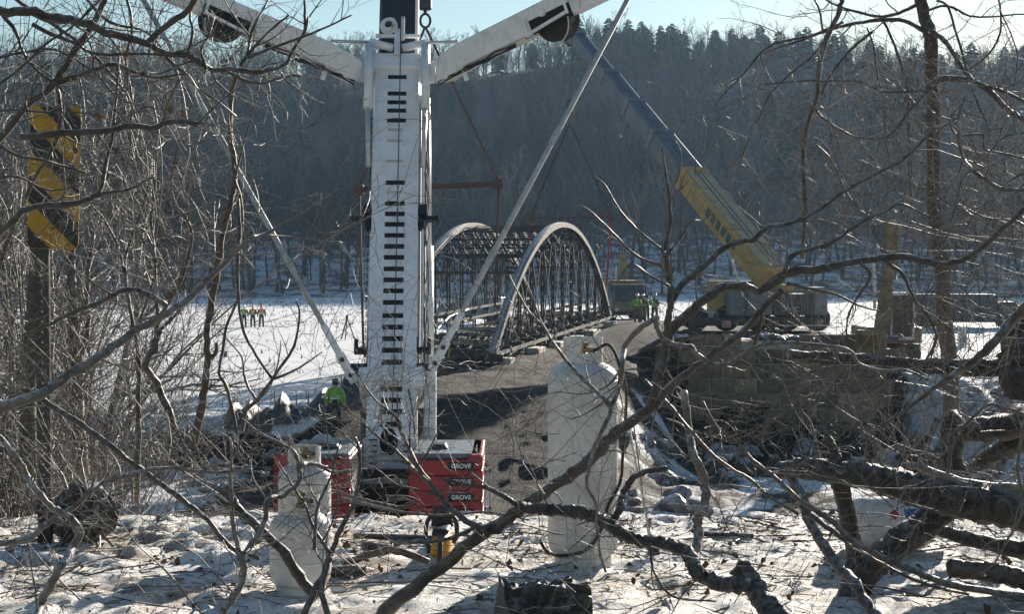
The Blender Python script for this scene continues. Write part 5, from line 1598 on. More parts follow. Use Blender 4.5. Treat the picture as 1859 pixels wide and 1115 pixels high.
# ------------------------------------------------------------------ excavator behind the logs
EY = 62.0; EX = P(1605, 600, EY).x; EZ = float(height(EX, EY))
et = thing('excavator', 'yellow excavator with raised arm and glazed cab behind the logs', 'excavator', (EX, EY, EZ))
for s in (-1, 1):
    b = MB(); prof = [(-1.5, .1), (-1.3, 0), (1.3, 0), (1.6, .25), (1.65, .5), (1.4, .75), (-1.4, .75), (-1.65, .5), (-1.6, .25)]
    M = Matrix.Translation((EX + .35 + s * .85, EY + 1.0, EZ)) @ Matrix.Rotation(pi / 2, 4, 'Z')
    b.prism(prof, -.25, .25, M); tr_ = b.build('track', MT['rubber'], et, bevel=.04)
    for k in range(12):
        b = MB(); b.box((-1.45 + k * .25, -.27, .75), (-1.33 + k * .25, .27, .80), M); b.build('track_shoe', MT['steel'], tr_)
b = MB(); b.box((EX - .85, EY - .3, EZ + .85), (EX + 1.6, EY + 2.6, EZ + 1.55)); b.build('house', MT['dusty_yellow'], et, bevel=.12, seg=2)
b = MB(); b.box((EX - .3, EY + .3, EZ + .6), (EX + 1.0, EY + 1.8, EZ + .86)); b.build('turntable', MT['steel'], et)
ca, cb_ = P(1612, 620, EY), P(1656, 536, EY)
b = MB()
for x in (ca.x, cb_.x - .09):
    for y in (EY - .4, EY + .9): b.box((x, y, EZ + 1.05), (x + .09, y + .09, cb_.z))
b.box((ca.x - .05, EY - .5, cb_.z), (cb_.x + .05, EY + 1.1, cb_.z + .12)); b.box((ca.x, EY - .39, EZ + 1.0), (cb_.x, EY + .95, EZ + 1.15))
b.build('cab_frame', MT['whitetruck'], et, bevel=.02)
b = MB(); b.box((ca.x + .09, EY - .36, EZ + 1.15), (cb_.x - .09, EY - .34, cb_.z)); b.build('windscreen', MT['glass'], et)
for x in (ca.x + .04, cb_.x - .05):
    b = MB(); b.box((x, EY - .30, EZ + 1.15), (x + .02, EY + .9, cb_.z)); b.build('side_window', MT['glass'], et)
b = MB(); b.box((ca.x + .3, EY + .2, EZ + 1.62), (ca.x + .75, EY + .35, EZ + 2.6)); b.box((ca.x + .3, EY - .2, EZ + 1.62), (ca.x + .75, EY + .3, EZ + 1.9)); b.build('seat', MT['grey_metal'], et, bevel=.05)
b = MB()
M = Matrix.Translation((P(1592, 600, EY).x, EY - .2, EZ + 1.3)) @ Matrix.Rotation(pi / 2, 4, 'Z')
b.prism([(0, -.2), (.1, .3), (-1.3, 2.6), (-2.6, 4.6), (-2.9, 4.5), (-1.8, 2.3), (-.6, -.1)], -.17, .17, M); b.build('boom', MT['dusty_yellow'], et, bevel=.04)
b = MB()
M = Matrix.Translation((P(1569, 600, EY).x + .25, EY - 3.0, EZ + 1.2)) @ Matrix.Rotation(pi / 2, 4, 'Z')
b.prism([(-.25, 4.9), (.2, 4.8), (.25, 3.6), (0.1, .6), (-.12, .6), (-.3, 3.8)], -.14, .14, M); b.build('stick', MT['dusty_yellow'], et, bevel=.03)
b = MB(); b.cyl(P(1585, 470, EY - .8), P(1588, 560, EY - .3), .07, n=8); b.build('ram', MT['bright_metal'], et)
b = MB(); bxz = P(1569, 600, EY - 3).x + .25
M = Matrix.Translation((bxz, EY - 3.0, EZ + .65)) @ Matrix.Rotation(pi / 2, 4, 'Z')
b.prism([(-.5, .9), (.5, .9), (.62, .2), (.1, -.45), (-.6, -.5), (-.3, -.3), (.35, .25), (-.1, .7), (-.5, .7)], -.5, .5, M); bk = b.build('bucket', MT['dusty_yellow'], et, bevel=.02)
for k in range(4):
    b = MB(); b.box((-.75, -.45 + k * .26, -.52), (-.58, -.35 + k * .26, -.44), M); b.build('tooth', MT['steel'], bk)

# ------------------------------------------------------------------ parked vehicles far behind
def truck(name, label, cat, X, Y, face, L, W, H, body, cab_l, bed, s=1.0):
    z = float(height(X, Y))
    t = thing(name, label, cat, (X, Y, z))
    M = Matrix.Translation((X, Y, z)) @ Matrix.Rotation(face, 4, 'Z')
    g = .45
    b = MB(); b.box((-L / 2, -W / 2, g), (L / 2, W / 2, g + .25), M); b.build('chassis', MT['black_paint'], t, bevel=.03)
    if bed == 'box':
        b = MB(); b.box((-L / 2, -W / 2, g + .26), (L / 2 - cab_l, W / 2, H), M); b.build('cargo_body', body, t, bevel=.05)
        cabh = H * .78
    elif bed == 'open':
        b = MB(); b.box((-L / 2, -W / 2, g + .25), (L / 2 - .1, W / 2, g + .75), M); b.build('body', body, t, bevel=.1, seg=2)
        b = MB(); b.box((-L / 2 + .1, -W / 2 + .12, g + .76), (L / 2 - cab_l - 1.1, W / 2 - .12, g + .78), M); b.build('bed_floor', MT['slate'], t)
        cabh = H
    else:
        b = MB()
        b.loft([[M @ Vector((x, sy * q, zz)) for sy, zz in ((-1, z0), (1, z0), (1, z1), (-1, z1))] for x, q, z0, z1 in ((-L / 2, W / 2, g + .8, H), (-L / 2 + 1, W / 2, g + .4, H + .1), (L / 2 - cab_l - .1, W / 2, g + .4, H + .1))])
        b.build('dump_bed', body, t, bevel=.04); cabh = H * .95
    x1 = L / 2 if bed != 'open' else L / 2 - 1.1
    x0 = x1 - cab_l
    b = MB(); b.loft([[M @ Vector((x, y, zz)) for x, y in ((x0 + i0, -W / 2 + i1), (x1 - i2, -W / 2 + i1), (x1 - i2, W / 2 - i1), (x0 + i0, W / 2 - i1))] for zz, i0, i1, i2 in ((g + .26, 0, 0, 0), (g + .95, 0, .02, .05), (cabh, .15, .15, .4))]); b.build('cab', body, t, bevel=.06, seg=2)
    for s_ in (-1, 1):
        y = s_ * (W / 2 - .06)
        b = MB(); b.loft([[M @ Vector((x, y + s_ * o, zz)) for x, zz in ((x0 + .25, g + 1.0), (x1 - .15, g + 1.0), (x1 - .45, cabh - .12), (x0 + .3, cabh - .12))] for o in (-.06, .05)]); b.build('side_window', MT['glass'], t)
    b = MB(); b.loft([[M @ Vector((x + o, y, zz)) for y, x, zz in ((-W / 2 + .2, x1 - .06, g + 1.0), (W / 2 - .2, x1 - .06, g + 1.0), (W / 2 - .25, x1 - .37, cabh - .12), (-W / 2 + .25, x1 - .37, cabh - .12))] for o in (-.02, .04)]); b.build('windscreen', MT['glass'], t)
    for s_ in (-1, 1):
        b = MB(); b.box((L / 2 - .02, s_ * (W / 2 - .35) - .14, g + .35), (L / 2 + .03, s_ * (W / 2 - .35) + .14, g + .55), M); b.build('headlight', MT['bright_metal'], t)
        for x in ((-L / 2 + .9, L / 2 - .9) if L < 6 else (-L / 2 + .8, -L / 2 + 1.9, L / 2 - .9)):
            turned('wheel', MT['rubber'], M @ Vector((x, s_ * (W / 2 - .1), .42)), M.to_3x3() @ Vector((0, 1, 0)), [(.15, -.13), (.36, -.13), (.42, -.08), (.42, .08), (.36, .13), (.15, .13)], t, 16)
    return t
truck('dump_truck', 'dusty olive dump truck parked beyond the far end of the bridge', 'dump truck', P(1128, 540, 108).x, 108, -pi / 2 + .1, 7, 2.6, 2.9, MT['olive'], 1.7, 'dump')
truck('pickup_truck', 'pale pickup truck seen through the bridge posts beside the boom', 'pickup truck', P(812, 560, 128).x, 128, -.4, 5.4, 1.95, 1.85, MT['whitetruck'], 2.0, 'open')
truck('van', 'dark van seen through the middle of the bridge trusses', 'van', P(858, 560, 122).x, 122, pi - .25, 5.6, 2.1, 2.3, MT['slate'], 1.5, 'box')
truck('lorry', 'dark blue lorry parked far right behind the thick vine-hung trunk', 'lorry', P(1752, 550, 105).x, 105, -.1, 7.5, 2.5, 2.5, MT['bluetruck'], 1.7, 'box')
X = P(1131, 480, 112).x; z = float(height(X, 112))
t = thing('digger', 'far digger with an upright dull yellow arm behind the dump truck', 'digger', (X, 112, z))
b = MB(); b.box((X - 1.2, 111.4, z + .7), (X + 1.2, 114, z + 1.6)); b.build('house', MT['olive'], t, bevel=.1)
for s in (-1, 1):
    b = MB(); b.box((X + s * 1.0 - .25, 111, z), (X + s * 1.0 + .25, 114.2, z + .68)); b.build('track', MT['rubber'], t, bevel=.15, seg=2)
b = MB(); b.loft([[Vector((X + a, 112.2 + q, zz)) for a, q in ((-w_, -w_), (w_, -w_), (w_, w_), (-w_, w_))] for w_, zz in ((.42, z + 1.55), (.40, z + 3.2), (.30, z + 5.2))]); b.build('arm', MT['olive'], t, bevel=.03)
b = MB(); b.cyl((X - .55, 112.2, z + 1.5), (X - .48, 112.2, z + 4.2), .08, n=8); b.build('ram', MT['bright_metal'], t)
X = P(1747, 590, 80).x; z = float(height(X, 80))
t = thing('white_utility_box', 'small white utility post standing in the snow right of the thick trunk', 'utility box', (X, 80, z))
b = MB(); b.box((X - .22, 79.8, z - .1), (X + .22, 80.2, z + 1.0)); b.build('housing', MT['whitetruck'], t, bevel=.03)
b = MB(); b.prism([(X - .27, z + 1.0), (X + .27, z + 1.0), (X + .2, z + 1.1), (X - .2, z + 1.1)], 79.75, 80.25); b.build('lid', MT['whitetruck'], t)
# ------------------------------------------------------------------ branches, logs and brush
RS = .74
def path3(pts, D0, D1, r0, r1, seed=0, n=4, wob=.0):
    "photo points -> smooth 3-D path with tapering radius (radii given in photo pixels)"
    rg = random.Random(seed)
    L = [0]
    for a, b in zip(pts, pts[1:]): L.append(L[-1] + math.hypot(b[0] - a[0], b[1] - a[1]))
    ctrl = []
    for (x, y), l in zip(pts, L):
        f = l / L[-1]
        ctrl.append(P(x, y, D0 + (D1 - D0) * f + rg.gauss(0, wob)))
    q = crom(ctrl, n)
    k = len(q); out_r = []
    for i in range(k):
        f = i / (k - 1)
        D = q[i].y
        r = px2m((r0 + (r1 - r0) * f) * RS, D)
        thick = r > .03
        knob = 1 + (.10 * rg.random() if thick else (.14 * rg.random() if i % n else .30 * rg.random()))
        out_r.append(r * knob)
        j = (.05 if thick else .16) * r
        q[i] = q[i] + Vector((rg.gauss(0, j), rg.gauss(0, j), rg.gauss(0, j)))
    return q, out_r
def twigs_on(mb, pts, rr, rg, per_m, ln, lev=2, up=.06, tmin=.12, rmax=.006, seg=5, tip=.0009):
    "grow kinked side twigs along a path"
    Ls = [0]
    for a, b in zip(pts, pts[1:]): Ls.append(Ls[-1] + (b - a).length)
    tot = Ls[-1]
    n = int(tot * per_m * rg.uniform(.8, 1.2) + rg.random())
    for _ in range(n):
        s = tot * (tmin + (1 - tmin) * rg.random())
        i = max(0, min(len(pts) - 2, next((k for k in range(len(Ls) - 1) if Ls[k + 1] >= s), len(pts) - 2)))
        f = (s - Ls[i]) / max(1e-6, Ls[i + 1] - Ls[i])
        p = pts[i].lerp(pts[i + 1], f); tg = (pts[i + 1] - pts[i]).normalized()
        R = rr[i]
        a = radians(rg.uniform(30, 75))
        pr = tg.orthogonal().normalized(); pr.rotate(Matrix.Rotation(rg.uniform(0, 2 * pi), 3, tg))
        pr.y *= .55
        d = (tg * cos(a) + pr * sin(a)).normalized()
        l = ln * rg.uniform(.35, 1.3)
        r0 = min(R * .6, rmax, .0012 + l * .011)
        q = [p]; st = l / seg
        bend = Vector((rg.gauss(0, .12), rg.gauss(0, .10), rg.gauss(0, .10) + up))
        for k in range(seg):
            d = (d + bend + Vector((rg.gauss(0, .17), rg.gauss(0, .13), rg.gauss(0, .17)))).normalized()
            q.append(q[-1] + d * st * rg.uniform(.8, 1.2))
        tr = [max(tip, r0 * (1 - .85 * k / seg)) for k in range(seg + 1)]
        mb.tube(q, tr, 4 if r0 > .003 else 3, caps=False)
        if lev > 1: twigs_on(mb, q, tr, rg, per_m * 1.5 if lev > 2 else 9, ln * .5, lev - 1, up, .2, rmax * .6, 4, tip)
def limb(name, label, cat, paths, mat='bark', twig=(7, .28, 2), seed=1, group=None, twmat='twig', cut=None, nside=9, part='branch', tip=.0009):
    """paths: list of (photo points, depth0, depth1, radius0, radius1); the first is the main limb"""
    rg = random.Random(seed)
    q0, r0 = path3(*paths[0], seed=seed, wob=.02)
    t = thing(name, label, cat, q0[0], group)
    tw = MB(); first = True
    global RS
    log = nside >= 14
    RS = .80 if log else .70
    for k, pth in enumerate(paths):
        q, r = path3(*pth, seed=seed * 31 + k, wob=.03, n=10 if log else 4)
        if k and k < 0: pass
        b = MB(); b.tube(q, r, (nside + 6 if log else nside) if max(r) > .010 else 6, rough=.16 if log else .07, seed=seed + k)
        if k == 0: b.build('limb', MT[mat], t, smooth=True, fix=False)
        else: b.build(part, MT[mat], t, smooth=True, fix=False)
        if twig: twigs_on(tw, q, r, rg, twig[0], twig[1], twig[2], tip=tip)
        if k == 0 and cut:
            for e, pp, dd in ((0, q[0], q[0] - q[1]), (1, q[-1], q[-1] - q[-2])):
                if cut in (e, 2):
                    dd = dd.normalized(); rad = r[0] if e == 0 else r[-1]
                    b = MB(); b.tube([pp - dd * .01, pp + dd * .004], [rad * .93, rad * .9], 12); b.build('cut_face', MT['cutwood'], t)
    if tw.n:
        o = tw.build('twigs', MT[twmat], t, smooth=True, fix=False); o['kind'] = 'stuff'
    return t

# --- centre and right: the big limb that rises to the right
limb('fallen_limb', 'long bare limb rising from lower centre past the tall cylinder to the right edge', 'tree limb', [
    ([(690,1130),(708,1103),(802,1031),(869,973),(902,956),(943,926),(977,902),(1021,875),(1059,847),(1090,817),(1117,786),(1148,766),(1182,735),(1196,690),(1207,629),(1227,591),(1254,568),(1285,540),(1309,523),(1350,520),(1377,527),(1411,510),(1440,493),(1491,488),(1549,476),(1600,469),(1651,467),(1696,479),(1730,477),(1771,459),(1808,425),(1859,380),(1905,330)], 6.5, 5.9, 17, 6),
    ([(1207,629),(1212,588),(1217,547),(1215,506),(1208,465),(1210,438),(1217,404),(1214,350),(1208,310),(1202,270)], 6.1, 6.0, 9.5, 2),
    ([(1208,462),(1200,452),(1162,421),(1132,390),(1115,365),(1098,335),(1077,318)], 6.05, 6.2, 4, 1.3),
    ([(1205,484),(1152,462),(1111,421),(1067,380),(1040,372)], 6.05, 5.8, 4.5, 1.3),
    ([(1214,459),(1241,425),(1254,402),(1275,399),(1298,385)], 6.05, 6.2, 3.2, 1.2),
    ([(1215,520),(1180,500),(1145,480),(1120,512),(1100,500)], 6.05, 5.9, 3.5, 1.2),
    ([(1220,544),(1241,513),(1275,486),(1309,455),(1343,438),(1367,435),(1391,414),(1425,407),(1459,396),(1493,377),(1539,344),(1607,307),(1641,288),(1680,250),(1697,222)], 6.1, 6.7, 9, 2),
    ([(1422,500),(1437,465),(1474,452),(1508,442),(1542,418),(1576,397),(1607,384),(1634,370),(1668,384),(1700,400)], 6.0, 6.2, 6, 2),
    ([(1421,527),(1384,561),(1357,595),(1323,622),(1289,646),(1254,673),(1215,705),(1190,738)], 6.0, 6.15, 8, 9),
    ([(1430,515),(1470,524),(1520,535),(1560,555),(1600,566)], 6.0, 6.3, 4.5, 2),
    ([(1560,476),(1580,500),(1560,535),(1541,570),(1537,610),(1545,640)], 6.0, 6.1, 4, 1.6),
    ([(1600,469),(1640,500),(1660,545),(1680,565),(1700,610),(1690,650)], 6.0, 6.1, 5, 1.8),
    ([(1385,560),(1378,600),(1367,632)], 6.0, 6.05, 5, 4.5),
], 'bark', (4, .26, 2), 3)
limb('curved_branch', 'frosted crooked branch curling down from the fork in front of the tall cylinder', 'branch', [
    ([(1195,575),(1159,598),(1135,629),(1130,660),(1125,697),(1111,738),(1097,775),(1078,815),(1069,851),(1066,885),(1083,919),(1083,953),(1090,1008),(1100,1040)], 5.9, 5.7, 7.5, 3),
    ([(1190,588),(1200,612),(1227,626),(1254,629),(1261,639),(1289,660),(1323,660),(1367,632),(1389,626),(1423,622),(1491,627),(1542,636),(1559,660),(1600,673),(1645,673),(1686,690)], 5.9, 5.7, 6.5, 3.2),
    ([(1130,660),(1105,700),(1060,715),(1010,712),(975,725)], 5.9, 6.0, 3, 1.2),
    ([(1125,700),(1090,735),(1040,760),(1000,742)], 5.8, 6.0, 3, 1.2),
    ([(1111,738),(1060,690),(1020,645),(985,590),(968,545),(955,510)], 5.8, 6.1, 5.5, 1.6),
    ([(985,590),(960,565),(940,530),(925,500)], 6.0, 6.2, 2.5, 1),
    ([(1083,919),(1115,900),(1150,905)], 5.75, 5.8, 2.5, 1.2),
], 'frosted', (5, .2, 2), 5)
limb('gnarled_branch', 'gnarled dark branch bending from the big limb down to a thick broken stub', 'branch', [
    ([(1420,1145),(1402,1112),(1378,1080),(1357,1048),(1340,1030)], 5.6, 5.9, 27, 21),
    ([(1352,1062),(1320,1063),(1297,1055),(1266,1042),(1256,1021),(1239,997),(1201,987),(1141,974),(1107,953),(1073,936),(1039,929),(991,926),(943,922)], 5.75, 6.15, 17, 11),
    ([(1107,953),(1125,925),(1135,890),(1160,862),(1210,850)], 6.0, 6.1, 9, 5),
    ([(943,922),(920,905),(880,885),(840,880),(800,868)], 6.2, 6.4, 6, 2.5),
    ([(1180,987),(1183,1020),(1192,1050),(1225,1085),(1300,1093)], 5.9, 5.8, 3.5, 2),
], 'bark_dark', (5, .26, 2), 7, nside=14)
limb('crooked_sapling', 'sinuous pale-grey stem standing in the snow right of the tall cylinder', 'sapling', [
    ([(1262,1000),(1269,970),(1266,943),(1276,926),(1281,899),(1278,871),(1269,844),(1259,824),(1252,786),(1245,745),(1241,712)], 7.2, 7.5, 12, 9),
    ([(1252,786),(1235,770),(1210,760)], 7.5, 7.5, 3, 1.4),
    ([(1270,850),(1300,830),(1320,838)], 7.4, 7.5, 3, 1.4),
    ([(1281,890),(1310,880),(1345,884),(1395,890)], 7.4, 7.4, 2.5, 1.2),
], 'frosted', (9, .2, 2), 9)
for i, (lab, pts, D0, D1, r0, r1, sd) in enumerate((
    ('slender branch slanting from the stone wall down to the lower right snow', [(1275,730),(1310,790),(1333,800),(1365,835),(1410,870),(1440,900),(1500,940),(1560,990),(1640,1030),(1720,1060),(1860,1085)], 6.6, 6.3, 3.5, 9, 11),
    ('thin bare branch arching over the small boulders left of the wall', [(1170,690),(1210,730),(1260,790),(1310,840),(1360,870),(1400,905),(1450,935)], 6.8, 6.7, 4, 4, 12),
    ('forked bare branch from the right edge reaching down across the snow field', [(1895,530),(1859,561),(1832,592),(1798,629),(1764,660),(1737,677),(1713,694),(1686,712),(1650,740),(1600,775)], 5.4, 5.6, 14, 3, 13),
    ('thin twiggy branch crossing in front of the stone wall', [(1700,610),(1690,640),(1660,670),(1575,665),(1500,668),(1450,690),(1405,735),(1385,790)], 6.2, 6.6, 4, 1.5, 14),
    ('drooping frosted branch hanging beside the right log ends', [(1870,720),(1855,790),(1848,860),(1860,920),(1830,980),(1805,1025)], 5.2, 5.3, 5, 2, 15),
    ('bare forked branch curving over the pale logs at right', [(1720,860),(1728,810),(1745,780),(1775,750),(1800,735),(1859,752)], 6.0, 5.6, 5, 3, 16),
    ('thin branch from the big right log pointing up at the wall', [(1488,850),(1480,800),(1470,765),(1455,745),(1452,720)], 7.0, 7.1, 4, 1.6, 17),
    ('twiggy stem running along the snow toward the saw', [(620,905),(700,925),(770,935),(830,935),(880,930),(960,945)], 7.2, 7.0, 4, 2, 18),
)):
    limb('bare_branch', lab, 'branch', [(pts, D0, D1, r0, r1)], 'twig' if i not in (2,) else 'bark', (8, .22, 2), sd)
limb('leaning_branch', 'smooth grey branch leaning from the big log end down to the bottom edge', 'branch', [
    ([(1432,858),(1445,885),(1457,912),(1470,950),(1494,987),(1521,1028),(1552,1062),(1573,1096),(1600,1130)], 6.9, 6.0, 12, 13),
    ([(1470,935),(1510,965),(1560,1000),(1620,1035),(1690,1065),(1760,1080)], 6.6, 6.4, 7, 3)], 'bark', (3, .2, 2), 19, nside=12)
# --- logs and trunks on the right
limb('big_log', 'thick dark bark-covered log lying across the lower right', 'log', [
    ([(1412,854),(1457,851),(1525,858),(1580,866),(1628,882),(1696,899),(1764,912),(1859,933),(1960,960),(2180,1010),(2420,1080)], 7.0, 6.6, 17, 52),
    ([(1520,842),(1510,815),(1504,798)], 6.95, 6.95, 13, 8)], 'bark_dark', (5, .3, 3), 21, cut=0, nside=18, part='stub')
limb('upright_trunk', 'dark upright trunk propping the big log at right', 'tree trunk', [([(1523,868),(1536,926),(1546,974),(1552,1001),(1546,1042),(1535,1090)], 7.1, 7.0, 18, 17)], 'bark_dark', (2, .2, 2), 22, nside=14)
limb('slanted_trunk', 'broad brown trunk slanting up from the snow to the big log', 'tree trunk', [([(1535,1100),(1552,1071),(1580,1035),(1621,994),(1672,953),(1730,915)], 7.0, 7.1, 27, 32)], 'bark_dark', (1, .2, 2), 23, nside=16)
limb('upper_log', 'dark log with a sawn pale end lying level in front of the stone wall', 'log', [([(1431,646),(1491,651),(1559,655),(1628,662),(1696,666),(1770,668),(1900,668),(2150,690)], 7.6, 7.2, 13, 19)], 'bark_dark', (3, .25, 2), 24, cut=0, nside=14)
limb('sawn_log', 'sawn log stub standing among the brush at far right', 'log', [([(1731,855),(1728,800),(1727,762)], 7.4, 7.5, 22, 24), ([(1740,790),(1790,780),(1900,770)], 7.4, 7.2, 20, 30)], 'bark_dark', (2, .2, 2), 25, cut=1, nside=14)
limb('broad_stump', 'broad mossy dark stump at the right edge above the logs', 'stump', [([(1862,720),(1858,655),(1862,590)], 7.2, 7.3, 44, 46)], 'bark_dark', (1, .2, 2), 26, nside=18)
limb('lower_log', 'brown log half sunk in snow at the lower right edge', 'log', [([(1722,1032),(1790,1040),(1859,1052),(1950,1060)], 6.9, 6.6, 18, 26)], 'bark_brown', (2, .2, 2), 27, cut=0, nside=14)
limb('lower_log', 'dark log under the big log at the right edge', 'log', [([(1690,960),(1760,980),(1859,1000),(1960,1030)], 7.4, 6.9, 12, 24)], 'bark_dark', (3, .3, 2), 28, nside=14)
limb('lower_log', 'short dark log jutting from the right edge above the big log', 'log', [([(1775,845),(1810,822),(1859,800),(1940,770)], 7.6, 7.2, 14, 34)], 'bark_dark', (3, .3, 2), 29, cut=0, nside=14)
limb('lower_log', 'thin fallen log end on the slope right of the wall', 'log', [([(1650,845),(1700,860),(1760,880),(1850,890)], 8.3, 8.2, 9, 12)], 'bark_pale', (2, .2, 2), 30, cut=0, nside=12)
# --- tall tree hung with vines
vt = [
    ([(1668,-30),(1672,0),(1679,34),(1689,68),(1692,136),(1694,204),(1694,273),(1696,378),(1709,489),(1713,574),(1723,656),(1728,760)], 9.6, 9.4, 14, 21),
    ([(1682,58),(1641,37),(1593,37),(1542,44),(1501,55),(1457,72),(1416,85),(1389,95)], 9.6, 9.2, 5.5, 1.6),
    ([(1530,40),(1470,65),(1409,78),(1375,102),(1351,133),(1327,147),(1310,157)], 9.4, 9.1, 3.6, 1.2),
    ([(1378,102),(1348,136),(1317,167),(1300,191),(1283,222),(1278,259),(1279,283)], 9.2, 9.0, 2.6, 1.1),
    ([(1507,62),(1470,106),(1436,133),(1399,170),(1382,208),(1361,249),(1346,283),(1314,310)], 9.3, 9.0, 3.2, 1.6),
    ([(1583,58),(1553,82),(1536,99),(1508,136),(1490,170)], 9.4, 9.2, 4, 2.6),
    ([(1389,153),(1447,147),(1491,147),(1553,147),(1587,160),(1614,167),(1690,165)], 8.9, 9.4, 2, 3.4),
    ([(1689,55),(1713,72),(1737,106),(1757,136),(1781,153),(1818,164),(1859,184),(1900,200)], 9.5, 8.6, 6, 4),
    ([(1690,150),(1706,143),(1743,143),(1764,147),(1798,167),(1829,198),(1859,218),(1910,250)], 9.4, 8.6, 8, 6),
    ([(1670,5),(1640,20),(1600,30),(1560,22),(1510,5),(1480,-20)], 9.5, 9.2, 4.5, 2),
    ([(1676,20),(1720,10),(1760,28),(1800,30),(1859,25),(1900,30)], 9.5, 9.0, 3.5, 1.4),
    ([(1694,240),(1720,215),(1745,205),(1790,215)], 9.4, 9.2, 3, 1.4)]
limb('vine_hung_tree', 'tall dark trunk hung with arching vine tangles at upper right', 'tree', vt, 'bark', (4.5, .40, 3), 33, twmat='twig_brown', nside=12)
vines = [
    ([(1529,-10),(1525,17),(1501,68),(1488,119),(1481,181),(1466,222),(1458,273),(1459,324),(1461,400),(1455,470)], 9.2, 9.0, 6, 5),
    ([(1474,191),(1491,211),(1525,235),(1559,250),(1607,250),(1634,225),(1648,204),(1682,167)], 9.1, 9.3, 3.2, 3.4),
    ([(1600,30),(1614,58),(1628,92),(1638,126),(1648,164),(1651,307),(1655,360)], 9.4, 9.4, 3.5, 2.4),
    ([(1575,50),(1587,89),(1593,136),(1607,191),(1607,239),(1614,290)], 9.4, 9.3, 2.8, 1.8),
    ([(1812,-10),(1817,27),(1813,68),(1791,102),(1760,126)], 8.6, 9.0, 2.6, 2.2),
    ([(1815,17),(1835,61),(1847,102),(1842,157)], 8.6, 8.6, 2, 1.5),
    ([(1700,0),(1720,10),(1733,50),(1745,90),(1757,136),(1774,184),(1798,239)], 9.2, 8.8, 3.4, 2),
    ([(1481,262),(1510,290),(1535,345),(1560,380)], 9.0, 8.9, 2.4, 1.4),
    ([(1461,215),(1440,245),(1400,250),(1370,262)], 9.0, 8.8, 2, 1.2),
    ([(1495,60),(1480,0),(1440,-20)], 9.2, 9.0, 3, 2)]
limb('hanging_vine', 'ropy bright-edged vines drooping left of the vine-hung trunk', 'vine', vines, 'twig_brown', (7, .30, 3), 34, twmat='twig_brown', part='vine_strand')
arcs = [
    ([(1775,140),(1764,153),(1743,198),(1740,245),(1747,283),(1764,307),(1791,327),(1822,344),(1870,344)], 6.4, 6.0, 3, 5.5),
    ([(1720,180),(1725,225),(1740,245),(1784,244),(1788,270),(1829,280),(1875,292)], 6.4, 6.1, 3, 3),
    ([(1764,307),(1745,330),(1735,380),(1720,420)], 6.3, 6.4, 3, 1.5),
    ([(1870,240),(1820,250),(1790,285),(1760,300)], 6.0, 6.3, 2.5, 2),
    ([(1870,310),(1830,330),(1800,370),(1770,390),(1745,430)], 6.0, 6.2, 3.4, 1.4),
    ([(1830,210),(1815,250),(1825,300),(1810,345)], 6.2, 6.2, 2.4, 1.4),
    ([(1880,420),(1840,400),(1790,395),(1740,370)], 6.0, 6.3, 3.4, 1.4)]
limb('arching_bramble', 'bright arching stems at the right edge', 'bramble', arcs, 'frosted', (9, .26, 3), 35)  # pale bark colour stands in for bright sun on these stems

# --- left side
limb('frosted_branch', 'thick frost-furred branch descending in the lower left corner', 'branch', [
    ([(-20,780),(0,796),(20,817),(37,841),(51,868),(68,892),(89,919),(109,929),(133,946),(147,967),(133,994),(112,1028),(92,1062),(78,1093),(60,1130)], 5.6, 5.4, 6, 11),
    ([(-15,990),(51,977),(78,957),(106,940),(136,919),(164,892),(191,875),(232,865),(266,854),(307,851),(341,853),(382,858),(419,856),(457,853)], 5.5, 5.9, 8, 3.5),
    ([(419,856),(421,815),(415,795),(395,790),(375,795)], 5.8, 5.9, 4, 2),
    ([(266,852),(270,830),(277,800),(295,815),(307,835)], 5.7, 5.7, 3, 1.8),
    ([(240,868),(240,895),(240,917)], 5.7, 5.7, 2.5, 2)], 'frosted', (9, .26, 3), 41)
limb('long_bare_branch', 'long smooth weathered branch slanting across the left from the bottom edge to the field', 'branch', [
    ([(-30,748),(0,738),(61,724),(102,697),(143,670),(177,649),(205,632),(239,605),(273,588),(300,571),(341,544),(375,510),(409,476),(436,448),(457,431),(480,425),(514,407),(548,387),(572,370),(600,352)], 5.6, 6.3, 14, 1.4),
    ([(480,426),(530,430),(580,436),(622,440)], 6.2, 6.4, 3, 1),
    ([(452,436),(436,455),(462,488)], 6.1, 6.1, 3.5, 2),
    ([(300,571),(262,580),(240,600)], 6.0, 6.0, 4, 2)], 'bark_pale', (3.5, .25, 2), 42, nside=12)
limb('bare_branch', 'grey branch running from the striped sign toward the forked stems', 'branch', [
    ([(40,610),(92,588),(133,568),(170,554),(205,537),(225,527),(252,527),(273,537),(300,554)], 6.6, 6.4, 3.5, 8),
    ([(205,537),(150,500),(110,470)], 6.5, 6.7, 3, 1.4)], 'bark', (9, .26, 3), 43)
limb('brown_stem', 'straight brown stem with a torn knot rising at the left of the field', 'sapling', [
    ([(350,812),(365,745),(372,694),(378,660),(375,609),(382,568),(392,506),(399,455),(409,404),(416,378),(427,320),(418,239),(420,170),(430,135)], 7.4, 7.6, 10.5, 5.5),
    ([(380,655),(392,640),(394,622)], 7.45, 7.45, 6, 4),
    ([(427,320),(440,270),(455,215),(468,170)], 7.5, 7.5, 3, 1.4),
    ([(425,325),(437,360),(440,410),(434,450)], 7.4, 7.3, 4, 2)], 'bark_brown', (5, .26, 3), 44, nside=12)
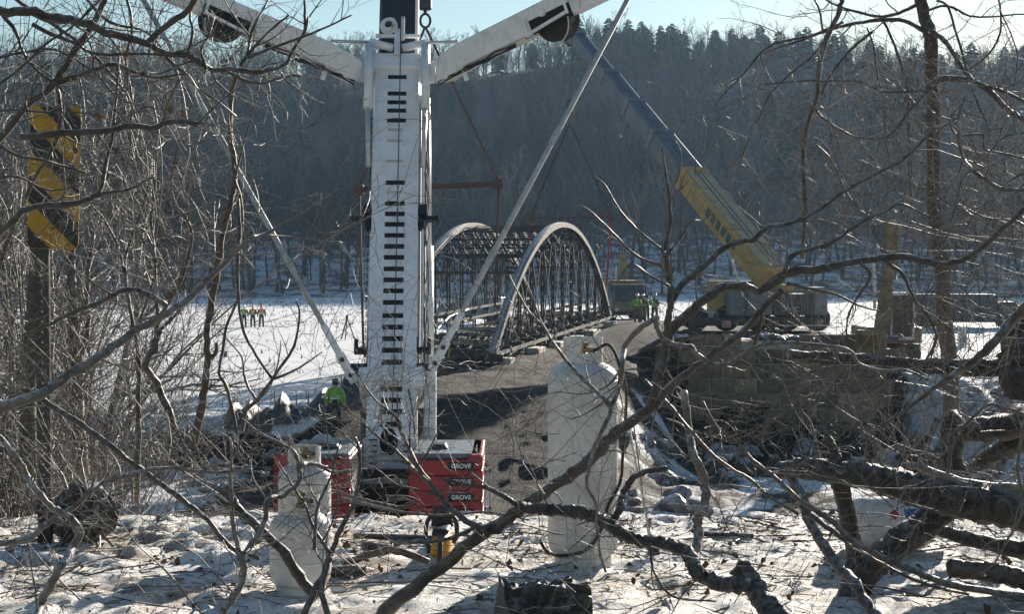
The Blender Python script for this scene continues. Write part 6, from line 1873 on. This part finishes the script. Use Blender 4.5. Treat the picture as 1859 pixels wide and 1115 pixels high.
limb('forked_shrub', 'multi-stemmed bare shrub left of the brown stem', 'shrub', [
    ([(320,790),(307,748),(283,694),(266,666),(280,629),(288,600)], 7.3, 7.2, 9, 8),
    ([(252,760),(252,721),(252,660),(245,609),(235,557),(228,506),(228,465),(239,431),(256,387),(268,340),(275,290)], 7.3, 7.5, 6, 2),
    ([(283,640),(286,574),(283,523),(280,455),(274,404),(280,350),(278,290)], 7.2, 7.3, 5, 2),
    ([(286,588),(307,547),(327,513),(341,472),(348,421),(327,380),(307,373),(290,345)], 7.2, 7.0, 5, 2),
    ([(245,609),(262,560),(290,480),(330,430)], 7.3, 7.2, 4, 1.6),
    ([(228,506),(215,450),(190,400),(165,370)], 7.4, 7.4, 3.5, 1.4),
    ([(280,455),(262,420),(232,400),(200,360)], 7.3, 7.1, 3, 1.4),
    ([(290,600),(330,560),(370,520),(400,470)], 7.2, 7.0, 4, 1.4)], 'bark', (9, .34, 3), 45)
limb('wiry_shrub', 'wiry bare shrub with forking twigs in front of the sunlit snow field', 'shrub', [
    ([(440,780),(447,745),(466,728),(493,690),(514,660),(534,629),(544,574),(539,547)], 6.7, 6.6, 6, 2),
    ([(493,690),(534,673),(561,656),(585,639)], 6.65, 6.6, 3.5, 1.3),
    ([(466,728),(445,690),(440,650),(420,625),(400,600)], 6.7, 6.8, 3.6, 1.4),
    ([(432,360),(435,425),(432,472),(433,540),(440,592),(459,636),(493,687)], 6.8, 6.65, 4, 3.5),
    ([(433,545),(411,592),(405,636),(398,677),(411,704),(422,748),(430,800)], 6.8, 6.7, 3.6, 4.5),
    ([(500,680),(508,640),(510,618)], 6.6, 6.6, 2.2, 1.2),
    ([(400,690),(370,688),(340,670)], 6.7, 6.9, 3, 1.3)], 'bark', (6, .22, 2), 46)
limb('bare_branch', 'straight dark branch falling from upper left to the snow below the tanks', 'branch', [
    ([(60,710),(89,735),(136,762),(177,793),(218,824),(252,851),(290,878),(324,902),(358,929),(378,946),(402,977),(433,1004),(470,1014)], 6.2, 6.0, 8, 5.5)], 'bark', (6, .26, 3), 47)
limb('frosted_branch', 'frosted pale branch forking in front of the two small cylinders', 'branch', [
    ([(395,1130),(410,1105),(426,1083),(440,1049),(441,1015),(455,990),(468,974),(482,939),(485,909),(516,899),(543,875),(547,847),(570,841),(604,858),(635,854)], 5.9, 6.2, 10, 3.5),
    ([(543,875),(541,850),(535,822),(500,800),(470,785),(440,760)], 6.1, 6.2, 5, 2),
    ([(547,845),(560,842),(595,850)], 6.1, 6.1, 7, 4),
    ([(437,1018),(425,960),(420,905),(418,850),(425,800)], 5.95, 6.0, 7, 2.5),
    ([(485,909),(460,870),(455,835)], 6.1, 6.2, 3.4, 1.6)], 'frosted', (9, .22, 3), 48, nside=10)
limb('dark_log', 'dark straight log slanting down in front of the squat cylinder', 'log', [([(420,905),(434,926),(485,974),(519,1008),(543,1049),(575,1085)], 6.3, 6.2, 11, 13)], 'bark_dark', (3, .2, 2), 49, nside=12)
limb('forked_branch', 'forked dark branch rising right of the squat cylinder', 'branch', [
    ([(548,1125),(584,1049),(601,1008),(618,963),(639,922),(652,871),(652,817),(645,795)], 5.8, 6.2, 8, 3.5),
    ([(600,1130),(584,1076),(591,1035),(600,1010)], 5.8, 5.9, 9, 8),
    ([(600,1008),(570,960),(555,920),(530,880),(505,840)], 5.9, 6.1, 5, 2),
    ([(570,1000),(575,930),(590,890),(604,858),(612,820),(620,800)], 5.9, 6.1, 4.5, 1.6),
    ([(652,817),(625,790),(600,770),(580,760)], 6.2, 6.3, 2.5, 1.2)], 'bark', (8, .26, 3), 50, nside=10)
limb('whippy_branch', 'whippy grey branch curving from the big limb up along the white boom', 'branch', [
    ([(872,962),(829,933),(802,905),(782,878),(761,851),(744,817),(727,783),(717,755),(690,735),(665,705),(650,680)], 6.35, 6.6, 8, 1.6),
    ([(727,783),(722,740),(722,690)], 6.5, 6.6, 3, 1.2), ([(782,878),(750,850),(715,815),(680,790),(655,760)], 6.4, 6.5, 5, 1.6),
    ([(761,851),(775,825),(790,795),(800,770)], 6.5, 6.5, 3, 1.2), ([(744,817),(745,770),(758,720)], 6.5, 6.6, 2.6, 1.2),
    ([(802,905),(760,890),(720,880),(680,850),(640,840)], 6.4, 6.4, 3, 1.2),
    ([(740,985),(770,985),(820,978),(870,955)], 6.3, 6.35, 3.5, 5)], 'bark', (7, .26, 3), 51)
# overhanging tree, upper left
ov = [
    ([(-60,-20),(0,20),(51,20),(102,31),(153,41),(191,58),(232,68),(266,78),(300,95),(341,99),(361,112),(392,126),(426,126),(470,131),(491,126),(519,116),(532,89),(553,58),(560,30)], 5.4, 6.0, 12, 3),
    ([(58,44),(102,65),(136,78),(160,92),(191,99),(239,97),(290,99),(340,103)], 5.5, 5.7, 5.5, 2.5),
    ([(-20,275),(0,250),(51,190),(102,147),(136,89),(164,51),(195,-10)], 5.8, 5.8, 9, 7),
    ([(95,150),(136,140),(170,126),(205,116),(240,128),(279,140),(334,133)], 5.8, 5.7, 8, 2),
    ([(272,72),(280,65),(313,37),(344,14),(360,-15)], 5.6, 5.6, 8, 7),
    ([(40,250),(75,245),(153,239),(205,235),(239,228),(273,232),(307,222),(340,221),(357,226)], 5.5, 5.6, 9, 6),
    ([(-20,200),(34,200),(95,204),(143,204),(200,215)], 5.5, 5.6, 3.4, 1.4),
    ([(-20,262),(0,266),(34,283),(78,290),(119,303),(157,314)], 5.4, 5.5, 4.5, 3),
    ([(-10,430),(25,400),(51,378),(119,371),(164,361),(184,341),(194,290),(205,239),(211,170),(215,120)], 5.6, 5.7, 9, 2.5),
    ([(184,351),(232,344),(259,331),(279,320)], 5.6, 5.7, 4.4, 2),
    ([(405,126),(450,147),(478,150),(512,140),(546,136)], 5.8, 6.0, 5, 3),
    ([(437,119),(450,95),(454,68),(464,41),(492,-8)], 5.8, 5.9, 4.2, 2.5),
    ([(440,112),(444,106),(471,75),(498,48),(525,27)], 5.8, 5.9, 4.4, 2.4),
    ([(450,104),(498,85),(546,68),(587,51),(638,27)], 5.8, 6.0, 4.4, 2),
    ([(553,58),(554,27),(553,-10)], 6.0, 6.0, 4, 3),
    ([(-20,160),(0,150),(34,126),(85,78),(136,44),(190,-10)], 5.3, 5.4, 3.8, 3),
    ([(300,98),(307,109),(341,136),(358,160),(392,181),(429,211)], 5.7, 5.9, 5, 2),
    ([(340,100),(350,60),(345,30),(352,-10)], 5.7, 5.7, 4, 3),
    ([(375,125),(365,90),(380,60),(390,30)], 5.7, 5.8, 3.5, 1.6),
    ([(0,20),(30,60),(50,110),(110,160),(140,190)], 5.6, 5.8, 5, 2),
    ([(20,-10),(60,20),(120,60),(180,110),(230,170),(250,225)], 5.7, 5.9, 5, 2),
    ([(-20,110),(40,95),(100,90),(170,130),(220,180),(300,200)], 5.8, 6.0, 4, 1.6),
    ([(-20,330),(30,320),(90,345),(150,335)], 5.4, 5.6, 4, 1.6),
    ([(100,147),(110,200),(100,260),(60,330),(20,420),(0,480)], 5.9, 6.0, 5, 5),
    ([(230,-10),(240,50),(228,110),(240,180),(236,250),(250,320)], 5.9, 6.1, 4, 1.6),
    ([(150,-10),(200,40),(270,60),(320,130),(350,190)], 6.0, 6.1, 4, 1.6)]
limb('overhanging_tree_limbs', 'dark tangled tree limbs overhanging the upper left corner', 'tree limb', ov, 'bark', (10, .30, 3), 52, nside=9)
# post-like stumps and trunks in the left thicket
limb('broken_stump', 'pale splintered stump behind the striped sign post', 'stump', [([(82,830),(86,760),(90,690),(93,625)], 8.6, 8.6, 9, 8)], 'bark_pale', (1, .2, 2), 53, nside=10)
limb('thick_trunk', 'grey trunk standing just behind the black sign post', 'tree trunk', [([(52,860),(52,760),(55,640),(60,560),(66,450),(60,330),(70,200)], 9.0, 9.1, 22, 11)], 'bark', (4, .5, 3), 54, nside=12)
limb('thick_trunk', 'leaning twin-forked dark trunk right of the sign post', 'tree trunk', [([(150,860),(142,760),(140,660),(132,560),(128,450),(120,330),(135,220)], 10.0, 10.2, 18, 8), ([(140,660),(160,600),(158,520),(170,420)], 10, 10.2, 9, 4)], 'bark', (5, .6, 3), 55, nside=12)
limb('thick_trunk', 'brown post-like trunk standing at the edge of the bank in the left brush', 'tree trunk', [([(248,915),(250,860),(252,790),(250,735)], 9.2, 9.2, 7, 6)], 'bark_brown', (2, .3, 2), 56, nside=10)
# sprouting brush root mass, lower left
# ------------------------------------------------------------------ thickets and ground litter
def shrub_proto(seed, H, nst, arch):
    rg = random.Random(seed)
    st, tw = MB(), MB()
    for k in range(nst):
        a = rg.uniform(0, 6.28); lean = rg.uniform(.1, .55)
        d = Vector((cos(a) * lean, sin(a) * lean, 1)).normalized()
        L = H * rg.uniform(.6, 1.15); p = Vector((cos(a) * .1, sin(a) * .1, -.1)); q = [p]
        for i in range(8):
            d = (d + Vector((rg.gauss(0, .10), rg.gauss(0, .10), rg.gauss(0, .06) - arch * i / 8))).normalized()
            q.append(q[-1] + d * L / 8)
        r0 = rg.uniform(.005, .012); rr = [max(.002, r0 * (1 - .8 * i / 8)) for i in range(9)]
        st.tube(q, rr, 5, caps=False)
        twigs_on(tw, q, rr, rg, 7, .55, 2, .05, .1, .006, 4, .0016)
    return st, tw
SHR = []
for k, (H, n, ar) in enumerate(((2.6, 7, .18), (3.4, 6, .10), (2.2, 8, .30))):
    st_, tw_ = shrub_proto(800 + k, H, n, ar)
    t = thing('bare_shrub', 'grey leafless shrub in the dense thicket at left behind the striped sign', 'shrub', (0, 0, 0), 'shrubs of the left thicket')
    st_.build('stems', MT['twig'], t, smooth=True, fix=False)['kind'] = 'stuff'
    tw_.build('twigs', MT['twig'], t, fix=False)['kind'] = 'stuff'
    SHR.append(t); TREEKIDS[t.name] = [c for c in bpy.data.objects if c.parent == t]
rng = random.Random(31)
spots = []
for i in range(30):
    D = rng.choice([rng.uniform(9.2, 12), rng.uniform(12, 26), rng.uniform(10, 18)])
    px = rng.choice([rng.uniform(-100, 90), rng.uniform(-80, 170)]) + (20 if D > 14 else 0)
    spots.append((P(px, 600, D).x, D, 0))
for i in range(9):
    D = rng.uniform(9.4, 15); px = rng.uniform(1740, 1990)
    spots.append((P(px, 600, D).x, D, 1))
used = set()
for i, (x, y, kind) in enumerate(spots):
    k = i % 3; s = rng.uniform(.8, 1.5) * (1.0 + .05 * max(0, y - 10)); z = float(height(x, y))
    if k not in used: o = SHR[k]; used.add(k)
    else:
        o = SHR[k].copy(); COL.objects.link(o)
        for ch in TREEKIDS[SHR[k].name]:
            c = ch.copy(); COL.objects.link(c); c.parent = o
    o.location = (x, y, z); o.rotation_euler = (rng.gauss(0, .1), rng.gauss(0, .1), rng.uniform(0, 6.28)); o.scale = (s,) * 3
    if kind: o['label'] = 'grey leafless shrub in the brush below the vine-hung trunk at right'; o['group'] = 'shrubs of the right brush'
# taller bare trees at mid distance on the left edge
for k in range(3):
    tr, cr = tree_meshes(900 + k, 7.5 + k, .10, (14, 7, 5), 3, up=.08, ang=(25, 65), shrink=.45, tstart=.12, rmin=.004)
    t = thing('bare_tree', 'leafless tree on the low bank far left behind the sign', 'tree', (0, 0, 0), 'bare trees on the left bank')
    tr.build('trunk', MT['bark'], t, smooth=True, fix=False); cr.build('crown', MT['twig'], t, fix=False)
    TREEKIDS[t.name] = [c for c in bpy.data.objects if c.parent == t]
    for j in range(4):
        D = rng.uniform(20, 42); px = rng.uniform(-200, 130)
        x = P(px, 600, D).x; s = rng.uniform(.7, 1.2)
        if j == 0: o = t
        else:
            o = t.copy(); COL.objects.link(o)
            for ch in TREEKIDS[t.name]:
                c = ch.copy(); COL.objects.link(c); c.parent = o
        o.location = (x, D, float(height(x, D))); o.rotation_euler = (0, 0, rng.uniform(0, 6)); o.scale = (s,) * 3

def free_tangle(name, label, boxes, n, seed, mat, lev=2, rng_r=(.0013, .0042), ln=(.25, .9), clear=None):
    rg = random.Random(seed); b = MB()
    for i in range(n):
        px0, py0, px1, py1, Da, Db, angs = rg.choice(boxes)
        D = rg.uniform(Da, Db); qx, qy = rg.uniform(px0, px1), rg.uniform(py0, py1)
        if clear and clear[0] < qx < clear[2] and clear[1] < qy < clear[3] and rg.random() < .85: continue
        p = P(qx, qy, D)
        a = radians(rg.uniform(*angs)); d = Vector((cos(a), rg.gauss(0, .35), sin(a))).normalized()
        L = rg.uniform(*ln); q = [p]
        bend = Vector((rg.gauss(0, .10), rg.gauss(0, .05), rg.gauss(0, .10)))
        for k in range(6):
            d = (d + bend + Vector((rg.gauss(0, .11), rg.gauss(0, .09), rg.gauss(0, .11)))).normalized(); q.append(q[-1] + d * L / 6)
        if min(v.z - 0.02 for v in q) < 0: 
            sh = -min(v.z - .02 for v in q); q = [v + Vector((0, 0, sh)) for v in q]
        r0 = rg.uniform(*rng_r); rr = [max(.0010, r0 * (1 - .75 * k / 6)) for k in range(7)]
        b.tube(q, rr, 5 if r0 > .004 else 3, caps=False)
        twigs_on(b, q, rr, rg, 6, .2, lev, .03, .1, .003, 4)
    o = b.build(name, MT[mat], smooth=True, fix=False)
    tag(o, label, None, None, 'stuff')
free_tangle('brush_tangle', 'dense tangle of bare twigs filling the left side', [
    (-40, 0, 330, 300, 5.6, 7.5, (-180, 180)), (-40, 250, 300, 560, 6.2, 8.8, (20, 160)), (-40, 500, 340, 800, 6.0, 8.8, (10, 170)), (-40, 760, 480, 960, 5.8, 8.2, (-40, 200))], 330, 61, 'twig', clear=(0, 170, 190, 520))
free_tangle('brush_tangle', 'dense tangle of bare twigs and vines at the right side', [
    (1420, 0, 1900, 260, 8.6, 10, (-180, 180)), (1480, 250, 1900, 520, 6.5, 9.6, (-180, 180)), (1640, 480, 1900, 760, 6.2, 8.8, (0, 180)), (1500, 860, 1900, 1040, 6.0, 8.0, (-30, 210))], 170, 62, 'twig')
free_tangle('vine_tangle', 'fine drooping vine shoots filling the air at the right side', [
    (1400, 0, 1900, 330, 8.4, 10, (200, 340)), (1480, 60, 1900, 420, 7, 10, (180, 360)), (1600, 380, 1900, 720, 5.8, 8.5, (0, 360))], 430, 64, 'twig_brown', 1, (.0009, .0026), (.4, 1.5))
free_tangle('twig_sprays', 'fine bare twig sprays in front of the stone wall and the logs', [
    (1200, 560, 1640, 860, 6.0, 7.5, (0, 360)), (1380, 700, 1900, 900, 5.6, 7.2, (0, 360)), (960, 560, 1250, 1000, 5.6, 6.4, (0, 360)), (560, 600, 960, 960, 6.0, 6.9, (20, 160))], 220, 65, 'twig', 2, (.0009, .0026), (.2, .7))
free_tangle('brush_tangle', 'low tangle of twigs on the snow along the bottom', [
    (420, 900, 900, 1110, 5.8, 7.2, (-15, 195)), (900, 940, 1400, 1110, 5.7, 7.0, (-15, 195)), (0, 950, 420, 1110, 5.6, 7.0, (-20, 200))], 80, 63, 'twig')
# litter on the near snow: sticks, chips, leaves
rg = random.Random(71); b = MB()
for i in range(2000):
    y = rg.choice([rg.uniform(5.8, 7.6), rg.uniform(7, 9.5), rg.uniform(8, 9.5)]); x = rg.uniform(-.40, .40) * y
    z = float(0); L = rg.uniform(.03, .20) if rg.random() < .85 else rg.uniform(.2, .5); a = rg.uniform(0, 6.28)
    b_ = Vector((cos(a), sin(a), rg.gauss(0, .12))) * L / 2
    b.n += 0
    LIT = (x, y, b_, rg.uniform(.0012, .0035) if L < .2 else rg.uniform(.002, .006))
    if i == 0: lits = []
    lits.append(LIT)
zz = height(np.array([l[0] for l in lits]), np.array([l[1] for l in lits]))
for (x, y, d, r), z in zip(lits, zz):
    c = Vector((x, y, z + r + .004)); m_ = c + Vector((rg.gauss(0, .1), rg.gauss(0, .1), .02)) * d.length
    b.tube([c - d, m_, c + d], [r, r, r * .6], 3, caps=False)
tag(b.build('twig_litter', MT['twig_brown'], fix=False), 'broken twigs littering the near snow', None, None, 'stuff')
b = MB()
for i in range(900):
    y = rg.choice([rg.uniform(5.8, 9.4), rg.uniform(7.4, 9.4)]); x = rg.uniform(-.40, .40) * y; z = float(height(x, y))
    s = rg.uniform(.008, .03); a = rg.uniform(0, 6.28); t1, t2 = rg.gauss(0, .5), rg.gauss(0, .5)
    u = Vector((cos(a), sin(a), t1)) * s; v = Vector((-sin(a), cos(a), t2)) * s * .6; c = Vector((x, y, z + .012))
    b.add([c - u, c - v + Vector((0, 0, s * .3)), c + u, c + v + Vector((0, 0, s * .3))], [(0, 1, 2), (0, 2, 3)])
tag(b.build('leaf_litter', MT['leaf'], fix=False), 'dead brown leaves and chips on the near snow', None, None, 'stuff')
# a few dead leaves still hanging
for i, (px, py, D) in enumerate(((229,90,5.6),(258,128,5.7),(212,268,5.7),(222,285,5.7),(310,193,5.6),(332,200,5.6),(75,585,6.5),(83,600,6.5),(180,445,7.2),(283,468,7.2),(310,530,6),(180,205,5.5),(135,265,5.5),(1145,960,6.0),(1150,1050,6.0))):
    c = P(px, py, D); s = .019; rg2 = random.Random(i)
    bb = MB(); vs = []
    for k in range(5):
        f = k / 4; w = s * .5 * math.sin(pi * (0.1 + .85 * f)); curl = .012 * math.sin(f * 3 + i)
        for sg in (-1, 0, 1): vs.append(c + Vector((sg * w, curl + abs(sg) * .006 * rg2.random(), -f * s * 1.5)))
    bb.add(vs, [(3*k + j, 3*k + j + 1, 3*k + j + 4, 3*k + j + 3) for k in range(4) for j in range(2)])
    o = bb.build('dead_leaf', MT['leaf'], fix=False); sd = o.modifiers.new('thick', 'SOLIDIFY'); sd.thickness = .001
    o.name = 'dead_leaf'
    tag(o, 'curled dead leaf clinging to a bare branch', 'leaf', 'dead leaves left on the branches')
# charred log lump and cut pieces on the near snow
cc = P(990, 1112, 6.35); zc = zg(cc.x, 6.35)
rg = random.Random(81); m = MB(); rings = []
for k in range(9):
    f = k / 8; x = cc.x - .20 + .40 * f; R = .125 * (1.0 if 0 < k < 8 else .86)
    rings.append([Vector((x + rg.gauss(0, .008), 6.35 + cos(a) * R * rg.uniform(.82, 1.12), zc + .07 + sin(a) * R * rg.uniform(.82, 1.12))) for a in [2 * pi * q_ / 18 for q_ in range(18)]])
m = MB(); m.tube([Vector((cc.x - .20 + .4 * f, 6.35 + .02 * math.sin(f * 5), zc + .075)) for f in np.linspace(0, 1, 26)], [.125] * 26, 40, rough=.22, seed=8); o = m.build('charred_log', MT['char'], smooth=False); tag(o, 'short rough charred log at the bottom edge below the tall cylinder', 'log')
def short_log(label, px, py, D, L, r, ang, mat, seed):
    c = P(px, py, D); z = zg(c.x, D) + r * .7; d = Vector((cos(ang), sin(ang), 0)) * L / 2; rg = random.Random(seed)
    t = thing('cut_log', label, 'log', (c.x, D, z))
    b = MB(); b.tube([Vector((c.x, D, z)) + d * f + Vector((0, 0, rg.gauss(0, r * .06))) for f in np.linspace(-1, 1, 7)], [r * rg.uniform(.9, 1.08) for _ in range(7)], 14); b.build('log_body', MT[mat], t, smooth=True)
    for s in (-1, 1):
        b = MB(); e = Vector((c.x, D, z)) + d * s; b.tube([e, e + d.normalized() * s * .006], [r * .85, r * .83], 12); b.build('cut_face', MT['cutwood'], t)
short_log('short dark cut log lying on the snow left of the chainsaw', 684, 974, 8.0, .17, .030, -.5, 'bark_dark', 1)
short_log('bent dark log lying right below the cut log by the squat cylinder', 625, 1015, 7.5, .22, .032, .1, 'bark_dark', 2)
short_log('long thin dark pole lying on the snow beyond the cut log', 718, 962, 8.4, .50, .018, -.15, 'bark_dark', 3)
short_log('dark flat stick on the snow right of the crooked sapling', 1318, 962, 8.5, .32, .016, -.2, 'bark_dark', 4)
limb('bent_log', 'bent bark-covered log lying on the snow left of the chainsaw', 'log', [([(622,1022),(660,1012),(700,1000),(740,1006),(780,1020)], 7.6, 7.5, 9, 8)], 'bark_brown', (3, .15, 2), 83, nside=10)
limb('hose_like_vine', 'long dark vine lying along the crest between the tanks and the red slabs', 'vine', [([(600,890),(640,902),(690,915),(730,922),(755,915),(748,905),(700,902)], 8.6, 8.7, 4.5, 4)], 'bark_dark', (4, .2, 2), 84)
# brown root plate in the lower left brush
cx_, cy_ = P(150, 880, 8.4).x, 8.4; z = zg(cx_, cy_)
t = thing('root_plate', 'brown torn-up root plate in the lower left brush', 'root plate', (cx_, cy_, z)); rg = random.Random(91)
m = MB(); rings = []
for k, (f, yy) in enumerate(((.3, .12), (.9, .08), (1.0, 0), (.8, -.06), (.25, -.08))):
    rings.append([Vector((cx_ + cos(a) * .19 * f * rg.uniform(.8, 1.2), cy_ + yy, z + .16 + sin(a) * .19 * f * rg.uniform(.8, 1.2))) for a in [2 * pi * q_ / 14 for q_ in range(14)]])
m.loft(rings); m.build('earth_plate', MT['char'], t)
m = MB()
for k in range(16):
    a = rg.uniform(0, 6.28); p = Vector((cx_, cy_ - .05, z + .16)); d = Vector((cos(a), -.3, sin(a))).normalized(); q_ = [p]
    for i in range(5): d = (d + Vector((rg.gauss(0, .25), rg.gauss(0, .2), rg.gauss(0, .25)))).normalized(); q_.append(q_[-1] + d * .09)
    m.tube(q_, [.014, .012, .010, .007, .004, .002], 5)
tag(m.build('roots', MT['bark_brown'], t), None, None, None, 'stuff')
# ------------------------------------------------------------------ haze
def haze_box():
    m = bpy.data.materials.new('haze_air'); m.use_nodes = True
    nt = m.node_tree; nt.nodes.clear()
    out = nt.nodes.new('ShaderNodeOutputMaterial')
    pv = nt.nodes.new('ShaderNodeVolumePrincipled')
    pv.inputs['Color'].default_value = (0.45, 0.70, 1.0, 1)
    pv.inputs['Density'].default_value = 0.00016
    pv.inputs['Anisotropy'].default_value = 0.3
    nt.links.new(pv.outputs[0], out.inputs['Volume'])
    b = MB(); b.box((-720, -12, -9.0), (720, 915, 96))
    o = b.build('haze', m)
    o['kind'] = 'stuff'
    o['label'] = 'thin bluish winter haze over the valley'
haze_box()
